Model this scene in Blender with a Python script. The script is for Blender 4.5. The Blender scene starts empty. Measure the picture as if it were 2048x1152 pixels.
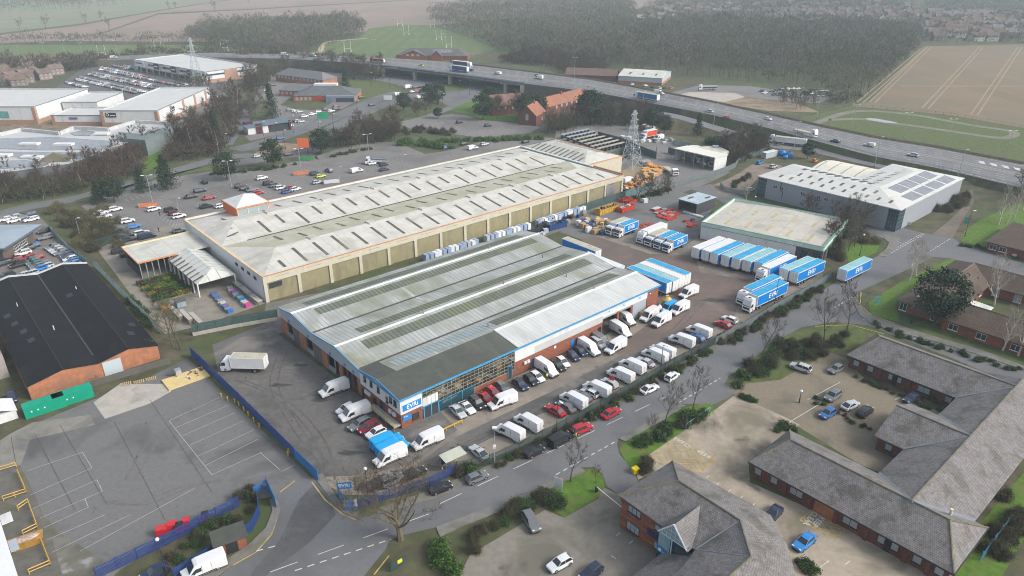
import bpy,math,random
import numpy as np
from mathutils import Vector,Matrix
PI=math.pi
rnd=random.Random(7)
SC=bpy.context.scene
COL=SC.collection
H=82.0
FPX,HOR,CX,CY=1433.0,-98.0,1024.0,576.0
TH=math.atan((CY-HOR)/FPX)
cam=bpy.data.cameras.new('camera')
cam.sensor_width=36.0
cam.lens=FPX/2048.0*36.0
cam.clip_start,cam.clip_end=1.0,9000.0
cam_ob=bpy.data.objects.new('camera',cam)
cam_ob.location=(0,0,H)
cam_ob.rotation_euler=(PI/2-TH,0,0)
COL.objects.link(cam_ob)
SC.camera=cam_ob
SUN_EL,SUN_AZ=math.radians(36),math.radians(105)
world=bpy.data.worlds.new('World')
SC.world=world
world.use_nodes=True
wn=world.node_tree
bg=wn.nodes['Background']
sky=wn.nodes.new('ShaderNodeTexSky')
sky.sky_type='NISHITA'
sky.sun_disc=False
sky.sun_elevation=SUN_EL
sky.sun_rotation=SUN_AZ
sky.dust_density=4.0
sky.air_density=1.0
hs=wn.nodes.new('ShaderNodeHueSaturation')
hs.inputs['Saturation'].default_value=0.55
wn.links.new(sky.outputs['Color'],hs.inputs['Color'])
wn.links.new(hs.outputs['Color'],bg.inputs['Color'])
bg.inputs['Strength'].default_value=0.15
sl=bpy.data.lights.new('sun','SUN')
sl.energy=1.2
sl.angle=math.radians(14)
sl.color=(1.0,0.975,0.94)
so=bpy.data.objects.new('sun',sl)
so.rotation_euler=(PI/2-SUN_EL,0,-SUN_AZ+PI)
COL.objects.link(so)
SC.view_settings.view_transform='Standard'
SC.view_settings.look='None'
SC.view_settings.exposure=0.73
SC.view_settings.gamma=1.0
SC.cycles.max_bounces=5
SC.cycles.diffuse_bounces=3
SC.cycles.volume_bounces=2
SC.cycles.use_denoising=True
SC.cycles.filter_width=1.0
_c,_s=math.cos(TH),math.sin(TH)
def ray(x,y):
 a,b=(x-CX)/FPX,(CY-y)/FPX
 return Vector((a,_c+b*_s,-_s+b*_c))
def at(x,y,z=0.0):
 d=ray(x,y)
 t=(z-H)/d.z
 return Vector((d.x*t,d.y*t,z))
ANG=math.radians(41.3)
class Fr:
 """a building's own axes: u to the upper right, v to the upper left"""
 def __init__(s,x,y,a=ANG,z=0.0):
  s.o=at(x,y,z);s.o.z=0;s.a=a
  s.c,s.s=math.cos(a),math.sin(a)
 def loc(s,x,y,z=0.0):
  d=at(x,y,z)-s.o
  return(d.x*s.c+d.y*s.s,-d.x*s.s+d.y*s.c)
 def W(s,u,v,z=0.0):
  return Vector((s.o.x+u*s.c-v*s.s,s.o.y+u*s.s+v*s.c,z))
MATS={}
def _n(nt,t,**kw):
 n=nt.nodes.new(t)
 for k,v in kw.items():
  if k in n.inputs:n.inputs[k].default_value=v
  else:setattr(n,k,v)
 return n
def _mix(nt,fac,a,b):
 m=nt.nodes.new('ShaderNodeMix');m.data_type='RGBA'
 for s,v in((0,fac),(6,a),(7,b)):
  if isinstance(v,(int,float)):m.inputs[s].default_value=v
  elif isinstance(v,(tuple,list)):m.inputs[s].default_value=(*v[:3],1)
  else:nt.links.new(v,m.inputs[s])
 return m.outputs[2]
def _ramp(nt,fac,lo,hi,inv=False):
 m=_n(nt,'ShaderNodeMapRange');m.clamp=True
 m.inputs[1].default_value,m.inputs[2].default_value=lo,hi
 m.inputs[3].default_value,m.inputs[4].default_value=(1,0)if inv else(0,1)
 nt.links.new(fac,m.inputs[0]);return m.outputs[0]
def mat(name,col,rough=0.85,var=0.18,scale=0.35,patches=(),metal=0.0,spec=0.3,stripes=None,courses=None,stretch=None,alpha=None,bump=0.0):
 """patches: (colour, noise scale, lo, hi[, (sx,sy,sz)]) laid one over the other; stripes: (uv axis, period m, share, colour);
    courses: (row m, length m, joint colour, share of joint)"""
 if name in MATS:return MATS[name]
 m=bpy.data.materials.new(name);m.use_nodes=True
 nt=m.node_tree;b=nt.nodes['Principled BSDF']
 b.inputs['Roughness'].default_value=rough
 b.inputs['Metallic'].default_value=metal
 b.inputs['Specular IOR Level'].default_value=spec
 m.diffuse_color=(*col,1)
 tc=_n(nt,'ShaderNodeTexCoord')
 def mapped(sc3):
  if not sc3:return tc.outputs['Object']
  mp=_n(nt,'ShaderNodeMapping');mp.inputs['Scale'].default_value=sc3
  nt.links.new(tc.outputs['Object'],mp.inputs[0]);return mp.outputs[0]
 def noise(sc_,det=5.0,sc3=None,dist=0.0):
  n=_n(nt,'ShaderNodeTexNoise',Scale=sc_,Detail=det,Roughness=0.6,Distortion=dist)
  nt.links.new(mapped(sc3),n.inputs['Vector']);return n.outputs[0]
 lo=tuple(c*(1-var)for c in col);hi=tuple(min(1,c*(1+var))for c in col)
 nz=noise(scale,6.0,stretch)
 out=_mix(nt,_ramp(nt,nz,0.3,0.7),lo,hi)
 for p in patches:
  f=_ramp(nt,noise(p[1],4.0,p[4]if len(p)>4 else None,0.4),p[2],p[3])
  out=_mix(nt,f,out,p[0])
 if stripes:
  ax,per,share,sc_=stripes
  sx=_n(nt,'ShaderNodeSeparateXYZ');nt.links.new(tc.outputs['UV'],sx.inputs[0])
  d=_n(nt,'ShaderNodeMath',operation='DIVIDE');nt.links.new(sx.outputs[ax],d.inputs[0]);d.inputs[1].default_value=per
  f=_n(nt,'ShaderNodeMath',operation='FRACT');nt.links.new(d.outputs[0],f.inputs[0])
  l=_n(nt,'ShaderNodeMath',operation='LESS_THAN');nt.links.new(f.outputs[0],l.inputs[0]);l.inputs[1].default_value=share
  out=_mix(nt,l.outputs[0],out,sc_)
 if courses:
  bt=_n(nt,'ShaderNodeTexBrick');nt.links.new(tc.outputs['UV'],bt.inputs['Vector'])
  bt.inputs['Scale'].default_value=1.0
  bt.inputs['Row Height'].default_value=courses[0];bt.inputs['Brick Width'].default_value=courses[1]
  bt.inputs['Mortar Size'].default_value=courses[3];bt.inputs['Mortar Smooth'].default_value=0.3
  for k,v in(('Color1',(0.8,0.8,0.8,1)),('Color2',(1.15,1.15,1.15,1)),('Mortar',(*courses[2],1))):bt.inputs[k].default_value=v
  mm=nt.nodes.new('ShaderNodeMix');mm.data_type='RGBA';mm.blend_type='MULTIPLY';mm.inputs[0].default_value=1
  nt.links.new(out,mm.inputs[6]);nt.links.new(bt.outputs[0],mm.inputs[7]);out=mm.outputs[2]
 nt.links.new(out,b.inputs['Base Color'])
 if bump:
  bp=_n(nt,'ShaderNodeBump',Strength=bump,Distance=0.1)
  nt.links.new(nz,bp.inputs['Height']);nt.links.new(bp.outputs[0],b.inputs['Normal'])
 MATS[name]=m
 return m
def paint(name,col,rough=0.35,var=0.05):return mat(name,col,rough,var,1.5,spec=0.5)
M={}
M['scrub']=mat('scrub_ground',(0.075,0.072,0.04),0.95,0.4,0.25,[((0.06,0.085,0.028),0.03,0.45,0.62),((0.12,0.1,0.065),0.09,0.56,0.7)])
M['grass']=mat('grass',(0.078,0.1,0.03),0.95,0.3,0.5,[((0.085,0.1,0.04),0.12,0.5,0.68),((0.11,0.1,0.055),0.5,0.62,0.75)])
M['lawn']=mat('lawn',(0.075,0.145,0.016),0.95,0.3,0.8,[((0.1,0.13,0.03),0.3,0.5,0.66)])
M['pitch']=mat('pitch_grass',(0.1,0.14,0.05),0.95,0.15,0.06,[((0.13,0.14,0.06),0.02,0.5,0.62)],stripes=(0,14.0,0.5,(0.095,0.13,0.048)))
M['plough']=mat('ploughed_soil',(0.185,0.138,0.085),0.95,0.12,0.05,[((0.155,0.13,0.088),0.014,0.45,0.6)],stretch=(1,0.12,1))
M['plough_pink']=mat('pale_ploughed_soil',(0.235,0.175,0.145),0.95,0.1,0.03,[((0.2,0.16,0.125),0.01,0.45,0.6)])
M['field_green']=mat('winter_crop',(0.17,0.19,0.12),0.95,0.12,0.02,[((0.2,0.18,0.13),0.006,0.48,0.6)])
M['asphalt']=mat('estate_asphalt',(0.14,0.139,0.136),0.9,0.1,1.2,[((0.086,0.085,0.083),0.06,0.52,0.66),((0.15,0.147,0.14),0.11,0.6,0.72),((0.07,0.068,0.066),0.35,0.68,0.73)])
M['road']=mat('road_asphalt',(0.135,0.138,0.142),0.88,0.08,1.5,[((0.108,0.108,0.11),0.045,0.5,0.64)])
M['patch']=mat('fresh_asphalt',(0.088,0.088,0.09),0.9,0.1,1.0,[((0.125,0.124,0.12),0.3,0.55,0.7)])
M['motorway']=mat('motorway_asphalt',(0.15,0.152,0.158),0.9,0.08,0.3,[((0.12,0.12,0.125),0.03,0.5,0.64)])
M['yard']=mat('yard_concrete',(0.225,0.197,0.163),0.9,0.15,0.5,[((0.14,0.123,0.106),0.05,0.46,0.62),((0.085,0.076,0.068),0.14,0.58,0.68),((0.06,0.057,0.055),0.3,0.66,0.73,(1,0.35,1)),((0.24,0.215,0.185),0.08,0.62,0.74)])
M['yard_dark']=mat('yard_asphalt',(0.12,0.114,0.106),0.9,0.15,0.8,[((0.078,0.075,0.072),0.07,0.5,0.6),((0.19,0.175,0.155),0.09,0.57,0.68),((0.055,0.053,0.05),0.4,0.66,0.72)])
M['yard_brown']=mat('yard_worn_concrete',(0.15,0.112,0.093),0.9,0.12,0.6,[((0.115,0.092,0.08),0.06,0.46,0.62),((0.2,0.165,0.14),0.09,0.6,0.72),((0.075,0.066,0.06),0.25,0.66,0.74)])
M['carpark']=mat('car_park_asphalt',(0.17,0.162,0.155),0.9,0.1,0.6,[((0.135,0.128,0.122),0.05,0.48,0.62)])
M['paving']=mat('stained_block_paving',(0.32,0.275,0.215),0.9,0.12,0.9,[((0.17,0.15,0.11),0.07,0.47,0.62),((0.1,0.095,0.07),0.13,0.58,0.72),((0.33,0.3,0.25),0.1,0.62,0.74)])
M['paving_brown']=mat('brown_block_paving',(0.19,0.16,0.118),0.9,0.1,1.4,[((0.125,0.112,0.08),0.09,0.47,0.64),((0.2,0.175,0.135),0.2,0.6,0.75)])
M['paving_grey']=mat('grey_green_paving',(0.2,0.185,0.155),0.9,0.12,1.0,[((0.135,0.128,0.1),0.1,0.48,0.62),((0.09,0.085,0.07),0.2,0.6,0.75)])
M['pavement']=mat('pavement_slabs',(0.17,0.163,0.15),0.9,0.15,0.9,[((0.12,0.12,0.09),0.2,0.5,0.65)])
M['soil']=mat('bare_soil',(0.24,0.18,0.125),0.95,0.2,0.3,[((0.16,0.13,0.085),0.1,0.5,0.65)])
M['sand']=mat('sandy_track',(0.38,0.31,0.22),0.95,0.12,0.2)
M['line']=mat('road_paint',(0.5,0.5,0.48),0.8,0.18,1.5)
M['line_faded']=mat('faded_road_paint',(0.35,0.35,0.34),0.85,0.25,1.0)
M['yellow_line']=mat('yellow_road_paint',(0.42,0.31,0.09),0.85,0.3,0.9)
M['brick']=mat('red_brick',(0.24,0.085,0.05),0.9,0.25,1.8,[((0.2,0.08,0.055),0.4,0.5,0.66)],courses=(0.15,0.45,(0.75,0.78,0.8),0.02))
M['brick_dark']=mat('dark_red_brick',(0.155,0.058,0.042),0.9,0.2,1.5,[((0.125,0.055,0.045),0.5,0.5,0.66)],courses=(0.15,0.45,(0.8,0.85,0.9),0.02))
M['brick_orange']=mat('orange_brick',(0.34,0.145,0.075),0.9,0.25,0.9,[((0.26,0.13,0.085),0.3,0.5,0.64)])
M['brick_retail']=mat('pale_orange_brick',(0.35,0.215,0.15),0.9,0.1,0.6)
M['white']=mat('white_cladding',(0.58,0.59,0.59),0.6,0.05,0.5,[((0.46,0.465,0.45),0.3,0.58,0.75,(1,1,0.3))])
M['cream']=mat('cream_render',(0.46,0.43,0.34),0.8,0.08,0.7,[((0.36,0.335,0.27),0.6,0.6,0.75,(1,1,0.25))])
M['olive']=mat('olive_render',(0.25,0.225,0.13),0.85,0.1,0.6,[((0.2,0.18,0.11),0.4,0.5,0.65,(1,1,0.3))])
M['clad_blue']=mat('blue_grey_cladding',(0.36,0.41,0.45),0.55,0.06,0.4,stripes=(0,1.0,0.08,(0.28,0.32,0.36)))
M['clad_grey']=mat('grey_cladding',(0.27,0.29,0.325),0.55,0.05,0.3,stripes=(0,1.0,0.06,(0.225,0.245,0.28)))
M['sheet']=mat('corrugated_roof',(0.33,0.345,0.335),0.75,0.16,0.5,[((0.235,0.245,0.225),0.3,0.48,0.68,(1,0.22,1)),((0.19,0.205,0.14),0.09,0.48,0.68),((0.45,0.465,0.46),0.25,0.6,0.72,(1,0.15,1))],stripes=(0,1.05,0.2,(0.235,0.245,0.225)),stretch=(1,0.3,1))
M['sheet_pale']=mat('pale_corrugated_roof',(0.48,0.495,0.485),0.7,0.1,0.5,[((0.36,0.38,0.36),0.25,0.52,0.7,(1,0.22,1))],stripes=(0,1.05,0.14,(0.385,0.4,0.385)),stretch=(1,0.3,1))
M['skylight']=mat('mossy_roof_light',(0.125,0.138,0.105),0.7,0.25,0.3,[((0.16,0.185,0.1),0.12,0.5,0.65),((0.12,0.155,0.145),0.2,0.55,0.7)],stripes=(0,1.05,0.3,(0.075,0.083,0.065)))
M['skylight_blue']=mat('blue_roof_light',(0.27,0.325,0.335),0.6,0.2,0.3,[((0.19,0.24,0.2),0.15,0.5,0.65)],stripes=(0,1.05,0.25,(0.16,0.19,0.19)))
M['felt']=mat('dark_felt_roof',(0.07,0.075,0.064),0.85,0.15,0.6,[((0.1,0.105,0.09),0.15,0.52,0.7,(1,0.3,1))])
M['black_roof']=mat('black_tar_roof',(0.009,0.009,0.01),0.8,0.25,0.5,[((0.014,0.0135,0.015),0.2,0.55,0.68)],spec=0.2)
M['dish_roof']=mat('white_profiled_roof',(0.47,0.465,0.425),0.75,0.1,0.35,[((0.37,0.365,0.315),0.12,0.5,0.68),((0.34,0.335,0.28),0.3,0.6,0.75,(0.3,1,1))],stripes=(0,4.6,0.025,(0.31,0.3,0.265)))
M['dish_moss']=mat('yellowed_roof',(0.37,0.36,0.265),0.75,0.1,0.3,[((0.43,0.42,0.355),0.15,0.5,0.66)],stripes=(0,4.6,0.025,(0.36,0.35,0.28)))
M['rooflight']=mat('brown_roof_light',(0.1,0.085,0.065),0.6,0.2,0.4,[((0.17,0.16,0.135),0.12,0.5,0.65)])
M['orange']=mat('orange_trim',(0.5,0.21,0.075),0.6,0.2,0.6)
M['orange_red']=paint('orange_red_panel',(0.6,0.13,0.035),0.5)
M['blue_trim']=paint('blue_trim',(0.045,0.25,0.45),0.5)
M['green_trim']=paint('green_trim',(0.1,0.32,0.16),0.5)
M['gutter']=mat('gutter_lead',(0.075,0.07,0.065),0.8,0.2,0.6)
M['ridge']=mat('ridge_cap',(0.66,0.67,0.66),0.7,0.1,0.6)
M['glass']=mat('window_glass',(0.035,0.045,0.05),0.12,0.1,0.2,spec=0.9)
M['glass_pale']=mat('blind_behind_glass',(0.3,0.34,0.35),0.25,0.15,0.6,spec=0.6)
M['glass_teal']=mat('tinted_glass',(0.02,0.06,0.075),0.08,0.1,0.2,spec=1.0)
M['frame_dark']=paint('dark_frame',(0.03,0.032,0.035),0.5)
M['frame_pale']=paint('pale_frame',(0.3,0.28,0.21),0.6)
M['steel']=mat('galvanised_steel',(0.34,0.37,0.39),0.45,0.1,1.0,metal=0.4)
M['shutter']=mat('roller_shutter',(0.32,0.36,0.4),0.5,0.05,0.5,stripes=(1,0.3,0.25,(0.25,0.285,0.32)))
M['interior']=mat('warehouse_lining',(0.12,0.115,0.11),0.9,0.1,0.5)
M['dark']=mat('opening_shade',(0.018,0.018,0.019),0.8,0.1,2.0)  # near-black tone painting the shade of the workshop doorway
M['concrete']=mat('pale_concrete',(0.36,0.34,0.3),0.9,0.12,0.4,[((0.26,0.25,0.21),0.2,0.52,0.68)])
M['blockwall']=mat('dark_block_wall',(0.1,0.092,0.085),0.95,0.2,0.15)
M['blue_steel']=paint('blue_palisade',(0.018,0.05,0.2),0.5,0.15)
M['blue_bright']=paint('bright_blue_steel',(0.03,0.17,0.42),0.5,0.1)
M['green_mesh']=mat('green_mesh',(0.055,0.09,0.085),0.7,0.2,0.6)
M['grey_palisade']=mat('grey_palisade',(0.2,0.235,0.24),0.6,0.15,0.8)
M['yellow']=paint('yellow_steel',(0.5,0.3,0.03),0.5,0.1)
M['red_plastic']=paint('red_plastic',(0.5,0.02,0.025),0.4)
M['timber']=mat('pale_timber',(0.45,0.32,0.16),0.85,0.2,1.5)
M['timber_dark']=mat('weathered_timber',(0.2,0.17,0.13),0.9,0.2,1.5)
M['yellow_board']=mat('yellow_board',(0.55,0.43,0.2),0.85,0.1,0.6)
M['slate']=mat('mossy_grey_tiles',(0.175,0.165,0.16),0.7,0.22,1.2,[((0.19,0.18,0.185),0.25,0.5,0.66),((0.105,0.098,0.09),0.3,0.5,0.66),((0.125,0.115,0.07),0.9,0.6,0.7),((0.22,0.175,0.08),0.5,0.68,0.78)],courses=(0.34,0.3,(0.55,0.55,0.55),0.03))
M['tile_brown']=mat('brown_roof_tiles',(0.098,0.07,0.054),0.85,0.15,1.0,[((0.115,0.082,0.062),0.2,0.5,0.66)],courses=(0.34,0.3,(0.7,0.7,0.7),0.03))
M['tile_red']=mat('red_clay_tiles',(0.27,0.115,0.07),0.85,0.15,0.6,[((0.2,0.1,0.075),0.15,0.5,0.66)])
M['tile_grey']=mat('grey_hotel_tiles',(0.15,0.15,0.155),0.85,0.15,0.6)
M['lichen']=mat('yellow_lichen_ridge',(0.17,0.15,0.085),0.9,0.3,1.5,[((0.12,0.115,0.105),0.6,0.42,0.56)])
M['lead']=mat('lead_valley',(0.17,0.19,0.21),0.7,0.15,1.0)
M['solar']=mat('solar_panel',(0.17,0.175,0.19),0.25,0.1,0.4,spec=0.8,courses=(1.7,1.05,(1.45,1.4,1.3),0.05))
M['bark']=mat('tree_bark',(0.085,0.073,0.055),0.95,0.2,2.0)
M['twig']=mat('bare_twigs',(0.075,0.054,0.038),0.95,0.2,0.3)
M['twig_grey']=mat('grey_twigs',(0.13,0.115,0.09),0.95,0.35,0.1,[((0.085,0.095,0.05),0.03,0.46,0.58),((0.17,0.15,0.12),0.09,0.58,0.68),((0.06,0.055,0.042),0.12,0.6,0.68)])
M['twig_olive']=mat('olive_twigs',(0.12,0.108,0.05),0.95,0.25,0.3)
M['twig_red']=mat('reddish_twigs',(0.08,0.052,0.04),0.95,0.2,0.3)
M['birch']=mat('birch_bark',(0.46,0.43,0.37),0.9,0.2,1.5)
M['birch_twig']=mat('pale_birch_twigs',(0.25,0.215,0.185),0.95,0.2,0.5)
M['pine']=mat('pine_needles',(0.03,0.05,0.026),0.95,0.35,0.8,[((0.04,0.06,0.032),0.4,0.5,0.65)])
M['laurel']=mat('laurel_leaves',(0.06,0.125,0.022),0.7,0.4,0.8,[((0.09,0.15,0.025),0.6,0.52,0.68)])
M['evergreen']=mat('evergreen_leaves',(0.04,0.075,0.022),0.85,0.4,0.7,[((0.055,0.095,0.025),0.4,0.5,0.65)])
M['bramble']=mat('bramble',(0.07,0.06,0.036),0.95,0.35,0.8,[((0.05,0.065,0.025),0.4,0.5,0.65)])
M['skin']=mat('skin',(0.5,0.32,0.24),0.7,0.03,2.0)
M['hair']=mat('hair',(0.03,0.022,0.018),0.8,0.1,2.0)
KIDS={}
class MB:
 def __init__(s):s.v=[];s.f=[];s.m=[]
 def poly(s,pts,mi=0):
  i=len(s.v);s.v+=[tuple(p)for p in pts];s.f.append(tuple(range(i,i+len(pts))));s.m.append(mi);return s
 def box(s,a,b,mi=0,top=None,rz=0.0):
  x0,y0,z0=a;x1,y1,z1=b
  c=[(x0,y0),(x1,y0),(x1,y1),(x0,y1)]
  if rz:
   mx,my=(x0+x1)/2,(y0+y1)/2;cc,ss=math.cos(rz),math.sin(rz)
   c=[(mx+(x-mx)*cc-(y-my)*ss,my+(x-mx)*ss+(y-my)*cc)for x,y in c]
  return s.prism(c,z0,z1,mi,mi if top is None else top)
 def prism(s,p,z0,z1,mi=0,top=None):
  n=len(p);i=len(s.v)
  area=sum(p[k][0]*p[(k+1)%n][1]-p[(k+1)%n][0]*p[k][1]for k in range(n))
  if area<0:p=p[::-1]
  s.v+=[(x,y,z0)for x,y in p]+[(x,y,z1)for x,y in p]
  for k in range(n):
   j=(k+1)%n
   s.f.append((i+k,i+j,i+n+j,i+n+k));s.m.append(mi)
  s.f.append(tuple(range(i+n,i+2*n)));s.m.append(mi if top is None else top)
  s.f.append(tuple(range(i+n-1,i-1,-1)));s.m.append(mi)
  return s
 def tube(s,p,q,r0,r1=None,n=6,mi=0,caps=True):
  p,q=Vector(p),Vector(q);r1=r0 if r1 is None else r1
  d=(q-p)
  if d.length<1e-6:return s
  d.normalize()
  a=d.cross(Vector((0,0,1))if abs(d.z)<0.9 else Vector((1,0,0))).normalized();b=d.cross(a)
  i=len(s.v)
  for c,r in((p,r0),(q,r1)):
   for k in range(n):
    t=2*PI*k/n;s.v.append(tuple(c+a*(r*math.cos(t))+b*(r*math.sin(t))))
  for k in range(n):
   j=(k+1)%n;s.f.append((i+k,i+n+k,i+n+j,i+j));s.m.append(mi)
  if caps:
   s.f.append(tuple(range(i,i+n)));s.m.append(mi)
   s.f.append(tuple(range(i+2*n-1,i+n-1,-1)));s.m.append(mi)
  return s
 def bar(s,p,q,w,mi=0):return s.tube(p,q,w,w,4,mi)
 def loft(s,rings,mi=0,caps=True,closed=True):
  i=len(s.v);n=len(rings[0])
  for r in rings:s.v+=[tuple(p)for p in r]
  for a in range(len(rings)-1):
   for k in range(n if closed else n-1):
    j=(k+1)%n
    s.f.append((i+a*n+k,i+a*n+j,i+(a+1)*n+j,i+(a+1)*n+k));s.m.append(mi)
  if caps:
   s.f.append(tuple(range(i+n-1,i-1,-1)));s.m.append(mi)
   s.f.append(tuple(range(i+(len(rings)-1)*n,i+len(rings)*n)));s.m.append(mi)
  return s
 def dome(s,c,rx,ry,rz,n=10,m=5,mi=0,zmin=-1.0):
  rings=[]
  for a in range(m+1):
   t=-PI/2+PI*a/m
   rings.append([(c[0]+rx*math.cos(t)*math.cos(2*PI*k/n),c[1]+ry*math.cos(t)*math.sin(2*PI*k/n),c[2]+rz*max(zmin,math.sin(t)))for k in range(n)])
  return s.loft(rings,mi,False)
 def mesh(s,name,mats,smooth=False,uv=True):
  me=bpy.data.meshes.new(name)
  me.from_pydata(s.v,[],s.f)
  mats=mats if isinstance(mats,(list,tuple))else[mats]
  for m in mats:me.materials.append(m)
  if len(mats)>1:me.polygons.foreach_set('material_index',s.m)
  if smooth:me.polygons.foreach_set('use_smooth',[True]*len(s.f))
  if uv and len(s.f)<6000:
   l=me.uv_layers.new(name='UVMap').data
   for p in me.polygons:
    nrm=p.normal
    a=Vector((-nrm.y,nrm.x,0))
    a=a.normalized()if a.length>0.03 else Vector((1,0,0))
    b=nrm.cross(a)
    for li,vi in zip(p.loop_indices,p.vertices):
     co=me.vertices[vi].co;l[li].uv=(co.dot(a),co.dot(b))
  me.update()
  return me
 def build(s,name,mats,parent=None,smooth=False,uv=True):
  return link(name,s.mesh(name,mats,smooth,uv),parent)
def link(name,me,parent=None):
 o=bpy.data.objects.new(name,me);COL.objects.link(o)
 if parent is not None:
  o.parent=parent;KIDS.setdefault(parent.name,[]).append(o)
 return o
def tag(o,label=None,cat=None,group=None,kind=None):
 if label:o['label']=label
 if cat:o['category']=cat
 if group:o['group']=group
 if kind:o['kind']=kind
 return o
def empty(name,loc=(0,0,0),rz=0.0,label=None,cat=None,group=None):
 o=bpy.data.objects.new(name,None);COL.objects.link(o)
 o.empty_display_size=0.5
 o.location=loc;o.rotation_euler=(0,0,rz)
 return tag(o,label,cat,group)
def fr_empty(name,fr,label,cat,group=None):return empty(name,fr.o,fr.a,label,cat,group)
def copy_tree(o,parent=None):
 c=o.copy();COL.objects.link(c)
 if parent is not None:
  c.parent=parent;KIDS.setdefault(parent.name,[]).append(c)
 for ch in KIDS.get(o.name,[]):copy_tree(ch,c)
 return c
COUNT=[0]
def lift(lev):
 COUNT[0]+=1
 return 0.01*lev+0.00025*(COUNT[0]%36)
def sheet(name,px,m,lev=1,kind='structure',label=None,cat=None,world_pts=False):
 """a flat piece of ground drawn round measured corners, each level 5 mm above the one below"""
 zz=lift(lev)
 pts=[Vector((p[0],p[1],zz))if world_pts else Vector((*at(*p)[:2],zz))for p in px]
 ar=sum(pts[k].x*pts[(k+1)%len(pts)].y-pts[(k+1)%len(pts)].x*pts[k].y for k in range(len(pts)))
 if ar<0:pts=pts[::-1]
 o=MB().poly(pts).build(name,m)
 return tag(o,label,cat,kind=kind)
def smooth_line(pts,n=6):
 out=[]
 P_=[pts[0]]+list(pts)+[pts[-1]]
 for i in range(1,len(P_)-2):
  p0,p1,p2,p3=P_[i-1:i+3]
  for k in range(n):
   t=k/n
   out.append(tuple(0.5*(2*b+(c-a)*t+(2*a-5*b+4*c-d)*t*t+(3*b-a-3*c+d)*t**3)for a,b,c,d in zip(p0,p1,p2,p3)))
 out.append(tuple(P_[-1]));return out
def ribbon_pts(line,w):
 L_,R_=[],[]
 for i,p in enumerate(line):
  a=Vector(line[max(0,i-1)][:2]);b=Vector(line[min(len(line)-1,i+1)][:2])
  d=(b-a).normalized();nrm=Vector((-d.y,d.x))*w/2
  z=p[2]if len(p)>2 else 0
  L_.append((p[0]+nrm.x,p[1]+nrm.y,z));R_.append((p[0]-nrm.x,p[1]-nrm.y,z))
 return L_,R_
def ribbon(name,px,w,m,lev=2,world=False):
 z=lift(lev)
 ln=px if world else[tuple(at(*p))for p in px]
 ln=smooth_line(ln)
 L_,R_=ribbon_pts(ln,w)
 mb=MB()
 for i in range(len(ln)-1):
  mb.poly([(R_[i][0],R_[i][1],z+R_[i][2]),(R_[i+1][0],R_[i+1][1],z+R_[i+1][2]),(L_[i+1][0],L_[i+1][1],z+L_[i+1][2]),(L_[i][0],L_[i][1],z+L_[i][2])])
 return tag(mb.build(name,m),kind='structure')
def strip(mb,a,b,w,z):
 a,b=Vector(a[:2]),Vector(b[:2]);d=b-a
 if d.length<1e-4:return
 d.normalize();n=Vector((-d.y,d.x))*w/2
 mb.poly([(*(a-n),z),(*(b-n),z),(*(b+n),z),(*(a+n),z)])
def lines(name,segs,w,m,lev=6):
 """painted lines between measured points"""
 zz=lift(lev)
 mb=MB()
 for s_ in segs:strip(mb,at(*s_[0]),at(*s_[1]),w,zz)
 return tag(mb.build(name,m),kind='structure')
def dashes(mb,a,b,on,off,w,z):
 a,b=Vector(a[:2]),Vector(b[:2]);d=b-a;L=d.length;d.normalize();t=0
 while t<L:
  strip(mb,a+d*t,a+d*min(L,t+on),w,z);t+=on+off
# ================================================================ THE SETTING: ground, fields, roads, yards
sheet('ground',[(-3000,-60),(3000,-60),(3000,5000),(-3000,5000)],M['scrub'],0,world_pts=True)
sheet('field',[(-400,62),(0,66),(163,47),(300,23),(433,2),(700,-22),(900,-50),(-600,-50)],M['field_green'])
sheet('field',[(-200,90),(0,87),(128,81),(213,62),(317,26),(512,17),(900,-5),(900,-28),(700,-20),(433,3),(300,25),(163,50),(0,70),(-400,68)],M['plough_pink'])
sheet('field',[(132,82),(380,84),(560,80),(760,60),(1000,38),(1400,8),(1400,-30),(900,-4),(512,19),(317,29),(213,65)],M['plough_pink'])
sheet('sports_field',[(-150,116),(0,116),(240,111),(480,109),(488,96),(380,90),(0,90),(-150,92)],M['pitch'])
sheet('rugby_field',[(585,112),(640,106),(655,86),(720,76),(738,57),(800,49),(862,51),(928,72),(990,98),(960,108),(900,120),(700,118)],M['pitch'])
ribbon('track',[(640,110),(643,96),(655,84),(690,80),(735,77)],5,M['sand'],2)
sheet('field_path',[(560,108),(590,105),(645,103),(650,107),(620,112)],M['sand'],3)
sheet('field',[(1700,212),(1740,203),(1848,93),(2060,88),(2300,90),(2300,290),(2060,258),(1900,230)],M['plough'])
mb=MB()
for a,b in(((1744,205),(1860,93)),((1850,217),(1962,95)),((1948,230),(2040,94)),((1720,205),(1845,98)),((1800,172),(2060,172))):
 pa,pb=at(*a),at(*b);n=(pb-pa).normalized();n=Vector((-n.y,n.x,0))*1.6
 for sg in(-1,1):strip(mb,pa+n*sg,pb+n*sg,0.9,0.03)
tag(mb.build('field_tracks',mat('tractor_tracks',(0.27,0.21,0.145),0.95,0.15,0.1)),kind='structure')
sheet('gravel_lot',[(1340,186),(1400,170),(1500,172),(1540,178),(1660,196),(1640,206),(1560,204),(1480,192),(1430,200)],M['carpark'],1)
sheet('gravel_lot',[(1355,190),(1380,184),(1470,186),(1490,194),(1450,204),(1400,200)],mat('pale_gravel',(0.36,0.33,0.29),0.95,0.15,0.1),2)
sheet('verge',[(1400,200),(1480,194),(1600,208),(1640,225),(1540,222),(1450,208)],M['soil'],1)
sheet('verge',[(1600,236),(1700,213),(1900,231),(2060,259),(2300,300),(2300,372),(2048,326),(1800,287),(1640,256)],M['grass'],1)
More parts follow.
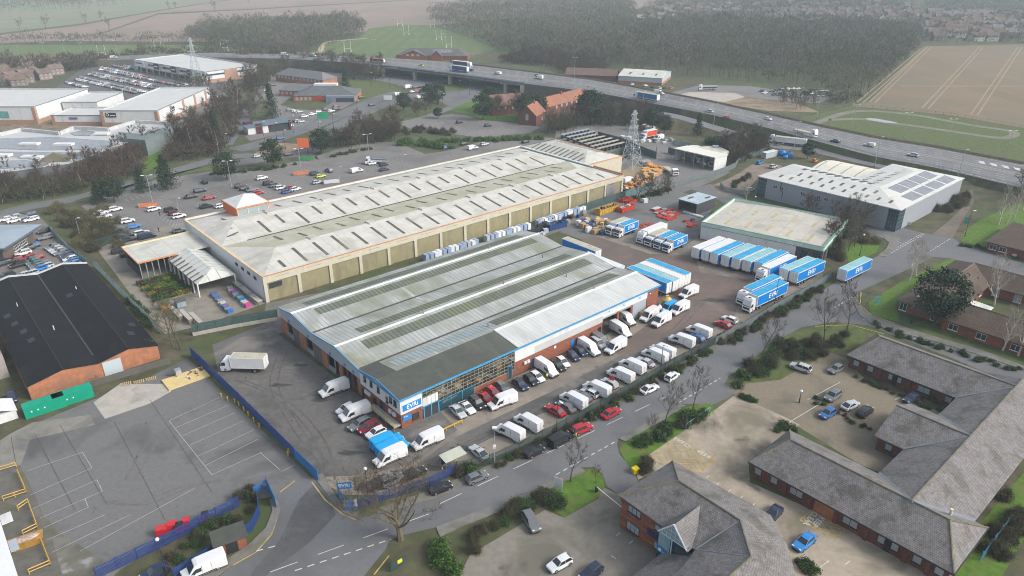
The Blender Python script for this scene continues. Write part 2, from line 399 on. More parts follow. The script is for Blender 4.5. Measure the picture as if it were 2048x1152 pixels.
ribbon('track',[(1630,247),(1690,226),(1740,222),(1830,230),(1940,250),(2020,262),(2025,272),(1990,275),(1900,262),(1800,248),(1720,238),(1660,240)],4.5,mat('worn_track',(0.17,0.165,0.13),0.95,0.2,0.2),2)
tag(sheet('puddle_water',[(1730,236),(1752,237),(1790,244),(1796,247),(1770,246),(1738,240)],mat('puddle',(0.2,0.22,0.24),0.08,0.05,0.2,spec=1.0),4))
sheet('car_park',[(90,190),(178,128),(262,116),(470,150),(480,178),(440,205),(350,262),(250,258),(-60,262),(-60,215)],mat('retail_asphalt',(0.1,0.1,0.1),0.9,0.1,0.3))
sheet('service_yard',[(345,262),(250,255),(240,225),(440,190),(468,172),(488,178),(470,200),(432,222),(430,240),(380,262)],M['carpark'],2)
sheet('service_yard',[(-60,262),(-60,235),(110,240),(345,248),(345,262),(250,268)],mat('scruffy_yard',(0.2,0.15,0.1),0.95,0.3,0.4,[((0.1,0.1,0.085),0.15,0.5,0.6)]),3)
sheet('hotel_yard',[(498,168),(540,150),(560,160),(620,165),(560,210),(590,218),(640,222),(700,180),(742,172),(735,188),(690,215),(640,232),(580,262),(560,245),(545,225),(520,185)],M['carpark'])
sheet('restaurant_yard',[(490,272),(560,245),(590,226),(690,212),(640,236),(590,258),(560,268),(500,282)],M['carpark'],2)
sheet('pub_yard',[(800,248),(832,236),(905,228),(935,232),(960,240),(1060,248),(1080,255),(1060,266),(960,275),(905,268),(880,258),(830,262)],M['sand' if 0 else 'carpark'])
ribbon('lane',[(808,245),(850,234),(890,220),(925,203),(945,196)],5.5,M['carpark'],2)
sheet('verge',[(655,190),(690,160),(760,165),(800,178),(815,186),(770,196),(720,208),(700,190)],M['grass'])
sheet('verge',[(640,285),(680,258),(725,268),(780,255),(850,214),(880,212),(800,245),(760,270),(700,290)],M['grass'])
sheet('verge',[(885,218),(945,196),(1000,190),(1060,200),(1050,245),(975,240),(935,228)],M['lawn'])
sheet('verge',[(300,300),(320,295),(330,320),(298,342),(285,345),(290,320)],M['lawn'])
ribbon('road',[(-60,436),(0,428),(60,413),(153,397),(220,378),(274,363),(340,345),(420,322),(475,312),(520,312)],8,M['road'],2)
ribbon('lane',[(452,290),(468,267),(490,235),(503,205),(515,190)],6,M['road'],2)
ribbon('road',[(470,300),(530,285),(580,268),(640,246),(700,222),(760,196),(800,184)],11,M['road'],3)
ribbon('road',[(440,330),(500,322),(560,312),(610,305),(640,285),(660,262),(700,240),(760,212),(830,190),(900,184)],10,M['road'],3)
ribbon('road',[(560,312),(600,306),(628,318),(660,308),(700,296),(740,292),(790,305)],6,M['carpark'],4)
sheet('road',[(600,152),(740,158),(800,170),(860,190),(900,215),(1000,185),(1060,195),(1200,205),(1210,190),(1050,150),(780,128),(600,140)],M['road'],2)
sheet('roundabout_island',[(508,308),(530,296),(560,286),(600,288),(602,298),(575,306),(540,310),(512,316)],M['soil'],5)
sheet('verge',[(862,167),(905,164),(940,176),(925,182),(890,182)],M['grass'],4)
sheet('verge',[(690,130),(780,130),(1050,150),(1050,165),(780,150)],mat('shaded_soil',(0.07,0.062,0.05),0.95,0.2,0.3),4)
sheet('car_park',[(162,412),(225,388),(300,361),(420,343),(520,337),(600,321),(700,305),(755,285),(792,284),(850,308),(895,302),(960,284),(1080,275),(1115,276),(1036,296),(700,372),(365,450),(255,505),(238,470),(200,440)],M['carpark'],3)
sheet('garden_yard',[(195,500),(250,470),(365,445),(533,606),(400,652),(330,668),(300,640)],mat('garden_paving',(0.22,0.2,0.165),0.9,0.15,0.4,[((0.15,0.14,0.115),0.12,0.5,0.64)]),3)
sheet('alley',[(533,606),(700,574),(1243,390),(1262,408),(1120,462),(556,668),(525,640)],mat('alley_concrete',(0.15,0.14,0.125),0.9,0.2,0.4),2)
sheet('builders_yard',[(1068,296),(1180,250),(1260,248),(1370,285),(1460,345),(1420,365),(1380,380),(1300,410),(1245,425),(1236,340),(1140,300)],M['carpark'],2)
sheet('mound',[(1240,345),(1262,332),(1292,335),(1300,350),(1280,358),(1248,357)],mat('dry_grass_mound',(0.25,0.2,0.13),0.95,0.2,0.4),4)
sheet('mown_yard',[(1110,262),(1180,245),(1255,250),(1180,268),(1130,282),(1110,280)],M['carpark'],3)
sheet('dealer_yard',[(-80,450),(0,430),(75,428),(115,470),(180,530),(175,545),(60,580),(-80,600)],mat('dealer_asphalt',(0.16,0.145,0.13),0.9,0.12,0.5),3)
sheet('verge',[(-60,424),(0,415),(60,402),(150,388),(150,398),(60,418),(-60,446)],M['grass'],1)
sheet('verge',[(140,410),(230,384),(300,358),(420,340),(470,334),(420,330),(270,372),(150,402)],M['grass'],4)
sheet('depot_yard',[(425,690),(548,640),(556,668),(804,858),(1319,620),(1160,478),(1120,462),(1262,408),(1400,440),(1395,478),(1641,530),(1648,560),(1560,605),(1500,640),(1420,690),(1250,785),(1100,872),(900,950),(780,990),(690,990),(625,955),(440,765)],M['yard'],2)
sheet('depot_apron',[(425,690),(548,640),(556,668),(804,858),(880,822),(915,860),(830,925),(740,950),(625,955),(440,765)],M['yard_dark'],3)
sheet('depot_yard_worn',[(1110,462),(1190,472),(1300,508),(1390,510),(1400,545),(1500,560),(1475,610),(1470,630),(1390,680),(1260,720),(1225,702),(1330,622),(1319,620),(1160,478)],M['yard_brown'],3)
sheet('depot_road',[(900,880),(1110,780),(1240,712),(1280,700),(1300,712),(1250,745),(1110,815),(960,885),(880,930),(840,925)],M['yard_dark'],4)
sheet('hire_yard',[(1160,478),(1120,462),(1262,408),(1350,380),(1430,405),(1395,475),(1370,492),(1260,470),(1190,472)],M['asphalt'],4)
sheet('lorry_yard',[(-80,930),(20,868),(185,800),(270,770),(375,716),(395,735),(640,962),(560,992),(470,1005),(330,1085),(190,1170),(-60,1200)],M['asphalt'],2)
sheet('concrete_pad',[(187,805),(210,838),(298,808),(343,783),(333,768),(240,768)],M['concrete'],3)
sheet('concrete_pad',[(-40,910),(20,868),(65,845),(180,830),(190,850),(60,880),(40,935),(30,940),(-40,960)],mat('stained_concrete',(0.2,0.19,0.165),0.9,0.15,0.4,[((0.13,0.128,0.12),0.12,0.48,0.62)]),3)
sheet('wet_concrete',[(40,1040),(75,1000),(110,1060),(240,1140),(200,1180),(100,1180)],mat('green_stained_concrete',(0.15,0.145,0.125),0.9,0.15,0.5,[((0.105,0.1,0.07),0.15,0.48,0.62),((0.26,0.26,0.255),0.25,0.6,0.7)]),3)
sheet('loading_bays',[(-40,950),(40,930),(70,990),(100,1060),(130,1170),(-40,1180)],mat('bay_concrete',(0.12,0.115,0.1),0.9,0.2,0.5,[((0.1,0.1,0.04),0.2,0.58,0.7)]),4)
sheet('verge',[(395,735),(440,765),(640,955),(628,962)],M['grass'],3)
sheet('verge',[(300,1092),(470,1010),(490,1040),(350,1120)],M['bramble'],4)
sheet('estate_road',[(380,1190),(425,1165),(470,1126),(515,1098),(545,1064),(561,1020),(553,990),(590,960),(628,954),(662,1001),(690,1030),(715,1036),(779,1025),(879,995),(929,968),(1024,927),(1107,888),(1241,810),(1314,764),(1424,704),(1536,645),(1603,609),(1669,566),(1755,512),(1772,498),(1778,486),(1768,478),(1745,474),(1752,464),(1846,466),(1905,475),(1925,490),(1990,510),(2060,530),(2300,590),(2300,640),(2060,566),(1960,536),(1900,517),(1866,514),(1825,535),(1716,584),(1715,600),(1726,620),(1750,635),(1796,651),(1869,674),(1960,700),(2060,738),(2200,790),(2200,850),(2060,784),(1900,715),(1819,684),(1736,651),(1669,644),(1603,655),(1557,680),(1490,730),(1457,752),(1450,768),(1470,790),(1420,812),(1395,808),(1357,808),(1307,838),(1237,878),(1234,890),(1240,910),(1262,935),(1276,962),(1270,985),(1238,990),(1212,972),(1206,950),(1190,935),(1160,935),(1124,955),(1024,998),(872,1055),(800,1072),(779,1082),(770,1100),(730,1150),(700,1190)],M['road'],4)
sheet('road_repair',[(598,1000),(632,965),(660,1003),(672,1030),(620,1085),(560,1130),(520,1160),(500,1150),(560,1080)],M['patch'],5)
sheet('lane',[(1740,474),(1752,464),(1846,466),(1800,455),(1740,455),(1640,432),(1560,415),(1500,405),(1478,392),(1452,378),(1420,368),(1380,378),(1430,398),(1500,428),(1700,476),(1730,486)],M['road'],3)
sheet('lane',[(1420,372),(1452,360),(1480,345),(1510,325),(1560,330),(1570,340),(1520,350),(1500,375),(1475,388),(1440,392)],mat('brown_lane',(0.2,0.16,0.13),0.95,0.2,0.3),4)
sheet('footpath',[(1865,468),(1905,476),(1925,440),(1948,405),(1945,380),(1925,382),(1935,405),(1900,440)],mat('tarmac_path',(0.15,0.125,0.105),0.95,0.2,0.5),3)
def pave(name,px,m,h=0.11,lev=5):
 pts=[at(*p)for p in px]
 return tag(MB().prism([(p.x,p.y)for p in pts],-0.02,h+lift(lev)).build(name,m),kind='structure')
pave('pavement',[(715,1036),(779,1025),(879,995),(929,968),(1024,927),(1107,888),(1241,810),(1314,764),(1424,704),(1536,645),(1603,609),(1590,606),(1500,650),(1410,698),(1250,792),(1100,878),(960,940),(870,978),(770,1014),(708,1026)],mat('mossy_pavement',(0.15,0.14,0.12),0.92,0.15,0.8,[((0.09,0.1,0.05),0.15,0.5,0.64)]))
pave('pavement',[(872,1055),(1024,998),(1124,955),(1160,935),(1172,944),(1130,964),(1030,1012),(925,1054),(880,1075)],M['pavement'])
pave('pavement',[(1237,878),(1307,838),(1357,808),(1372,812),(1320,845),(1250,884)],M['pavement'])
pave('pavement',[(1716,584),(1715,600),(1726,620),(1750,635),(1796,651),(1869,674),(1960,700),(2060,738),(2060,745),(1950,708),(1869,684),(1790,664),(1745,650),(1718,630),(1706,600)],M['pavement'])
pave('pavement',[(1755,512),(1772,498),(1778,486),(1768,478),(1756,474),(1770,470),(1800,478),(1795,496),(1772,514)],M['pavement'])
pave('pavement',[(470,1126),(515,1098),(545,1064),(561,1020),(553,990),(540,1000),(545,1022),(532,1056),(500,1088),(462,1114),(385,1160),(420,1165)],M['pavement'])
pave('pavement',[(628,954),(662,1001),(690,1030),(715,1036),(712,1027),(694,1020),(675,998),(645,948)],M['pavement'])
sheet('verge',[(708,1026),(770,1014),(870,978),(960,940),(1100,878),(1250,792),(1410,698),(1500,650),(1590,606),(1650,568),(1640,560),(1560,600),(1420,686),(1250,780),(1100,868),(900,952),(770,998),(690,1008)],M['scrub'],6)
sheet('lawn',[(1112,962),(1160,942),(1192,938),(1206,955),(1210,975),(1196,995),(1128,1036),(1108,1022)],M['lawn'],6)
sheet('lawn',[(1250,884),(1320,845),(1372,814),(1420,806),(1430,820),(1300,908),(1272,950),(1252,925),(1238,900)],M['lawn'],6)
sheet('lawn',[(1538,690),(1580,668),(1640,650),(1700,652),(1752,668),(1700,700),(1660,705),(1560,760),(1470,770),(1480,745)],M['grass'],6)
sheet('lawn',[(1740,630),(1738,605),(1800,565),(1900,518),(1912,520),(1850,565),(1790,610),(1800,645)],M['lawn'],6)
sheet('lawn',[(1790,655),(2060,735),(2060,690),(1850,640)],M['grass'],3)
sheet('lawn',[(1920,480),(1930,460),(1960,440),(2040,405),(2100,420),(2100,520),(1990,505)],M['lawn'],3)
sheet('lawn',[(1735,475),(1760,490),(1752,505),(1700,530),(1690,500)],M['lawn'],6)
sheet('lawn',[(1925,1090),(2060,930),(2100,990),(2000,1160),(1900,1170)],M['lawn'],3)
sheet('verge',[(860,1075),(1020,1012),(1112,968),(1110,1010),(1000,1070),(940,1100),(920,1150),(850,1150)],M['scrub'],3)
sheet('office_court',[(905,1180),(940,1110),(1090,1020),(1128,1036),(1196,998),(1206,975),(1238,990),(1260,1060),(1330,1120),(1320,1180)],M['paving_grey'],5)
sheet('office_court',[(1276,960),(1272,945),(1300,908),(1430,820),(1470,790),(1560,830),(1600,850),(1580,862),(1497,923),(1500,965),(1840,1115),(1900,1150),(1890,1190),(1600,1190),(1400,1000),(1340,930)],M['paving'],5)
sheet('courtyard',[(1470,790),(1450,770),(1560,755),(1640,700),(1690,715),(1740,770),(1950,850),(1800,960),(1720,930),(1590,850)],M['paving_brown'],4)
mb=MB()
dashes(mb,at(540,1145),at(875,1022),4.0,3.0,0.14,0.075)
dashes(mb,at(880,1008),at(1330,795),4.2,3.2,0.14,0.075)
tag(mb.build('lane_marking',M['line']),kind='structure')
mb=MB()
dashes(mb,at(590,1142),at(782,1079),1.0,0.8,0.2,0.075)
dashes(mb,at(1112,950),at(1232,883),0.9,0.8,0.2,0.075)
dashes(mb,at(1357,806),at(1440,757),0.9,0.8,0.2,0.075)
dashes(mb,at(1668,616),at(1714,590),1.0,0.8,0.22,0.075)
dashes(mb,at(1772,508),at(1845,467),1.2,0.7,0.22,0.075)
dashes(mb,at(1776,510),at(1848,469),1.2,0.7,0.22,0.075)
dashes(mb,at(1860,503),at(1902,477),1.0,0.8,0.22,0.075)
dashes(mb,at(512,1103),at(553,1092),1.0,0.8,0.2,0.075)
tag(mb.build('give_way_marking',M['line']),kind='structure')
lines('lane_marking',[((1725,638),(1745,646)),((1763,650),(1797,663)),((1812,672),(1850,685)),((1868,690),(1905,702)),((1750,470),(1770,477)),((1782,480),(1806,487)),((1964,530),(1972,533))],0.16,M['line'],6)
lines('yellow_lines',[((466,1131),(512,1105)),((512,1105),(543,1070)),((543,1070),(559,1022)),((624,965),(650,1000)),((650,1000),(684,1028)),((684,1028),(712,1040)),((590,962),(560,985)),((748,1150),(778,1112)),((1720,612),(1722,585)),((1722,612),(1745,632)),((1745,632),(1800,650)),((1630,653),(1700,650)),((1700,650),(1768,668))],0.22,M['yellow_line'],7)
seg=[]
for a,b in(((338,842),(442,794)),((352,856),(458,810)),((365,872),(470,826)),((380,891),(487,842)),((396,913),(508,860)),((410,932),(516,879)),((424,950),(524,905)),((338,842),(424,950)),((520,905),(560,940)),((562,944),(590,930))):seg.append((a,b))
for a,b in(((54,942),(165,905)),((165,905),(184,936)),((184,936),(62,990)),((66,1018),(194,960)),((194,960),(205,983)),((205,983),(80,1037)),((170,998),(177,1015)),((177,1015),(88,1056)),((95,1080),(210,1030)),((105,1105),(260,1030)),((160,1103),(390,977)),((190,1140),(325,1075)),((400,1035),(460,1008))):seg.append((a,b))
lines('bay_marking',seg,0.1,M['line_faded'],6)
jm=mat('asphalt_joint',(0.085,0.083,0.08),0.95,0.3,1.0)
lines('asphalt_joint',[((300,800),(424,985)),((228,842),(330,1040)),((120,850),(215,1010)),((70,868),(150,1020)),((22,872),(34,940)),((330,752),(390,745))],0.1,jm,5)
def tyre(px,m=jm,w=0.4):
 for o in(0,1.7):
  ln=[tuple(at(*p))for p in px];ribbon('tyre_mark',[(p[0]+o,p[1],0)for p in ln],w,m,5,True)
tyre([(250,960),(300,880),(350,830),(420,800),(480,802)],mat('tyre_rubber',(0.128,0.126,0.123),0.95,0.2,0.6),0.3);tyre([(200,1000),(270,1010),(360,975),(450,960),(560,968)],MATS['tyre_rubber'],0.3)
tyre([(470,760),(540,790),(600,840),(640,900),(650,960)],mat('yard_tyre',(0.1,0.095,0.09),0.95,0.3,0.4));tyre([(560,700),(540,770),(580,850),(640,930)],MATS['yard_tyre'])
tyre([(850,925),(960,872),(1110,800),(1250,725),(1340,680)],MATS['yard_tyre'],0.35);tyre([(880,915),(1000,858),(1150,782),(1300,700),(1400,600)],MATS['yard_tyre'],0.3)
for c,r in(((800,950),2),((930,895),1.6),((870,935),1.5),((700,905),1.4),((640,800),1.2),((1010,868),1.3),((560,770),1.3),((1240,730),1.2),((1180,770),1.4),((600,730),1.1),((1430,600),2.2),((1350,560),1.8),((1490,540),2.5)):
 q=at(*c);sheet('wet_stain',[(q.x+r*(1+.5*math.sin(k*2.3+r))*1.6*math.cos(k*.7),q.y+r*(.5+.3*math.cos(k*1.9))*math.sin(k*.7))for k in range(9)],mat('damp_stain',(0.06,0.057,0.053),0.55,0.3,0.6),5,world_pts=True)
def bays(p0,p1,n,q0,q1,m=M['line_faded'],w=0.12):
 seg=[]
 for i in range(n):
  t=i/(n-1)
  seg.append(((p0[0]+(p1[0]-p0[0])*t,p0[1]+(p1[1]-p0[1])*t),(q0[0]+(q1[0]-q0[0])*t,q0[1]+(q1[1]-q0[1])*t)))
 return seg
seg=bays((195,432),(252,488),14,(222,424),(282,478))+bays((222,424),(282,478),14,(250,417),(310,470))+[((222,430),(280,486))]
seg+=bays((285,410),(362,468),14,(315,400),(365,442))+bays((300,398),(345,438),10,(330,392),(375,432))+[((325,425),(365,456))]
seg+=bays((395,390),(440,412),8,(430,380),(470,400))+bays((440,372),(520,402),12,(475,362),(550,388))+bays((530,352),(590,384),12,(560,345),(625,375))
seg+=bays((580,348),(655,372),12,(610,338),(690,360))+bays((660,330),(740,352),12,(690,322),(770,345))+bays((745,322),(800,340),8,(790,312),(840,330))
seg+=bays((250,398),(330,372),9,(258,404),(340,378))+bays((430,352),(550,336),10,(440,357),(560,341))
lines('bay_marking',seg,0.13,M['line_faded'],6)
seg=bays((900,262),(965,272),10,(925,250),(1000,258))+bays((975,260),(1050,258),10,(990,268),(1060,264))+bays((820,252),(905,240),8,(835,255),(912,243))
lines('bay_marking',seg,0.14,M['line_faded'],6)
def hatch(name,c,n,lev=8):
 P_=[at(*p)for p in c];mb=MB();z=lift(lev)
 for k in range(4):strip(mb,P_[k],P_[(k+1)%4],0.14,z)
 def cross(A,B,C,D):
  for k in range(1,n+1):
   t=k/n
   strip(mb,A.lerp(B,t),A.lerp(D,t),0.12,z)
   if k<n:strip(mb,C.lerp(D,t),C.lerp(B,t),0.12,z)
 cross(P_[0],P_[1],P_[2],P_[3]);cross(P_[1],P_[2],P_[3],P_[0])
 tag(mb.build(name,M['yellow_line']),kind='structure')
hatch('box_marking',[(1398,945),(1300,915),(1357,875),(1434,920)],5)
hatch('box_marking',[(1670,1081),(1599,1041),(1622,1022),(1690,1060)],3)
def text_mesh(s,size,ext=0.0,shear=0.0,space=1.0,bold=0.0):
 cu=bpy.data.curves.new('text','FONT');cu.body=s;cu.size=size;cu.extrude=ext;cu.align_x='CENTER';cu.align_y='CENTER'
 cu.space_character=space;cu.shear=shear;cu.offset=bold;cu.resolution_u=3
 o=bpy.data.objects.new('text',cu);COL.objects.link(o)
 me=bpy.data.meshes.new_from_object(o.evaluated_get(bpy.context.evaluated_depsgraph_get()))
 bpy.data.objects.remove(o);bpy.data.curves.remove(cu)
 return me
def ground_text(s,c,toward,size,m=M['line'],lev=9,sx=1.0):
 """toward: where the line of words runs to, from its start c"""
 a,b=at(*c),at(*toward);d=b-a
 me=text_mesh(s,size,space=1.1,bold=0.02);me.materials.clear();me.materials.append(m)
 o=link('painted_words',me)
 o.location=(*((a+b)/2)[:2],lift(lev));o.rotation_euler=(0,0,math.atan2(d.y,d.x));o.scale=(sx,1,1)
 return tag(o,kind='structure')
ground_text('CLEAR',(1378,894),(1350,876),1.3,sx=0.9)
ground_text('KEEP',(1422,917),(1394,900),1.3,sx=0.9)
ground_text('KEEP',(1644,1036),(1628,1052),1.25)
ground_text('CLEAR',(1628,1028),(1613,1047),1.25)
seg=[((1412,957),(1418,952)),((1434,970),(1438,966)),((1457,984),(1462,979)),((1480,998),(1485,993)),((1504,1013),(1510,1007)),((1595,1095),(1612,1082)),((1640,1135),(1658,1122)),((1690,1130),(1700,1122)),((1615,800),(1680,765)),((1645,805),(1570,850)),((1790,800),(1800,795)),((1232,1072),(1240,1066)),((1258,1088),(1266,1082)),((1222,1112),(1232,1118))]
lines('bay_marking',seg,0.13,M['line'],7)
# ================================================================ BUILDINGS
def extr(mb,poly,ax,a,b,mi=0):
 """poly in (v,z) pushed along u, or in (u,z) pushed along v"""
 n=len(poly);i=len(mb.v)
 for w in(a,b):
  for p in poly:mb.v.append((w,p[0],p[1])if ax=='u' else(p[0],w,p[1]))
 mb.f.append(tuple(range(i,i+n)));mb.m.append(mi)
 mb.f.append(tuple(range(i+2*n-1,i+n-1,-1)));mb.m.append(mi)
 for k in range(n):
  j=(k+1)%n
  mb.f.append((i+k,i+n+k,i+n+j,i+j));mb.m.append(mi)
 return mb
def box_part(name,a,b,m,parent):return MB().box(a,b).build(name,m,parent)
def slab(mb,pts,t=0.12,mi=0):
 """a sloping plate through pts, t thick below"""
 n=len(pts);i=len(mb.v)
 mb.v+=[tuple(p)for p in pts]+[(p[0],p[1],p[2]-t)for p in pts]
 mb.f.append(tuple(range(i,i+n)));mb.m.append(mi)
 mb.f.append(tuple(range(i+2*n-1,i+n-1,-1)));mb.m.append(mi)
 for k in range(n):
  j=(k+1)%n
  mb.f.append((i+k,i+n+k,i+n+j,i+j));mb.m.append(mi)
 return mb
WIN={}
def window(parent,p,face,w,h,style='dark',nx=2,nz=1,sill=True,name='window'):
 """face: 0 looks along -v, 1 along -u, 2 along +v, 3 along +u"""
 key=(w,h,style,nx,nz,sill)
 if key not in WIN:
  fr,gl={'dark':('frame_dark','glass_pale'),'black':('frame_dark','glass'),'white':('white','glass_pale'),'cream':('frame_pale','glass'),'teal':('frame_dark','glass_teal'),'whitedark':('white','glass')}[style]
  mb=MB();f=0.07
  mb.box((-w/2,-0.05,0),(w/2,0.02,h),1)
  for k in range(nx+1):
   x=-w/2+w*k/nx;mb.box((x-f/2,-0.09,0),(x+f/2,-0.052,h),0)
  for k in range(nz+1):
   z=h*k/nz;mb.box((-w/2-f/2,-0.1,z-f/2),(w/2+f/2,-0.055,z+f/2),0)
  if sill:mb.box((-w/2-0.1,-0.2,-0.16),(w/2+0.1,0,-0.04),0)
  WIN[key]=mb.mesh('window',[M[fr],M[gl]])
 o=link(name,WIN[key],parent)
 o.location=p;o.rotation_euler=(0,0,(0,-PI/2,PI,PI/2)[face])
 return o
def words(parent,s,p,face,size,m,name='lettering',shear=0.0,bold=0.0,tilt=PI/2,space=1.0):
 me=text_mesh(s,size,0.01,shear,space,bold);me.materials.clear();me.materials.append(m)
 o=link(name,me,parent);o.location=p;o.rotation_euler=(tilt,0,(0,-PI/2,PI,PI/2)[face]);return o
M['ink_white']=paint('white_lettering',(0.8,0.8,0.8),0.6)
M['ink_blue']=paint('blue_lettering',(0.03,0.25,0.55),0.6)
M['sign_blue']=paint('blue_sign_board',(0.01,0.2,0.55),0.45)
M['sign_navy']=paint('navy_sign_board',(0.015,0.025,0.09),0.45)
M['sign_black']=paint('black_sign_board',(0.012,0.015,0.022),0.45)
E=Fr(804,858);L,D=76.5,51.0
dep=fr_empty('parcel_depot',E,'parcel depot with ridged grey roof, blue trim and EVRi sign by its glazed corner','warehouse')
PR=[(51.3,6.6),(43.8,7.85),(34.1,6.75),(23.8,7.85),(14.4,6.65),(7.4,7.7),(-0.35,6.75)]
def roof_z(v):
 for(a,za),(b,zb)in zip(PR,PR[1:]):
  if b<=v<=a:return zb+(za-zb)*(v-b)/(a-b)
 return 6.7
def slope_part(name,u0,u1,va,vb,m,lift=0.0,t=0.14,seg=1):
 mb=MB()
 for k in range(seg):
  a,b=va+(vb-va)*k/seg,va+(vb-va)*(k+1)/seg
  slab(mb,[(u0,a,roof_z(a)+lift),(u1,a,roof_z(a)+lift),(u1,b,roof_z(b)+lift),(u0,b,roof_z(b)+lift)],t)
 return mb.build(name,m,dep)
for k in range(5):slope_part('roof',-0.3,L+0.3,PR[k][0],PR[k+1][0],M['sheet'])
slope_part('roof',29.2,L+0.3,7.4,-0.35,M['sheet_pale'])
slope_part('office_roof',-0.3,29.0,7.4,-0.35,M['felt'])
slope_part('office_roof',-0.3,4.2,14.3,7.4,M['felt'],0.03,0.03)
for v0,v1,u0,u1,m in((48.6,45.4,4.5,72,'skylight'),(42.6,39.8,4.5,72.5,'skylight'),(28.6,25.6,7,72,'skylight'),(22.4,19.2,5,73,'skylight'),(12.4,9.2,5.5,31,'skylight_blue'),(12.4,9.2,31.5,72,'skylight')):
 slope_part('roof_light_strip',u0,u1,v0,v1,M[m],0.04,0.03)
for v in(43.8,23.8,7.4):
 MB().box((-0.35 if v>10 else 29.2,v-0.32,roof_z(v)-0.06),(L+0.35,v+0.32,roof_z(v)+0.1)).build('ridge_cap',M['ridge'],dep)
for v in(34.1,14.4):
 MB().box((0.0,v-0.3,roof_z(v)-0.05),(L,v+0.3,roof_z(v)+0.07)).build('valley_gutter',M['gutter'],dep)
for u,v in((22,23.8),(58,44.0),(46,23.9),(61,7.6),(29.8,10.2),(66,31),(62,18)):
 mb=MB();z=roof_z(v)
 mb.tube((u,v,z-0.1),(u,v,z+0.9),0.16,0.16,8);mb.tube((u,v,z+0.9),(u,v,z+1.05),0.3,0.12,8)
 mb.build('flue',mat('rusty_flue',(0.25,0.19,0.15),0.8),dep)
mb=MB();extr(mb,[(14.6,4.0),(51,4.0)]+[(v,roof_z(v)-0.16)for v in(51,43.8,34.1,23.8,14.6)],'u',0,0.25)
mb.build('cladding',M['clad_blue'],dep)
for a,b in((48.0,51.0),(38.6,41.8),(28.6,31.2),(22.2,23.6),(14.6,16.0)):box_part('brick_pier',(0.02,a,0),(0.4,b,3.98),M['brick_orange'],dep)
for a,b,op in((45.0,48.0,1),(35.2,38.6,1),(25.4,28.6,1)):
 MB().box((0.12,a,0),(0.3,b,1.2 if op else 3.9)).box((0.1,a,0),(0.34,a+0.25,3.96)).build('dock_door',M['steel'],dep)
for a,b in((41.8,45.0),(31.2,35.2)):box_part('dock_wall',(0.06,a,0),(0.36,b,3.97),M['interior'],dep)
for v in(18.0,20.0):MB().box((0.0,v,0),(0.3,v+0.2,3.97)).build('door_post',mat('red_post',(0.2,0.05,0.04),0.6),dep)
for k,v in enumerate((46.5,36.9,27.0,20.8,17.2)):
 box_part('bay_number_plate',(-0.06,v-0.35,4.3),(-0.01,v+0.35,5.0),M['sign_blue'],dep)
mb=MB();extr(mb,[(0,3.1),(14.6,3.1),(14.6,roof_z(14.4)-0.16),(7.4,roof_z(7.4)-0.16),(0,roof_z(0)-0.16)],'u',-0.02,0.25)
mb.build('office_wall',M['white'],dep)
mb=MB();extr(mb,[(0,0),(14.6,0),(14.6,3.1),(0,3.1)],'u',0.0,0.3);mb.build('brick_base',M['brick'],dep)
for v,z,w in((12.6,4.6,0.8),(10.2,4.6,0.8),(7.6,4.5,0.8),(4.6,3.7,0.7),(3.2,4.4,0.85),(1.7,4.4,0.85)):window(dep,(-0.03,v,z),1,w,1.2,'black',1)
window(dep,(-0.01,9.4,1.1),1,1.2,1.2,'black',2);window(dep,(-0.01,6.6,0.9),1,1.6,2.0,'black',3,2)
for v in(12.4,11.4,3.6,2.2):box_part('air_unit',(-0.35,v-0.45,1.9),(0.0,v+0.45,2.6),M['white'],dep)
box_part('door',(-0.05,13.4,0.05),(0.05,14.4,2.2),M['sign_black'],dep)
mb=MB()
for v in(0.2,3.0,6.0,8.2):mb.bar((-1.6,v,0),(-1.6,v,2.0),0.05)
mb.bar((-1.6,0.2,2.0),(-1.6,8.2,2.0),0.06);mb.bar((-1.6,0.2,1.5),(-1.6,8.2,1.5),0.05)
for k in range(8):mb.box((-1.7-0.28*k,8.4,0.95-0.13*k),(-1.55-0.28*k,9.6,0.98-0.13*k))
for v in(8.4,9.6):
 mb.bar((-1.5,v,2.0),(-3.9,v,1.0),0.06)
 for k in range(4):mb.bar((-1.5-0.8*k,v,1.0-0.33*k),(-1.5-0.8*k,v,2.0-0.33*k),0.05)
box_part('walkway',(-1.5,0.2,0.7),(-0.03,9.6,0.95),M['concrete'],dep);mb.build('access_stair',mat('pale_yellow_rail',(0.5,0.42,0.14),0.6),dep)
T=0.3
for a,b in(((0.3,0,0),(4.9,T,3.1)),((8.9,0,0),(9.1,T,1.0)),((17.5,0,0),(28.4,T,1.6)),((28.4,0,0),(56.0,T,3.3)),((61.2,-0.02,0),(61.9,0.4,4.4)),((66.2,-0.02,0),(66.9,0.4,4.4)),((72.2,-0.02,0),(76.5,0.4,6.5))):box_part('brick_base',a,b,M['brick'],dep)
box_part('office_wall',(0.26,-0.02,3.1),(4.9,T,6.45),M['white'],dep)
box_part('white_panel',(4.9,-0.01,2.7),(8.6,T,4.6),M['white'],dep)
box_part('white_panel',(28.5,-0.03,3.3),(34.2,T,6.4),M['white'],dep)
box_part('fascia',(34.2,-0.02,5.0),(56.0,T,6.4),M['white'],dep)
box_part('fascia',(56.0,-0.02,4.4),(72.2,T,6.4),M['white'],dep)
box_part('grey_panel',(34.2,0.0,3.3),(56.0,T,5.0),mat('grey_panel',(0.42,0.44,0.44),0.6,0.06,0.4),dep)
MB().box((-0.4,-0.5,6.38),(76.9,-0.36,6.78)).box((-0.42,-0.36,6.3),(-0.3,14.4,6.62)).build('blue_gutter',M['blue_trim'],dep)
mb=MB()
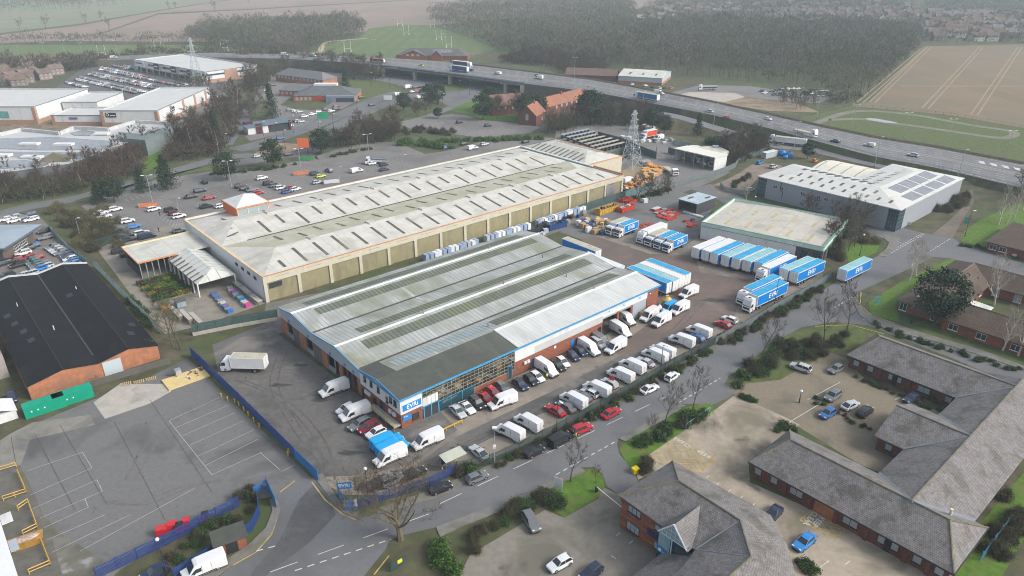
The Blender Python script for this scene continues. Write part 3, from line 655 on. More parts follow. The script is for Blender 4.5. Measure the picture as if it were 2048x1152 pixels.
for(a,za),(b,zb)in zip(PR,PR[1:]):
 if a<=14.4 or True:slab(mb,[(-0.44,a,za+0.02),(-0.3,a,za+0.02),(-0.3,b,zb+0.02),(-0.44,b,zb+0.02)],0.22 if a>14.5 else 0.34)
mb.build('verge_trim',M['blue_trim'],dep)
cw=MB().box((5.0,0.02,0.2),(17.5,0.08,6.3)).box((17.5,0.02,1.6),(28.4,0.08,6.3)).build('curtain_wall',mat('office_glass',(0.03,0.033,0.03),0.03,0.5,0.35,[((0.12,0.1,0.055),0.35,0.56,0.62)],spec=1.0),dep)
mb=MB();u=5.0
while u<28.5:
 zb=0.2 if u<17.4 else 1.6
 mb.box((u-0.025,-0.05,2.4 if u<17.4 else zb),(u+0.025,0.015,6.3));u+=0.98
for z in(2.4,3.2,4.0,4.8,5.6,6.25):mb.box((8.6 if z<4.5 else 5.0,-0.06,z-0.022),(28.4,0.012,z+0.022))
mb.box((17.5,-0.06,1.6),(28.4,0.012,1.68))
mb.build('mullion_grid',M['frame_pale'],cw)
mb=MB().box((8.7,-0.04,0.05),(17.5,0.015,2.4))
mb.build('teal_glass',M['glass_teal'],cw)
mb=MB()
for u in(8.7,11.6,14.5,17.45):mb.box((u-0.05,-0.07,0.05),(u+0.05,-0.045,2.4))
mb.box((8.7,-0.075,2.34),(17.5,-0.045,2.46));mb.build('blue_frame',M['blue_trim'],cw)
dd=MB().box((5.2,-0.08,0.05),(8.5,-0.02,2.65)).build('entrance_door',M['glass'],dep)
MB().box((5.0,-0.14,0.05),(5.25,-0.03,2.8)).box((8.45,-0.14,0.05),(8.7,-0.03,2.8)).box((5.0,-0.14,2.62),(8.7,-0.03,2.8)).box((6.75,-0.13,0.05),(6.95,-0.085,2.62)).build('blue_frame',M['blue_trim'],dd)
d2=box_part('door',(26.6,-0.1,0.05),(27.6,-0.03,2.9),M['glass'],dep)
MB().box((26.45,-0.13,0.05),(26.62,-0.02,3.0)).box((27.58,-0.13,0.05),(27.75,-0.02,3.0)).box((26.45,-0.13,2.9),(27.75,-0.02,3.05)).build('blue_frame',M['blue_trim'],d2)
for u in(33.6,45.5):box_part('door',(u,-0.06,0.05),(u+1.1,0.0,2.3),M['sign_blue'],dep)
box_part('door',(54.4,-0.06,0.05),(55.6,0.0,2.3),M['sign_black'],dep)
s1=box_part('sign_board',(0.5,-0.12,3.7),(4.6,-0.03,5.0),M['sign_blue'],dep)
words(s1,'EVRi',(2.55,-0.14,4.35),0,1.3,M['ink_white'],shear=0.08,bold=0.015,space=1.08)
s2=box_part('sign_board',(0.35,-0.1,1.5),(2.2,-0.02,2.7),M['sign_blue'],dep)
words(s2,'EVRi',(1.0,-0.12,2.4),0,0.4,M['ink_white'])
box_part('sign_board',(4.4,-0.1,2.5),(5.0,-0.02,2.8),M['sign_blue'],dep)
window(dep,(3.2,-0.01,0.9),0,1.4,1.3,'black',1)
for k,(u,n)in enumerate(((57.3,'14'),(62.9,'12'),(68.8,'13'))):
 p_=box_part('bay_number_plate',(u,-0.08,5.0),(u+1.0,-0.03,5.9),paint('plate_pale',(0.6,0.68,0.75)),dep)
 words(p_,n,(u+0.5,-0.1,5.42),0,0.85,M['ink_blue'],'number',bold=0.02)
box_part('roller_shutter',(66.9,0.12,0),(72.2,0.22,4.4),M['shutter'],dep)
MB().box((56.0,0.1,3.9),(61.2,0.3,4.42)).box((61.9,0.1,3.9),(66.2,0.3,4.42)).build('shutter_box',M['steel'],dep)
for u in(31.0,31.9):box_part('air_unit',(u,-0.4,1.9),(u+0.7,-0.01,2.5),M['white'],dep)
mb=MB().tube((40.5,-0.04,2.5),(40.5,-0.01,2.5),0.35,0.35,12);mb.build('round_sign',M['ink_white'],dep)
box_part('lamp_box',(73.0,-0.2,5.2),(73.4,-0.02,5.4),M['white'],dep)
mb=MB();extr(mb,[(0.4,0),(51,0)]+[(v,roof_z(v)-0.16)for v in(51,43.8,34.1,23.8,14.4,7.4,0.4)],'u',L-0.3,L);mb.build('end_wall',M['clad_blue'],dep)
box_part('back_wall',(0.3,50.7,0),(L-0.3,51.0,6.5),M['clad_blue'],dep)
box_part('floor_slab',(0.5,0.5,0),(L-0.5,50.6,0.04),M['interior'],dep)
box_part('inner_wall',(14.0,0.6,0.05),(14.2,14.0,6.3),M['cream'],dep);box_part('inner_wall',(4.0,5.0,0.05),(28.0,5.2,6.2),M['cream'],dep)
Q=Fr(533,606);QL,QD=139.0,57.0
st=fr_empty('warehouse_store',Q,'huge cream store shed with orange roof edge and rows of brown roof lights','warehouse')
VR=(0.5,14.0,28.4,42.5,56.5);ZR=(6.75,8.6,6.85,8.7,6.75)
hu=9.6
def dpoly(name,pts,m,mb=None):return slab(MB(),pts,0.12).build(name,m,st)
u0,u1=0.5,QL-0.5
for k,m in((0,'dish_roof'),(1,'dish_moss'),(2,'dish_roof'),(3,'dish_roof')):
 a,b=VR[k],VR[k+1];za,zb=ZR[k],ZR[k+1]
 if k%2==0:pts=[(u0,a,za),(u1,a,za),(u1-hu,b,zb),(u0+hu,b,zb)]
 else:pts=[(u0+hu,a,za),(u1-hu,a,za),(u1,b,zb),(u0,b,zb)]
 dpoly('roof',pts,M[m])
for(a,r,b),(za,zr,zb)in(((VR[0],VR[1],VR[2]),(ZR[0],ZR[1],ZR[2])),((VR[2],VR[3],VR[4]),(ZR[2],ZR[3],ZR[4]))):
 dpoly('hip_roof',[(u0,a,za),(u0+hu,r,zr),(u0,b,zb)],M['dish_roof'])
 dpoly('hip_roof',[(u1,a,za),(u1,b,zb),(u1-hu,r,zr)],M['dish_roof'])
MB().box((8,28.15,6.8),(QL-8,28.65,6.98)).build('valley_gutter',M['gutter'],st)
def dz(v):
 for k in range(4):
  if VR[k]<=v<=VR[k+1]:return ZR[k]+(ZR[k+1]-ZR[k])*(v-VR[k])/(VR[k+1]-VR[k])
def rlight(u,a,b,w=0.85):
 slab(MB(),[(u-w/2,a,dz(a)+0.05),(u+w/2,a,dz(a)+0.05),(u+w/2,b,dz(b)+0.05),(u-w/2,b,dz(b)+0.05)],0.04).build('roof_light',M['rooflight'],st)
for k in range(21):
 u=7.5+k*6.2
 rlight(u,2.8,6.8 if k in(0,20)else 11.2 if k%3 else 12.2)
 if 0<k<20:rlight(u+1,17+(k%2)*2.5,22.5+(k%2)*3);rlight(u+2,29.8 if k%2 else 33.5,38.5 if k%2 else 40)
 rlight(u+1,45.5+(k%2)*1.5,52 if 0<k<20 else 49)
for v in(33,37.5):slab(MB(),[(2.2,v,6.75+0.4),(7.6,v,6.75+1.45),(7.6,v+0.6,6.75+1.45),(2.2,v+0.6,6.75+0.4)],0.05).build('roof_light',M['rooflight'],st)
for k in range(6):
 for v in(14.0,42.5):MB().box((20+k*19,v-1.2,dz(v)-0.1),(22.4+k*19,v+1.2,dz(v)+0.3)).build('roof_vent',mat('vent_box',(0.42,0.41,0.38),0.7),st)
mb=MB().box((0.3,0.3,0),(QL-0.3,0.55,5.3));mb.build('recessed_wall',M['olive'],st)
box_part('wall_band',(0.0,0.0,5.3),(QL,0.56,7.2),M['cream'],st)
nb=15
for k in range(nb+1):
 u=0.45+(QL-0.9)*k/nb
 box_part('pilaster',(u-0.45,-0.02,0),(u+0.45,0.28,5.3),M['cream'],st)
box_part('left_wall',(-0.02,0.56,0),(0.4,QD,7.2),M['white'],st)
box_part('end_wall',(QL-0.4,0.56,0),(QL,QD,7.2),M['cream'],st)
box_part('back_wall',(0.4,QD-0.4,0),(QL-0.4,QD,7.2),M['cream'],st)
MB().box((-0.1,-0.12,7.2),(QL+0.1,0.12,7.36)).box((QL-0.2,0.2,7.2),(QL+0.1,15,7.7)).build('orange_edge',M['orange'],st)
MB().box((-0.1,0.2,7.2),(0.55,QD,7.4)).build('coping',mat('peach_coping',(0.6,0.45,0.27),0.7),st)
MB().box((0.2,QD-0.9,7.2),(QL,QD-0.1,7.6)).box((QL-0.9,15,7.2),(QL,QD-0.9,7.6)).build('coping',mat('pale_green_coping',(0.5,0.56,0.54),0.7),st)
MB().box((0.2,QD-0.1,7.1),(QL,QD+0.12,7.65)).build('orange_edge',M['orange'],st)
for v in(5.0,9.0,13.0,17.0):window(st,(-0.03,v,5.0),1,1.6,0.8,'black',1,1,False)
window(st,(3.2,0.2,3.6),0,3.4,1.3,'black',3,1,False)
rs=box_part('roller_shutter',(QL-8.8,0.1,0),(QL-4.2,0.29,4.6),mat('grey_shutter',(0.22,0.22,0.23),0.5),st)
for k in range(14):box_part('wall_stain',(3+k*9.2,-0.012,6.35),(7+k*9.2,0.0,6.5),mat('stain_vent',(0.3,0.28,0.23),0.9),st)
tw=MB().box((12.8,47,5),(23.3,58,10.2)).build('entrance_tower',M['orange_red'],st)
MB().box((13.2,46.9,7.3),(23.0,46.97,10.1)).build('glazing',mat('tower_glass',(0.26,0.31,0.33),0.2,0.1),tw)
mb=MB()
for k in range(4):mb.box((13.0+k*3.25,46.8,7.2),(13.25+k*3.25,46.96,10.2))
mb.build('mullion',M['cream'],tw)
mb=MB();P4=[(12.9,47,10.6),(23.2,47,10.6),(23.2,58,10.6),(12.9,58,10.6)]
for k in range(4):mb.poly([P4[k],P4[(k+1)%4],(18.05,52.5,13.0)])
mb.build('pyramid_roof',M['white'],tw)
MB().box((12.6,46.7,10.2),(23.5,58.3,10.6)).build('orange_edge',M['orange'],tw)
wg=empty('roof_wing',(0,0,0));wg.parent=st;KIDS.setdefault(st.name,[]).append(wg)
U0,U1,V0,V1=QL,QL+22.4,20.0,58.5
MB().box((U0,V0,0),(U1,V1,6.3)).build('wing_wall',M['cream'],wg)
MB().box((U0,V0-0.1,6.3),(U1+0.1,V0+0.15,6.6)).box((U1-0.15,V0+0.15,6.3),(U1+0.1,V1,6.6)).build('orange_edge',M['orange'],wg)
um=(U0+U1)/2
mb=MB()
R0,R1=(um,V0+9,9.0),(um,V1-9,9.0);c=[(U0,V0+0.15,6.4),(U1-0.15,V0+0.15,6.4),(U1-0.15,V1,6.4),(U0,V1,6.4)]
for f in([c[0],c[1],R0],[c[1],c[2],R1,R0],[c[2],c[3],R1],[c[3],c[0],R0,R1]):slab(mb,f,0.1)
mb.build('wing_roof',M['dish_roof'],wg)
mb=MB()
for k in range(11):
 v=V0+5+k*2.7
 for sg in(-1,1):
  a=(um+sg*3.0,v,9.0-3.0*0.232+0.06);b=(um+sg*9.0,v,9.0-9.0*0.232+0.06)
  lim=min(v-V0,V1-v);
  if lim<10:b=(um+sg*max(3.2,9.5),v,9.0-9.5*0.232+0.06);a=(um+sg*max(3.0,11.4-lim*1.15),v,9.0-max(3.0,11.4-lim*1.15)*0.232+0.06)
  if abs(a[0]-b[0])<0.5:continue
  slab(mb,[(a[0],a[1],a[2]),(a[0],a[1]+0.9,a[2]),(b[0],b[1]+0.9,b[2]),(b[0],b[1],b[2])],0.03)
mb.build('roof_lights',M['rooflight'],wg)
gc=empty('garden_wing',(0,0,0));gc.parent=st;KIDS[st.name].append(gc)
MB().box((-19.6,36.5,4.6),(-0.05,51.0,5.0)).build('flat_roof',M['dish_roof'],gc)
MB().box((-19.6,51.0,4.7),(-0.05,51.9,5.2)).build('roof_edge',mat('yellowed_edge',(0.6,0.52,0.32),0.7),gc)
MB().box((-19.8,36.3,4.7),(-9.5,36.5,5.04)).box((-19.8,36.5,4.7),(-19.6,51.9,5.04)).build('orange_edge',M['orange'],gc)
MB().box((-19.4,50.4,0),(-0.1,50.8,4.6)).box((-19.4,37,0),(-19.1,50.4,2.6)).build('garden_wall',M['frame_dark'],gc)
mb=MB()
for k in range(7):mb.box((-19.4+k*1.6,36.7,0),(-19.2+k*1.6,36.9,4.6))
mb.build('post',M['steel'],gc)
mb=MB()
a,b,m_,va,vb,ze,zr=-11.8,-1.6,-6.4,14.6,37.4,3.7,5.6
slab(mb,[(a,va,ze),(m_,va+3.5,zr),(m_,vb,zr),(a,vb,ze)],0.1);slab(mb,[(m_,va+3.5,zr),(b,va,ze),(b,vb,ze),(m_,vb,zr)],0.1);slab(mb,[(a,va,ze),(b,va,ze),(m_,va+3.5,zr)],0.1)
mb.build('canopy_roof',mat('garden_canopy',(0.5,0.51,0.48),0.6,0.1,0.4,[((0.36,0.35,0.26),0.3,0.56,0.72)],stripes=(0,2.85,0.1,(0.3,0.3,0.27))),gc)
mb=MB()
for k in range(7):mb.box((a,va+k*3.7,0),(a+0.3,va+k*3.7+0.3,ze-0.1))
mb.box((b-0.4,va,0),(b-0.1,va+0.3,ze-0.1));mb.build('canopy_post',M['white'],gc)
mb=MB()
for k in range(8):slab(mb,[(a-0.3,va+2+k*2.7,ze+0.1),(a+2.6,va+2+k*2.7,ze+1.13),(a+2.6,va+2.6+k*2.7,ze+1.13),(a-0.3,va+2.6+k*2.7,ze+0.1)],0.04)
mb.build('canopy_strips',M['rooflight'],gc)
g=Fr(1641,530,math.radians(54.6));GW,GD,GZ=29.0,36.6,5.5
gu=fr_empty('trade_unit',g,'white walled unit with pale flat roof and green trim beside the parked trailers','warehouse')
MB().box((0,7.5,0),(0.3,GD,GZ-1.2)).build('white_wall',M['white'],gu)
MB().box((0.05,0.3,0),(0.35,7.5,GZ-1.2)).box((0.35,0.05,0),(GW,0.35,GZ-1.2)).build('dark_wall',mat('dark_brick_wall',(0.075,0.07,0.07),0.85),gu)
MB().box((-0.12,0,GZ-1.2),(0.35,GD,GZ)).box((0.35,-0.1,GZ-1.2),(GW,0.35,GZ)).box((GW-0.35,0.35,0),(GW,GD,GZ)).box((0.35,GD-0.35,0),(GW-0.35,GD,GZ)).build('parapet',M['clad_blue']if 0 else mat('pale_parapet',(0.5,0.55,0.55),0.6),gu)
mb=MB()
for z,o in((GZ-1.3,0.2),(GZ,0.12)):
 mb.box((-0.12-o,-0.1-o,z),(0.1,GD+o,z+0.14)).box((0.1,-0.1-o,z),(GW+o,0.1,z+0.14))
mb.box((GW-0.2,0.1,GZ),(GW+0.12,GD,GZ+0.14)).box((0.1,GD-0.2,GZ),(GW-0.2,GD+0.12,GZ+0.14))
mb.build('green_trim',M['green_trim'],gu)
cr=mat('lichen_flat_roof',(0.43,0.415,0.36),0.85,0.1,0.4,[((0.34,0.325,0.28),0.2,0.5,0.66)],stripes=(1,7.2,0.02,(0.3,0.28,0.24)))
mb=MB();slab(mb,[(0.4,0.4,GZ-0.8),(GW-0.4,0.4,GZ-0.8),(GW-0.4,18.3,GZ-0.15),(0.4,18.3,GZ-0.15)]);slab(mb,[(0.4,18.3,GZ-0.15),(GW-0.4,18.3,GZ-0.15),(GW-0.4,GD-0.4,GZ-0.8),(0.4,GD-0.4,GZ-0.8)])
mb.build('roof',cr,gu)
for k in range(5):
 for j,(a,b)in enumerate(((4,10),(17,22))):
  v=5+k*6.2+j*2;z=GZ-0.15-abs(v-18.3)*0.036
  MB().box((a,v,z-0.2),(b,v+1.0,z+0.06)).build('roof_light',mat('yellowed_roof_light',(0.4,0.35,0.21),0.8,0.15,0.6),gu)
for v in(1.6,5.0):window(gu,(0.04,v,0.9),1,2.0,2.4,'teal',3,4,False)
for u in(3,8,13,18):window(gu,(u,0.04,0.9),0,2.2,2.4,'teal',3,4,False)
Dd=Fr(1801,462)
gy=fr_empty('distribution_unit',Dd,'large grey clad warehouse with white roof, solar panels and glazed corners','warehouse')
ua,ub,uc,vb_,vc,ZE=-2.4,22.5,51.0,51.0,26.0,7.6
mb=MB().box((ua,4.2,0),(ua+0.3,vb_-3.4,ZE)).box((2.2,0.8,0),(uc,1.1,ZE)).box((uc-0.3,1.1,0),(uc,vc,ZE)).box((ub,vc-0.3,0),(uc-0.3,vc,ZE)).box((ub-0.3,vc,0),(ub,vb_,ZE)).box((ua+3.4,vb_-0.3,0),(ub-0.3,vb_,ZE))
mb.build('cladding',M['clad_grey'],gy)
for(c0,c1,n)in(((ua+0.05,0.85),(2.2,4.2),0),((ua+0.05,vb_-3.4),(ua+3.4,vb_-0.05),1)):
 gl=MB().box((c0[0],c0[1],0),(c1[0],c1[1],ZE-0.3)).build('glazed_corner',M['glass_teal'],gy)
 mb=MB()
 for k in range(5):
  v=c0[1]+(c1[1]-c0[1])*k/4;mb.box((c0[0]-0.06,v-0.05,0),(c0[0]-0.01,v+0.05,ZE-0.3))
 for k in range(6):
  u=c0[0]+(c1[0]-c0[0])*k/5
  if n==0:mb.box((u-0.05,c0[1]-0.06,0),(u+0.05,c0[1]-0.01,ZE-0.3))
 for k in range(6):
  z=(ZE-0.35)*k/5;mb.box((c0[0]-0.07,c0[1],z),(c0[0]-0.008,c1[1],z+0.08))
  if n==0:mb.box((c0[0],c0[1]-0.07,z),(c1[0],c0[1]-0.008,z+0.08))
 mb.build('mullion_grid',mat('slate_frame',(0.12,0.15,0.17),0.5),gl)
wr=mat('white_sheet_roof',(0.52,0.525,0.495),0.6,0.06,0.3,[((0.43,0.435,0.4),0.2,0.55,0.7)],stripes=(0,8.0,0.012,(0.42,0.42,0.4)))
zr_=9.6;um=(ua+ub)/2;vm=vc/2+0.4
o=0.35
RA0,RA1=(um,vb_-12,zr_),(um,13.2,zr_);RB1=(uc-12,13.2,zr_)
cA=[(ua-o,0.8-o,ZE),(ua-o,vb_+o,ZE),(ub,vb_+o,ZE)]
mb=MB();slab(mb,[cA[0],(um,13.2,zr_),RA0,cA[1]]);mb.build('roof',wr,gy)
mb=MB();slab(mb,[cA[1],RA0,cA[2]]);slab(mb,[cA[2],RA0,(um,13.2,zr_),(ub,vc,ZE)]);mb.build('roof',wr,gy)
mb=MB();slab(mb,[cA[0],(uc+o,0.8-o,ZE),RB1,(um,13.2,zr_)]);slab(mb,[(uc+o,0.8-o,ZE),(uc+o,vc,ZE),RB1]);slab(mb,[RB1,(uc+o,vc,ZE),(ub,vc,ZE),(um,13.2,zr_)]);mb.build('roof',wr,gy)
MB().box((ua-0.45,0.4,ZE-0.3),(ua-0.3,vb_+o,ZE)).box((ua-0.3,0.35,ZE-0.3),(uc+o,0.5,ZE)).build('gutter',mat('pale_gutter',(0.38,0.42,0.42),0.6),gy)
def on_roof(name,u0,u1,v0,v1,side,m,lift=0.06):
 def zz(u,v):
  d=(u-ua)/(um-ua)if side=='L' else(v-0.8)/(13.2-0.8)
  return ZE+(zr_-ZE)*d+lift
 slab(MB(),[(u0,v0,zz(u0,v0)),(u1,v0,zz(u1,v0)),(u1,v1,zz(u1,v1)),(u0,v1,zz(u0,v1))],0.05).build(name,m,gy)
for k in range(11):on_roof('roof_light',0.2,2.6,5+k*3.9,5.9+k*3.9,'L',M['rooflight'])
for k in range(8):on_roof('roof_light',4.6,7.2,12+k*3.9,12.9+k*3.9,'L',M['rooflight'])
for k in range(4):
 on_roof('solar_array',9+k*9.6,17.6+k*9.6,1.6,5.6,'R',M['solar'])
 on_roof('solar_array',12+k*8.0,19.2+k*8.0,6.8,11.4,'R',M['solar'])
for k in range(12):on_roof('roof_light',8+k*3.3,9+k*3.3,5.8,6.6,'R',M['white'],0.09)
for k in range(9):
 for j in range(2):slab(MB(),[(11+k*2.9,16.5+j*5,9.1-j*0.78),(12+k*2.9,16.5+j*5,9.1-j*0.78),(12+k*2.9,18.5+j*5,8.8-j*0.78),(11+k*2.9,18.5+j*5,8.8-j*0.78)],0.02).build('roof_light',M['rooflight'],gy)
mb=MB()
for k in range(26):
 u,v=11.6+(k%3)*2.2,17+(k//3)*3.0
 mb.box((u,v,0),(u+2,v+(2.0 if(k*7)%3 else 1.1),0.05))
for i,p in enumerate(mb.v):mb.v[i]=(p[0],p[1],p[2]+ZE+(zr_-ZE)*(ub-p[0])/(ub-um)+0.05)
mb.build('solar_array',mat('dark_solar',(0.03,0.035,0.05),0.3),gy)
for v in(44,41.5,33.5,27.6,24.8):window(gy,(ua-0.02,v,4.6),1,1.5,1.0,'whitedark',2,1,False)
mb=MB().tube((ua-0.1,41.9,7.2),(ua-0.1,41.9,4.2),0.12).tube((ua-0.1,41.9,4.2),(ua-0.1,40.9,4.0),0.12).tube((ua-0.1,40.9,4.0),(ua-0.1,40.9,1.6),0.12);mb.build('downpipe',M['frame_dark'],gy)
mb=MB().box((ua-0.04,30.2,0.5),(ua-0.01,30.35,ZE)).box((ua-0.04,19,0.5),(ua-0.01,19.15,ZE)).box((ua-0.04,10.4,0.5),(ua-0.01,10.55,ZE));mb.build('cladding_joint',mat('joint_grey',(0.16,0.17,0.19),0.6),gy)
MB().box((26,25.9+0.2,0),(46,46,5.6)).build('rear_hall',M['clad_grey'],gy)
mb=MB()
for k in range(6):
 a,b=26+20*k/6,26+20*(k+1)/6;f=lambda u:5.7+1.5*math.sin(PI*(u-26)/20)
 slab(mb,[(a,25.9+0.2,f(a)),(b,26.1,f(b)),(b,46.2,f(b)),(a,46.2,f(a))],0.1)
mb.build('rear_roof',mat('cream_sheet_roof',(0.6,0.58,0.5),0.7,0.06,0.3,stripes=(0,5.0,0.1,(0.3,0.27,0.2))),gy)
B=Fr(1393,430)
db=fr_empty('storage_shed',B,'small dark grey box shed with open front and pale flat roof','shed')
MB().box((-0.5,0,0),(10.6,0.2,4.0)).box((-0.5,7.3,0),(10.6,7.5,4.0)).box((10.4,0.2,0),(10.6,7.3,4.0)).box((-0.5,0.2,3.5),(-0.3,7.3,4.0)).build('wall',mat('dark_grey_sheet',(0.06,0.062,0.068),0.6),db)
MB().box((-0.7,-0.2,4.0),(10.8,7.7,4.15)).build('roof',mat('pale_blue_grey_roof',(0.36,0.43,0.47),0.6),db)
for p in((2.0,5.0),(6.6,1.2)):MB().box((p[0],p[1],4.15),(p[0]+3,p[1]+0.9,4.2)).build('roof_light',M['frame_dark'],db)
S=Fr(1426,346)
sh=fr_empty('open_shed',S,'open-fronted pale timber store shed with white end wall in the builders yard','shed')
MB().box((3.0,1.8,0),(11.8,2.0,5.2)).box((11.6,2.0,0),(11.8,21.6,5.0)).box((3.0,21.6,0),(11.8,21.8,5.2)).build('wall',M['white'],sh)
slab(MB(),[(2.4,1.5,5.7),(12.0,1.5,5.3),(12.0,22.1,5.3),(2.4,22.1,5.7)],0.3).build('roof',mat('cream_roof',(0.6,0.6,0.53),0.7,0.05),sh)
mb=MB()
for k in range(5):mb.box((3.0,2.0+k*4.9,0),(3.25,2.25+k*4.9,5.3))
mb.build('post',M['steel'],sh)
mb=MB()
for k in range(3):
 for j in range(3):mb.box((8.0,3+k*6.2,0.3+j*1.5),(11.0,7.6+k*6.2,0.45+j*1.5))
 for u in(8.0,10.9):mb.box((u,3+k*6.2,0),(u+0.1,3.1+k*6.2,4.6)).box((u,7.5+k*6.2,0),(u+0.1,7.6+k*6.2,4.6))
tag(mb.build('pallet_rack',M['steel'],sh))
mb=MB()
for k in range(26):
 v=3+rnd.random()*17;z=rnd.choice((0.05,0.46,1.96));mb.box((6.4+rnd.random()*2,v,z),(7.6+rnd.random()*3,v+1.0,z+0.6+rnd.random()*0.5),rnd.randint(0,2))
mb.build('stored_goods',[M['white'],M['timber'],M['steel']],sh)
tk=empty('storage_tank',at(1421,318),0,'round pale concrete tank with flat domed lid beside the open shed','tank')
MB().tube((0,0,0),(0,0,3.6),7.2,7.2,32).build('tank_wall',mat('tank_grey',(0.3,0.33,0.34),0.7),tk)
MB().tube((0,0,3.6),(0,0,4.1),7.4,6.2,32).build('lid',mat('tank_lid',(0.5,0.49,0.43),0.8),tk)
MB().box((1.5,3,4.1),(4,5,4.9)).build('hatch',M['steel'],tk)
tk2=empty('storage_tank',at(1388,306),0,'small low white tank half hidden behind the open shed roof','tank')
MB().tube((0,0,0),(0,0,2.6),3.4,3.4,20).build('tank_wall',M['white'],tk2);MB().tube((0,0,2.6),(0,0,3.0),3.4,2.6,20).build('lid',M['white'],tk2)
K=Fr(66,800)
bk=fr_empty('brick_works',K,'low orange brick works under a huge black double-ridged roof','warehouse')
PK=[(-0.3,3.3),(6.4,4.7),(12.8,3.6),(19.0,4.8),(24.8,3.4)]
mb=MB();extr(mb,[(-0.2,0),(24.6,0),(24.6,3.3),(19,4.65),(12.8,3.45),(6.4,4.55),(-0.2,3.2)],'v',0,0.3);mb.build('front_wall',M['brick_orange'],bk)
mb=MB()
for(a,za),(b,zb)in zip(PK,PK[1:]):slab(mb,[(a,-0.15,za),(b,-0.15,zb),(b,60.5,zb),(a,60.5,za)],0.15)
mb.build('roof',M['black_roof'],bk)
mb=MB().box((12.65,4,3.5),(12.95,60,3.72));mb.build('valley_gutter',mat('grey_seam',(0.05,0.05,0.05),0.6),bk)
mb=MB()
for u,z in((6.4,4.7),(19.0,4.8)):mb.box((u-0.12,0,z-0.04),(u+0.12,60,z+0.05))
mb.build('ridge_cap',mat('dull_ridge',(0.018,0.018,0.019),0.7),bk)
mb=MB();PB=[(p[0],p[1]+0.4)for p in PK];extr(mb,PB+[(24.8,0),(-0.3,0)],'v',60.5,60.9);mb.build('back_parapet',mat('pale_parapet_grey',(0.45,0.46,0.47),0.7),bk)
MB().box((24.4,0.3,0),(24.7,60.4,3.2)).box((-0.2,0.3,0),(0.1,60.4,3.1)).build('side_wall',M['brick_orange'],bk)
def pkz(u):
 for(a,za),(b,zb)in zip(PK,PK[1:]):
  if a<=u<=b:return za+(zb-za)*(u-a)/(b-a)+0.03
for u,v in((3,24),(2.2,30),(1.6,36),(22.5,12),(15.3,38),(21,7),(3.5,18)):za,zb=pkz(u),pkz(u+1.3);slab(MB(),[(u,v,za),(u+1.3,v,zb),(u+1.3,v+2.2,zb),(u,v+2.2,za)],0.03).build('roof_patch',mat('grey_patch',(0.028,0.029,0.031),0.6),bk)
sd=box_part('roller_shutter',(13.4,-0.14,0),(17.0,-0.02,3.3),mat('pale_blue_shutter',(0.42,0.49,0.52),0.5,0.04,stripes=(1,0.3,0.2,(0.36,0.42,0.45))),bk)
for u,v in((5,40),(18,41),(9,21)):MB().tube((u,v,3.6),(u,v,5.4),0.1).build('vent_pipe',M['white'],bk)
nb_=empty('block_workshop',at(-2,760),ANG,'grey rendered workshop with flat roof at the left edge','building')
MB().box((-12,0,0),(2.0,8,5.2)).box((-12,8,0),(1.6,20,6.2)).build('wall',mat('grey_render',(0.27,0.25,0.225),0.9,0.15,0.5),nb_)
MB().box((-12,-0.05,0),(-1.2,0.0,3.0)).build('door_opening',M['dark'],nb_)  # flat black panel: the shade inside the opening is painted on
MB().box((-12,8.2,6.2),(1.8,20.2,6.35)).build('roof',mat('grey_felt',(0.25,0.24,0.23),0.9),nb_)
cd=empty('car_showroom',(-145.7,190.5,0),0.05,'car showroom with overhanging pale blue-grey roof and dark glazing','building')
MB().box((-38,2,0),(-2,18,4.2)).build('wall',mat('showroom_brick',(0.11,0.085,0.075),0.85),cd)
MB().box((-40,0,4.3),(0,20,4.9)).build('fascia',mat('showroom_fascia',(0.09,0.12,0.15),0.6),cd)
mb=MB();slab(mb,[(-40,0,4.95),(0,0,4.95),(-8,10,6.0),(-40,10,6.0)]);slab(mb,[(0,0,4.95),(0,20,4.95),(-8,10,6.0)]);slab(mb,[(0,20,4.95),(-40,20,4.95),(-40,10,6.0),(-8,10,6.0)])
mb.build('roof',mat('blue_grey_roof',(0.25,0.3,0.345),0.5,0.06,0.2),cd)
MB().box((-12,-0.3,3.2),(-3,-0.05,4.1)).build('sign_board',M['white'],cd)
for k in range(3):window(cd,(-1.98,8+k*2.5,1.0),3,2.0,1.6,'whitedark',3,2)
lb=empty('loading_shed',at(33,1150,0),ANG+PI/2,'white-roofed loading shed with blue doors at the lower left corner','warehouse')
MB().box((-20,-0.4+0.4,0),(15.5,30,4.2)).build('wall',M['clad_blue'],lb)
MB().box((-20,-0.3,4.2),(15.8,30,4.45)).build('roof',mat('white_membrane_roof',(0.62,0.64,0.64),0.7,0.08,0.4,[((0.4,0.42,0.42),0.5,0.62,0.75)]),lb)
for u in(-4.5,0.5,5.5,10.5):box_part('dock_door',(u,-0.1,0.6),(u+3,-0.02,3.8),M['blue_bright']if u<2 else M['sign_black'],lb)
box_part('canopy',(9.0,-1.8,2.8),(11.5,-0.3,3.0),M['white'],lb);box_part('canopy',(2.0,-1.4,2.6),(4.6,-0.3,2.8),M['clad_blue'],lb)
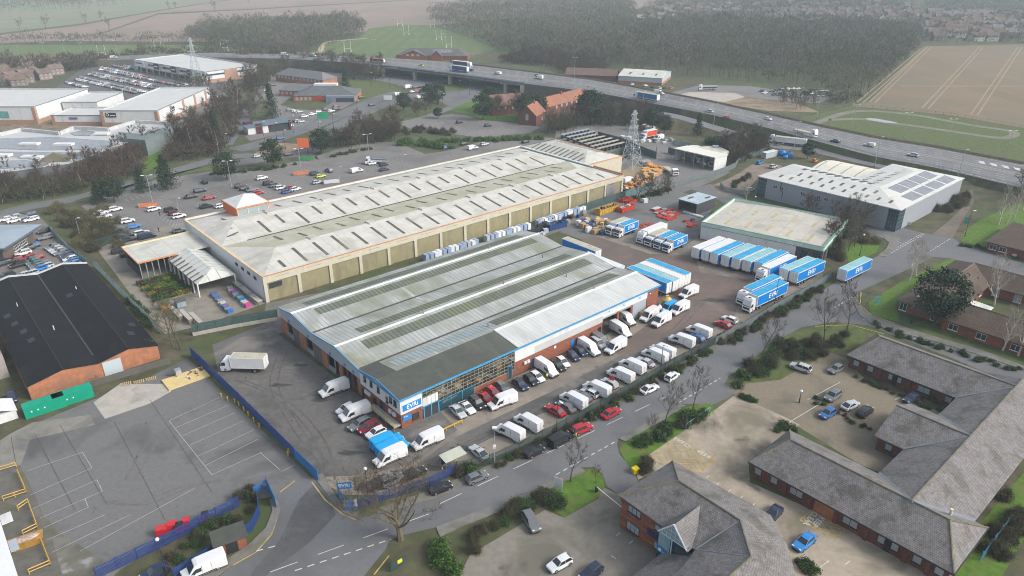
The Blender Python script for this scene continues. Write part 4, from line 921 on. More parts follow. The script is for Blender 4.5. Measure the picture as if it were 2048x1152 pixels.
# ================================================================ BUILDINGS, second part
def hip(mb,u0,u1,v0,v1,ze,zr,along='u',h0=None,h1=None,t=0.15,mi=(0,0,0,0)):
 """hipped roof; h0/h1: how far each hip end runs in (0 = gable). mi: material of side low, side high, end 0, end 1"""
 if along=='u':
  m_=(v0+v1)/2;half=(v1-v0)/2
  h0=half if h0 is None else h0;h1=half if h1 is None else h1
  A,B_=(u0+h0,m_,zr),(u1-h1,m_,zr)
  c=[(u0,v0,ze),(u1,v0,ze),(u1,v1,ze),(u0,v1,ze)]
  slab(mb,[c[0],c[1],B_,A],t,mi[0]);slab(mb,[c[2],c[3],A,B_],t,mi[1])
  if h0:slab(mb,[c[3],c[0],A],t,mi[2])
  if h1:slab(mb,[c[1],c[2],B_],t,mi[3])
 else:
  m_=(u0+u1)/2;half=(u1-u0)/2
  h0=half if h0 is None else h0;h1=half if h1 is None else h1
  A,B_=(m_,v0+h0,zr),(m_,v1-h1,zr)
  c=[(u0,v0,ze),(u1,v0,ze),(u1,v1,ze),(u0,v1,ze)]
  slab(mb,[c[3],c[0],A,B_],t,mi[0]);slab(mb,[c[1],c[2],B_,A],t,mi[1])
  if h0:slab(mb,[c[0],c[1],A],t,mi[2])
  if h1:slab(mb,[c[2],c[3],B_],t,mi[3])
 return A,B_
def ridge_line(mb,A,B_,r=0.16):mb.tube(A,B_,r,r,6)
A=Fr(1833,1111)
of=fr_empty('brick_office',A,'single-storey brick office in a comb shape under grey tiled roofs with yellow lichen ridges','office')
ZE,ZR_=3.0,6.1
SL=[M['slate'],M['slate']]
mb=MB();a0,b0=hip(mb,-3.2,10.3,-5.6,26.9,ZE,ZR_,'v',3.7,3.4,mi=(0,1,0,0));mb.build('roof',SL,of)
mb=MB();a1,b1=hip(mb,3.5,58.8,-3.8,10.9,ZE,ZR_+0.02,'u',0,3,mi=(1,1,0,0));mb.build('roof',SL,of)
mb=MB();a2,b2=hip(mb,44.4,58.9,3.5,32.7,ZE,ZR_+0.04,'v',0,3.2,mi=(0,1,0,0));mb.build('roof',SL,of)
mb=MB();a3,b3=hip(mb,20.2,35.6,3.5,16.0,ZE,ZR_-0.02,'v',0,0,mi=(0,1,0,0));mb.build('roof',SL,of)
mb=MB()
for p,q in((a0,b0),(a1,b1),(a2,b2),(a3,b3),(a0,(-3.2,-5.6,ZE)),(a0,(10.3,-5.6,ZE)),(b0,(-3.2,26.9,ZE)),(b0,(10.3,26.9,ZE)),(b2,(44.4,32.7,ZE)),(b2,(58.9,32.7,ZE))):ridge_line(mb,p,q)
mb.build('ridge_tiles',M['lichen'],of)
mb=MB()
for p,q in(((20.2,10.9,3.12),(27.9,3.5,6.16)),((35.6,10.9,3.12),(27.9,3.5,6.16)),((44.4,10.9,3.12),(51.6,3.5,6.16)),((10.3,10.9,3.12),(3.5,3.5,6.16)),((10.3,-3.8,3.12),(3.5,3.4,6.16))):
 slab(mb,[(p[0]-0.5,p[1],p[2]+0.05),(p[0]+0.5,p[1],p[2]+0.05),(q[0]+0.4,q[1],q[2]+0.02),(q[0]-0.4,q[1],q[2]+0.02)],0.04)
mb.build('lead_valley',M['lead'],of)
mb=MB();o=0.55
for a_,b_ in(((-3.2+o,-5.6+o),(10.3-o,26.9-o)),((10.3-o,-3.8+o),(58.8-o,10.9-o)),((44.4+o,10.9-o),(58.9-o,32.7-o)),((20.2+o,10.9-o),(35.6-o,16.0-o))):
 mb.prism([(a_[0],a_[1]),(b_[0],a_[1]),(b_[0],b_[1]),(a_[0],b_[1])],0,ZE-0.02)
mb.build('brick_wall',M['brick_dark'],of)
extrm=MB();extr(extrm,[(20.7,2.9),(35.1,2.9),(27.9,5.9)],'v',15.3,15.44);extrm.build('gable',M['brick_dark'],of)
MB().box((-3.3,-5.7,ZE-0.3),(-3.12,27,ZE-0.02)).box((-3.1,26.8,ZE-0.3),(10.4,27.0,ZE-0.02)).box((44.25,11,ZE-0.3),(44.42,32.8,ZE-0.02)).box((-3.1,-5.75,ZE-0.3),(10.4,-5.55,ZE-0.02)).build('gutter',M['frame_dark'],of)
wu=-3.2+o-0.01
for v,w,n in((25.2,1.2,1),(22.2,1.2,1),(18.2,2.2,2),(9.2,2.3,2),(4.4,1.0,1),(2.4,1.0,1),(-0.8,1.2,1),(-3.8,1.2,1)):window(of,(wu,v,1.0),1,w,1.3,'dark',n)
for v in(20.2,15.8,11.4,6.6,0.8,-2.4):box_part('brick_pier',(wu-0.3,v-0.3,0),(wu+0.02,v+0.3,2.7),M['brick_dark'],of)
box_part('door',(wu-0.05,2.9,0.05),(wu+0.02,3.9,2.3),M['sign_black'],of)
box_part('garage_door',(wu-0.06,11.8,0.05),(wu+0.02,15.0,2.3),M['brick_orange'],of)
w2=44.4+o-0.01
for v,w,n in((30.6,1.2,1),(27.6,1.2,1),(23.4,0.8,1),(21.6,0.8,1),(16.8,2.3,2),(12.2,1.2,1)):window(of,(w2,v,1.0),1,w,1.3,'dark',n)
box_part('door',(w2-0.05,22.0,0.05),(w2+0.02,23.0,2.3),M['sign_black'],of)
for v in(29,25.6,19.6):box_part('brick_pier',(w2-0.3,v-0.3,0),(w2+0.02,v+0.3,2.7),M['brick_dark'],of)
window(of,(20.2+o-0.01,13.4,1.0),1,1.2,1.3,'dark',1)
for u in(14,19,24,29,34,39,44,49):window(of,(u,-3.8+o-0.01,1.0),0,1.4,1.3,'dark',1)
MB().tube((6.5,-1.2,4.6),(6.5,-1.2,5.9),0.22,0.22,10).build('flue',mat('cream_flue',(0.6,0.56,0.42),0.6),of)
tw_=empty('corner_office',at(1240,1043),ANG-PI/2,'two-storey brick office with steep tiled roof and white glazed entrance gable','office')
inv=Matrix.Rotation(-(ANG-PI/2),4,'Z')
def lp(x,y,z):return tuple(inv@(at(x,y,z)-Vector((tw_.location[0],tw_.location[1],0))))
ze,zr=6.2,9.2
e0=lp(1237,990,ze);e1=lp(1390,1099,ze);r0=lp(1358,962,zr);r1=lp(1480,1040,zr);r2=lp(1502,1114,zr);r3=lp(1448,1163,zr)
b0_=lp(1345,921,ze);b1_=lp(1541,1030,ze);b2_=lp(1575,1090,ze);b3_=lp(1600,1185,ze);e2=lp(1376,1120,ze);e3=lp(1335,1168,ze)
mb=MB()
slab(mb,[e0,e1,r1,r0],0.15,0);slab(mb,[b0_,e0,r0],0.15,0)
slab(mb,[r0,r1,b1_,b0_],0.15,1);slab(mb,[e1,r2,r1],0.15,0);slab(mb,[r1,r2,b2_,b1_],0.15,1)
slab(mb,[e1,e2,r3,r2],0.15,0);slab(mb,[r2,r3,b3_,b2_],0.15,1);slab(mb,[e2,e3,r3],0.15,0)
mb.build('roof',SL,tw_)
mb=MB()
for p,q in((r0,r1),(r1,r2),(r2,r3),(e0,r0),(b0_,r0)):ridge_line(mb,p,q,0.17)
mb.build('ridge_tiles',M['lichen'],tw_)
mb=MB()
for p,q in((e1,r1),(e1,r2)):ridge_line(mb,p,q,0.12)
mb.build('lead_valley',M['lead'],tw_)
def inset(p,d):
 c=Vector(r1);v=Vector((p[0]-c.x,p[1]-c.y));v=v*(1-d/v.length);return(c.x+v.x,c.y+v.y)
foot=[inset(p,0.6)for p in(e0,e1,e2,e3)]+[inset(p,0.9)for p in(b3_,b2_,b1_,b0_)]
MB().prism(foot,0,ze-0.1).build('brick_wall',M['brick'],tw_)
fa,fb=Vector(foot[0]),Vector(foot[1]);fd=(fb-fa);fl=fd.length;fd.normalize();fn=Vector((fd.y,-fd.x))
ang_f=math.atan2(fd.y,fd.x)
def onf(name,s,z,w,h,m,proud=0.05,depth=0.1):
 p=fa+fd*s
 o_=MB().box((-w/2,-depth,0),(w/2,0,h)).build(name,m,tw_)
 o_.location=(p.x+fn.x*proud,p.y+fn.y*proud,z);o_.rotation_euler=(0,0,ang_f);return o_
def winf(s,z,w,h,n):
 p=fa+fd*s
 o_=window(tw_,(p.x+fn.x*0.02,p.y+fn.y*0.02,z),0,w,h,'teal' if 0 else 'dark',n);o_.rotation_euler=(0,0,ang_f)
for z in(1.2,2.9,4.3):onf('brick_band',fl*0.3,z,fl*0.58,0.16,M['brick_orange'],0.02,0.04)
winf(2.6,0.9,2.4,1.5,3);winf(2.6,4.4,2.4,1.2,3);winf(fl*0.5,4.4,0.9,1.0,1);winf(fl*0.5,0.9,0.7,1.3,1)
sb=onf('sign_board',fl*0.47,2.6,2.6,1.2,M['sign_navy'],0.06)
gp=fa+fd*(fl*0.76);gw=fl*0.36
gb=empty('glazed_gable',(gp.x,gp.y,0),ang_f);gb.parent=tw_;KIDS[tw_.name].append(gb)
MB().box((-gw/2,-1.4,0),(gw/2,0.4,6.3)).build('blue_frame',mat('deep_blue_frame',(0.01,0.05,0.11),0.4),gb)
gl=mat('gable_glass',(0.22,0.35,0.4),0.08,0.25,0.6,spec=1.0)
for x,w,z,h,m in((-gw*0.27,gw*0.4,3.5,2.6,gl),(gw*0.27,gw*0.36,3.5,2.2,M['glass']),(-gw*0.27,gw*0.36,0.2,2.2,M['glass_teal']),(gw*0.27,gw*0.36,0.2,2.0,M['glass'])):
 MB().box((x-w/2,-1.45,z),(x+w/2,-1.405,z+h)).build('glazing',m,gb)
s_=MB().box((-gw/2+0.05,-1.5,2.5),(-0.15,-1.41,3.4)).build('sign_board',mat('sky_sign',(0.02,0.22,0.55),0.5),gb)
MB().tube((-gw*0.38,-1.52,2.95),(-gw*0.38,-1.5,2.95),0.3,0.3,14).build('ring_mark',M['ink_white'],s_)
MB().box((-gw*0.28,-1.53,2.85),(-0.4,-1.505,2.95)).build('lettering',M['ink_white'],s_)
s_=MB().box((0.15,-1.5,2.3),(gw/2-0.05,-1.41,3.2)).build('sign_board',mat('purple_sign',(0.03,0.025,0.2),0.5),gb)
MB().box((0.9,-1.53,2.7),(gw/2-0.4,-1.505,2.9)).build('lettering',M['ink_white'],s_)
mb=MB();extr(mb,[(-gw/2,6.2),(gw/2,6.2),(0,9.0)],'v',-1.46,-1.3);mb.build('gable_glass',gl,gb)
mb=MB()
for k in range(1,7):
 x=-gw/2+gw*k/7;mb.bar((x,-1.5,6.2),(x,-1.5,6.2+2.8*(1-abs(x)/(gw/2))),0.035)
for k in range(1,4):hw=gw/2*(1-k/4);mb.bar((-hw,-1.5,6.2+0.7*k),(hw,-1.5,6.2+0.7*k),0.03)
for sg in(-1,1):mb.bar((sg*gw/2,-1.55,6.1),(0,-1.55,9.05),0.14)
mb.tube((0,-1.6,0),(0,-1.6,6.2),0.09);mb.bar((-gw/2,-1.5,6.2),(gw/2,-1.5,6.2),0.06)
mb.build('white_frame',M['white'],gb)
mb=MB()
for sg in(-1,1):slab(mb,[(sg*(gw/2+0.15),-1.6,6.05),(0,-1.6,9.05),(0,4.6,9.05),(sg*(gw/2+0.15),0.3,6.25)],0.12)
mb.build('gable_roof',M['slate'],gb)
sw=empty('brick_annexe',at(1400,1200),ANG,'small tiled brick annexe at the bottom edge in front of the glazed office','office')
MB().box((-8,-2.5,0),(8,6.5,2.7)).build('brick_wall',M['brick'],sw)
mb=MB();a_,b_=hip(mb,-9,9,-3.4,7.4,2.8,6.0,'u',0.0,4.0);mb.build('roof',M['slate'],sw)
mb=MB();ridge_line(mb,a_,b_);mb.build('ridge_tiles',M['lichen'],sw)
R=Fr(1790,620)
br=fr_empty('brown_roof_office',R,'low brick office with brown tiled wings round a small courtyard','office')
mb=MB();a_,b_=hip(mb,-0.4,38.6,-12.3,0.2,2.9,5.7,'u');mb.build('roof',M['tile_brown'],br)
mb=MB();a2_,b2_=hip(mb,-2.8,10.6,-48,-4.0,2.9,5.68,'v');mb.build('roof',M['tile_brown'],br)
mb=MB();a3_,b3_=hip(mb,26.4,38.8,-48,-6.0,2.9,5.66,'v',None,0);mb.build('roof',M['tile_brown'],br)
mb=MB();ridge_line(mb,a_,b_,0.15);ridge_line(mb,a2_,b2_,0.15);ridge_line(mb,a3_,b3_,0.15);mb.build('ridge_tiles',mat('pale_brown_ridge',(0.17,0.12,0.095),0.9),br)
mb=MB()
for a_,b_ in(((0.3,-11.6),(38.0,-0.5)),((-2.1,-47.4),(9.9,-11.6)),((27.1,-47.4),(38.1,-11.6))):mb.prism([(a_[0],a_[1]),(b_[0],a_[1]),(b_[0],b_[1]),(a_[0],b_[1])],0,2.88)
mb.build('brick_wall',M['brick'],br)
for v in(-14,-20,-27,-30,-36,-42):window(br,(-2.12,v,0.8),1,2.0,1.4,'whitedark',2)
for v in(-1.6,-9):window(br,(0.28,v,0.5),1,1.6,2.0,'whitedark',2)
for v in(-14,-19):window(br,(27.08,v,0.4),1,1.6,2.0,'white',2)
for u in(13,18,23):window(br,(u,-11.62,0.9),0,1.4,1.2,'whitedark',2)
slab(MB(),[(11.5,-17.0,2.0),(15.5,-17.0,2.0),(15.5,-12.2,2.3),(11.5,-12.2,2.3)],0.15).build('porch_roof',mat('pale_green_porch',(0.5,0.55,0.47),0.7),br)
R2=empty('brown_roof_office',R.W(60.8,-0.5),ANG,'low brick office with brown hipped roof cut off by the right edge behind the birches','office')
mb=MB();a_,b_=hip(mb,0,26,-46,0.4,2.9,6.2,'v');mb.build('roof',M['tile_brown'],R2)
mb=MB();ridge_line(mb,a_,b_,0.15);mb.build('ridge_tiles',MATS['pale_brown_ridge'],R2)
MB().box((0.7,-45,0),(25.3,-0.3,2.88)).build('brick_wall',M['brick'],R2)
for v in(-2,-4.6,-12,-15,-20):window(R2,(0.68,v,0.8),1,1.8,1.4,'whitedark',2)
box_part('air_unit',(0.2,-8.5,0.2),(0.68,-7.4,1.1),M['white'],R2)
def shed(name,o,ang,w,d,z,label,plinth=1.6,corner=True,extra=None,bays=0,sidebays=0):
 t=empty(name,o,ang,label,'retail shed')
 MB().box((0,0,plinth),(w,d,z)).build('cladding',M['white'],t)
 MB().box((-0.05,-0.05,0),(w+0.05,d+0.05,plinth)).build('brick_plinth',M['brick_retail'],t)
 MB().box((0.8,0.8,z),(w-0.8,d-0.8,z+0.06)).build('roof',mat('retail_roof',(0.47,0.475,0.46),0.7,0.06,0.12,stripes=(0,9.0,0.04,(0.42,0.42,0.405))),t)
 MB().box((-0.12,-0.12,z),(w+0.12,0.3,z+0.5)).box((-0.12,d-0.3,z),(w+0.12,d+0.12,z+0.9)).box((-0.12,0.3,z),(0.3,d-0.3,z+0.6)).box((w-0.3,0.3,z),(w+0.12,d-0.3,z+0.5)).build('parapet',mat('grey_parapet',(0.42,0.43,0.43),0.6),t)
 MB().box((-0.16,-0.16,z+0.3),(w+0.16,-0.125,z+0.52)).box((w+0.125,-0.16,z+0.3),(w+0.16,d,z+0.52)).build('dark_trim',M['frame_dark'],t)
 if corner:
  for c in((w-1.6,-0.12,0),(-0.12,-0.12,0)):MB().box(c,(c[0]+1.72,1.6,z)).build('brick_pier',M['brick_retail'],t)
 for k in range(sidebays):
  v=d*(k+1)/(sidebays+0.4);MB().box((w-0.3,v-1.2,0),(w+0.14,v+1.2,z)).build('brick_pier',M['brick_retail'],t)
 return t
rs1=shed('retail_shed',(-211.5,371,0),math.radians(-0.5),29.5,68,7.6,'white retail shed with orange brick piers and black sign beside the service yard',1.9,sidebays=4)
for face,p,w in((0,(2.6,-0.16,4.6),5.6),(3,(29.68,17,4.4),5.0)):
 o_=MB().box((-w/2,-0.08,0),(w/2,0,2.3)).build('sign_board',M['sign_black'],rs1);o_.location=(p[0]+w/2 if face==0 else p[0],p[1],p[2]);o_.rotation_euler=(0,0,0 if face==0 else PI/2)
 mk=MB().tube((-w*0.3,-0.1,1.3),(-w*0.3,-0.09,1.3),0.8,0.8,14).tube((-w*0.3,-0.14,1.35),(-w*0.3,-0.12,1.35),0.55,0.55,12,1).box((-w*0.05,-0.13,0.7),(w*0.42,-0.1,1.0)).build('emblem',[M['ink_white'],M['sign_black']],o_)
rs2=shed('retail_shed',(-300,376,0),math.radians(0),52,52,8.6,'tall white retail shed with green glazing at the left edge',2.2)
MB().box((0,-0.2,3.2),(38,-0.12,6.6)).build('glazing',mat('green_glazing',(0.12,0.3,0.28),0.2),rs2)
shed('retail_shed',(-247,399,0),math.radians(1),19,30,6.6,'low white retail shed squeezed between two taller white sheds',1.4,False)
rs4=shed('retail_shed',(-239,374,0),math.radians(0),27,20,4.6,'lowest white retail shed with small purple sign below the tall sheds',1.6)
MB().box((9,-0.2,2.9),(13.5,-0.12,3.9)).build('sign_board',mat('purple_board',(0.12,0.08,0.25),0.6),rs4)
rs5=shed('retail_shed',(-285,563,0),math.radians(-38.4),98,40,7.4,'long white retail shed with dark sign panels facing the packed car park',0.6,False)
mb=MB()
for k in range(11):mb.box((2+k*9,-2.4,0),(2.6+k*9,-1.6,3.4))
mb.box((1,-2.5,3.4),(97,-0.13,4.2));mb.build('arcade',mat('arcade_grey',(0.4,0.41,0.4),0.6),rs5)
MB().box((3,-0.3,0.6),(96,-0.13,3.4)).build('shop_glazing',M['glass'],rs5)
for u,w,z,h,m in((4,15,4.6,3.6,'white'),(33,7,4.3,3.8,'sign_black'),(57,7,4.3,3.8,'sign_black'),(79,6,4.3,3.6,'sign_black')):
 sb=MB().box((u,-2.7,z),(u+w,-2.5,z+h)).build('sign_board',M[m],rs5)
 MB().box((u+w*0.15,-2.76,z+h*0.4),(u+w*0.8,-2.71,z+h*0.6)).build('lettering',M['ink_white']if m!='white' else M['sign_navy'],sb)
for u,w in((20,12),(41,14),(65,13),(86,10)):MB().box((u,-0.2,5.0),(u+w,-0.12,6.2)).build('window_band',M['glass'],rs5)
MB().box((97.9,-0.2,0),(98.2,40,2.4)).box((98.0,14,0),(98.25,24,7.4)).build('brick_end',M['brick_retail'],rs5)
MB().box((98.1,1,4.9),(98.2,38,5.9)).build('window_band',M['glass'],rs5)
zs=5.6
SO=[(-120,258),(0,272),(44,262),(120,270),(148,258),(218,262),(271,246),(341,250),(346,262),(300,268),(242,290),(141,327),(0,346),(-120,362)]
pts=[at(x,y,zs)for x,y in SO]
sm=empty('supermarket',(0,0,0),0,'wide low supermarket with its flat roof covered in solar panels','supermarket')
MB().prism([(p.x,p.y)for p in pts],0,zs-0.1).build('wall',mat('dark_fascia',(0.11,0.115,0.12),0.7),sm)
pp=[Vector((p.x,p.y))for p in pts]
MB().poly([(p.x,p.y,zs-0.02)for p in(pts if sum(pp[k].x*pp[(k+1)%14].y-pp[(k+1)%14].x*pp[k].y for k in range(14))>0 else pts[::-1])]).build('roof',mat('white_flat_roof',(0.42,0.43,0.42),0.7,0.1,0.1),sm)
mb=MB()
for k in range(7):
 a_,b_=pts[k],pts[k+1];d_=(b_-a_).normalized();n_=Vector((-d_.y,d_.x,0))*0.5
 mb.prism([((a_-n_).x,(a_-n_).y),((b_-n_).x,(b_-n_).y),((b_+n_).x,(b_+n_).y),((a_+n_).x,(a_+n_).y)],zs-0.05,zs+1.5)
mb.build('parapet',mat('grey_parapet',(0.42,0.43,0.43),0.6),sm)
for q,nm in(([(-100,282),(20,276),(110,274),(228,282),(235,288),(205,298),(90,300),(-100,294)],0),([(-100,302),(90,304),(195,305),(160,318),(60,315),(-100,308)],0),([(140,266),(165,260),(190,263),(180,271),(150,271)],0),([(-100,318),(-5,322),(50,320),(100,325),(90,331),(20,336),(-100,345)],0)):
 P_=[at(x,y,zs+0.15)for x,y in q]
 mb=MB().prism([(p.x,p.y)for p in P_],zs,zs+0.18);mb.build('solar_array',M['solar'],sm)
for x,y,w in((60,290,4),(128,291,4),(60,316,3),(205,270,3),(75,317,2),(8,313,3)):
 p=at(x,y,zs);MB().box((p.x-w,p.y-1.5,zs+0.2),(p.x+w,p.y+1.5,zs+1.0)).build('roof_plant',M['white'],sm)
for q,z in(([(236,264),(284,268),(340,252),(346,258),(290,280),(238,276)],7.2),([(288,283),(330,268),(334,276),(300,288)],4.2)):
 P_=[at(x,y,z)for x,y in q];MB().prism([(p.x,p.y)for p in P_],0,z).build('entrance_block',mat('green_grey_cladding',(0.14,0.17,0.165),0.7),sm)
py=at(113,327,4);p_=empty('pyramid_porch',(py.x,py.y,0),0.2);p_.parent=sm;KIDS[sm.name].append(p_)
mb=MB();c=[(-8,-6,4.5),(8,-6,4.5),(8,6,4.5),(-8,6,4.5)]
for k in range(4):mb.poly([c[k],c[(k+1)%4],(0,0,8.6)])
mb.build('pyramid_roof',mat('mossy_brown_roof',(0.13,0.115,0.08),0.9),p_);MB().box((-7,-5,0),(7,5,4.4)).build('porch_wall',M['brick'],p_)
def simple_house(name,o,ang,w,d,ze,zr,wall,roof,label,cat='house',along='u',gable=True,group=None,windows=(),chimney=None,ov=0.4,wst='white'):
 t=empty(name,o,ang,label,cat,group)
 MB().box((0,0,0),(w,d,ze)).build('wall',wall,t)
 mb=MB();hip(mb,-ov,w+ov,-ov,d+ov,ze,zr,along,0 if gable else None,0 if gable else None)
 rf=mb.build('roof',roof,t)
 if gable:
  mb=MB()
  if along=='u':
   for u in(0,w-0.2):extr(mb,[(0,ze),(d,ze),(d/2,zr-0.25)],'u',u,u+0.2)
  else:
   for v in(0,d-0.2):extr(mb,[(0,ze),(w,ze),(w/2,zr-0.25)],'v',v,v+0.2)
  mb.build('gable',wall,t)
 if chimney:MB().box((chimney[0]-0.5,chimney[1]-0.4,ze),(chimney[0]+0.5,chimney[1]+0.4,zr+1.2)).build('chimney',M['brick'],rf)
 for wd in windows:window(t,wd[0],wd[1],wd[2],wd[3],wst,2,1,False)
 return t
hb=at(553,152,3.2);hb.z=0
simple_house('hotel_block',at(553,162),math.radians(-33),46,13,4.6,8.6,M['brick_orange'],M['tile_grey'],'two-storey brick hotel block with long grey roof and row of white windows','hotel',gable=False,windows=[((3+k*3.6,-0.02,2.6),0,1.6,1.4)for k in range(12)])
simple_house('hotel_block',at(560,192),math.radians(-14),30,11,3.6,7.2,M['brick_orange'],M['tile_grey'],'lower grey-roofed hotel wing tucked behind the restaurant','hotel',gable=False,windows=[((2+k*3,-0.02,1.4),0,1.4,1.2)for k in range(9)])
re=simple_house('restaurant',at(588,203),math.radians(2),37,22,3.4,7.4,M['brick_orange'],mat('dark_green_grey_tiles',(0.1,0.11,0.11),0.8),'brick restaurant with dark hipped roof, red sign and grey glazed front','restaurant',gable=False,windows=[((2+k*2.6,-0.02,0.8),0,1.4,1.6)for k in range(4)])
MB().box((12,-0.5,1.2),(17,-0.1,2.6)).build('sign_board',M['red_plastic'],re)
MB().box((20,-4,0),(37,0.5,3.6)).build('grey_front',mat('slate_blue_front',(0.16,0.19,0.23),0.6),re);MB().box((26,-4.1,0.3),(36.5,-4.02,2.6)).build('glazing',M['glass'],re)
MB().box((10,12,6.6),(24,17,8.2)).build('roof_plant',M['white'],re)
cf=empty('coffee_shop',at(497,270),math.radians(33),'small white and dark coffee shop with single-pitch slate roof by the roundabout','cafe')
MB().box((0,0,0),(10,8,3.4)).build('white_wall',M['white'],cf);MB().box((10,0.2,0),(21,8,3.6)).build('glazed_wall',M['glass'],cf)
slab(MB(),[(-1,-0.6,3.6),(22,-0.6,4.4),(22,9,4.9),(-1,9,4.1)],0.3).build('roof',mat('slate_blue_roof',(0.11,0.15,0.18),0.6),cf)
MB().box((4,-0.5,0),(7,-0.05,5)).box((0,5,4),(4,8,5)).build('plum_panel',mat('plum_panel',(0.07,0.018,0.03),0.6),cf);MB().box((20.4,-0.4,0),(21.4,0.2,5)).build('sign_post',MATS['plum_panel'],cf)
MB().box((11.2,-0.3,2.2),(13.2,-0.06,3.8)).build('sign_board',MATS['plum_panel'],cf)
simple_house('old_pub',at(1072,252),math.radians(68),14,10,5.0,10.0,M['brick_dark'],M['tile_red'],'red brick gabled pub wing with white dormer by the bare trees','pub','u',True,windows=[((-0.02,5,2.6),1,1.4,3.0),((9,-0.02,1.5),0,1.4,1.4)],chimney=(10,5))
simple_house('old_pub',at(1092,232),math.radians(52),40,9,4.6,9.0,M['brick_dark'],M['tile_red'],'long red tiled pub range running back to the tall evergreen','pub','u',True,windows=[((10+5*k,-0.02,2.6),0,1.3,1.6)for k in range(5)],chimney=(20,4))
simple_house('old_farmhouse',at(985,232),math.radians(25),20,10,5.2,10.5,M['brick_dark'],mat('mottled_old_tiles',(0.16,0.1,0.08),0.9,0.3,0.4),'old house with mottled red roof and tall chimney half hidden by trees','house','u',True,windows=[((4+4*k,-0.02,3),0,1.4,1.4)for k in range(4)],chimney=(17,5))
ch=simple_house('clubhouse',at(793,119,0),math.radians(-6),60,20,3.4,8.2,M['brick'],mat('clubhouse_tiles',(0.1,0.09,0.09),0.85),'brick rugby clubhouse with dark gabled roofs beside the pitches','clubhouse',gable=False)
for u,w in((4,22),(30,9)):
 mb=MB();extr(mb,[(u,0),(u+w,0),(u+w,3.2),(u+w/2,7.4),(u,3.2)],'v',-2.0,4);mb.build('gable',M['brick'],ch)
 mb=MB();slab(mb,[(u-0.5,-2.4,3.1),(u-0.5,8,3.1),(u+w/2,8,7.7),(u+w/2,-2.4,7.7)]);slab(mb,[(u+w+0.5,-2.4,3.1),(u+w/2,-2.4,7.7),(u+w/2,8,7.7),(u+w+0.5,8,3.1)]);mb.build('gable_roof',MATS['clubhouse_tiles'],ch)
slab(MB(),[(30,3,5.4),(46,3,5.4),(46,8,7.6),(30,8,7.6)],0.1).build('solar_array',M['solar'],ch)
for k in range(3):window(ch,(10+k*4.5,-2.02,3.2),0,2.2,1.4,'white',2,1,False)
ws=simple_house('white_shed',at(1236,166),math.radians(-22),30,32,5.0,7.6,M['clad_blue'],mat('cream_white_roof',(0.5,0.5,0.45),0.6),'white-roofed grey shed with brick base behind the motorway','shed','u',True)
MB().box((-0.06,-0.06,0),(30.06,32,1.8)).build('brick_base',M['brick_orange'],ws)
for k in range(3):slab(MB(),[(6+k*9,4,5.9),(7.4+k*9,4,5.9),(7.4+k*9,8,6.55),(6+k*9,8,6.55)],0.05).build('roof_light',M['rooflight'],ws)
simple_house('long_barn',at(1131,158),math.radians(-14),36,12,3.2,7.2,M['brick_dark'],mat('old_brown_tiles',(0.14,0.095,0.08),0.9),'long brown-roofed barn behind the motorway fence','barn','u',True)
# ================================================================ MOTORWAY, FENCES, LAMPS
NE=[(-300,142,2),(-120,132,3),(0,127,4),(250,119,5),(400,115,6),(512,116,7),(640,121,7.6),(762,131,7.6),(900,147,7.6),(1049,167,7.6),(1190,185,7.2),(1300,206,6.6),(1420,229,5.6),(1536,256,4.6),(1640,284,4),(1750,313,3.5),(1869,335,3),(2048,377,2.5),(2400,462,2)]
FA=[(-300,130,2),(-120,121,3),(0,117,4),(250,111,5),(400,106,6),(512,107,7),(640,110,7.6),(762,115,7.6),(900,125,7.6),(1049,143,7.6),(1190,161,7.2),(1300,181,6.6),(1420,204,5.6),(1536,229,4.6),(1640,253,4),(1750,276,3.5),(1869,295,3),(2048,329,2.5),(2400,402,2)]
ne=[tuple(p)for p in smooth_line([tuple(at(*p))for p in NE],4)];fa_=[tuple(p)for p in smooth_line([tuple(at(*p))for p in FA],4)]
def across(t,dz=0.0,i=None):
 return[tuple(Vector(a).lerp(Vector(b),t)+Vector((0,0,dz)))for a,b in zip(ne,fa_)]
def band(name,t0,t1,m,dz,lo=0,hi=None):
 mb=MB();A_,B_=across(t0,dz),across(t1,dz);hi=hi or len(A_)-1
 for i in range(lo,hi):mb.poly([A_[i],A_[i+1],B_[i+1],B_[i]])
 return tag(mb.build(name,m),kind='structure')
mb=MB();A_,B_=across(0),across(1)
for i in range(len(A_)-1):slab(mb,[A_[i],A_[i+1],B_[i+1],B_[i]],1.1)
tag(mb.build('motorway',M['motorway']),kind='structure')
band('central_reservation',0.475,0.525,mat('dusty_reservation',(0.2,0.175,0.14),0.95,0.2,0.4),0.03)
band('hard_shoulder',0.93,1.0,mat('dusty_edge',(0.19,0.17,0.145),0.95,0.2,0.4),0.03)
band('hard_shoulder',0.0,0.035,mat('dusty_edge',(0.19,0.17,0.145),0.95,0.2,0.4),0.03)
mb=MB()
for t in(0.05,0.46,0.54,0.915):
 A_=across(t,0.035);B_=across(t+0.007,0.035)
 for i in range(len(A_)-1):mb.poly([A_[i],A_[i+1],B_[i+1],B_[i]])
for t in(0.155,0.255,0.355,0.64,0.735,0.83):
 A_=across(t,0.035)
 for i in range(len(A_)-1):
  a,b=Vector(A_[i]),Vector(A_[i+1]);Ln=(b-a).length;d=(b-a).normalized();n=Vector((-d.y,d.x,0))*0.11;s=0
  while s+3<Ln:
   p,q=a+d*s,a+d*(s+3);mb.poly([tuple(p-n),tuple(q-n),tuple(q+n),tuple(p+n)]);s+=9
tag(mb.build('lane_marking',M['line']),kind='structure')
mb=MB()
for k in range(9):
 x=1930+k*24;y=316+k*4.6
 mb.poly([tuple(at(x,y,2.72)),tuple(at(x+14,y+2.5,2.72)),tuple(at(x+17,y+8,2.72)),tuple(at(x+6,y+5.5,2.72))])
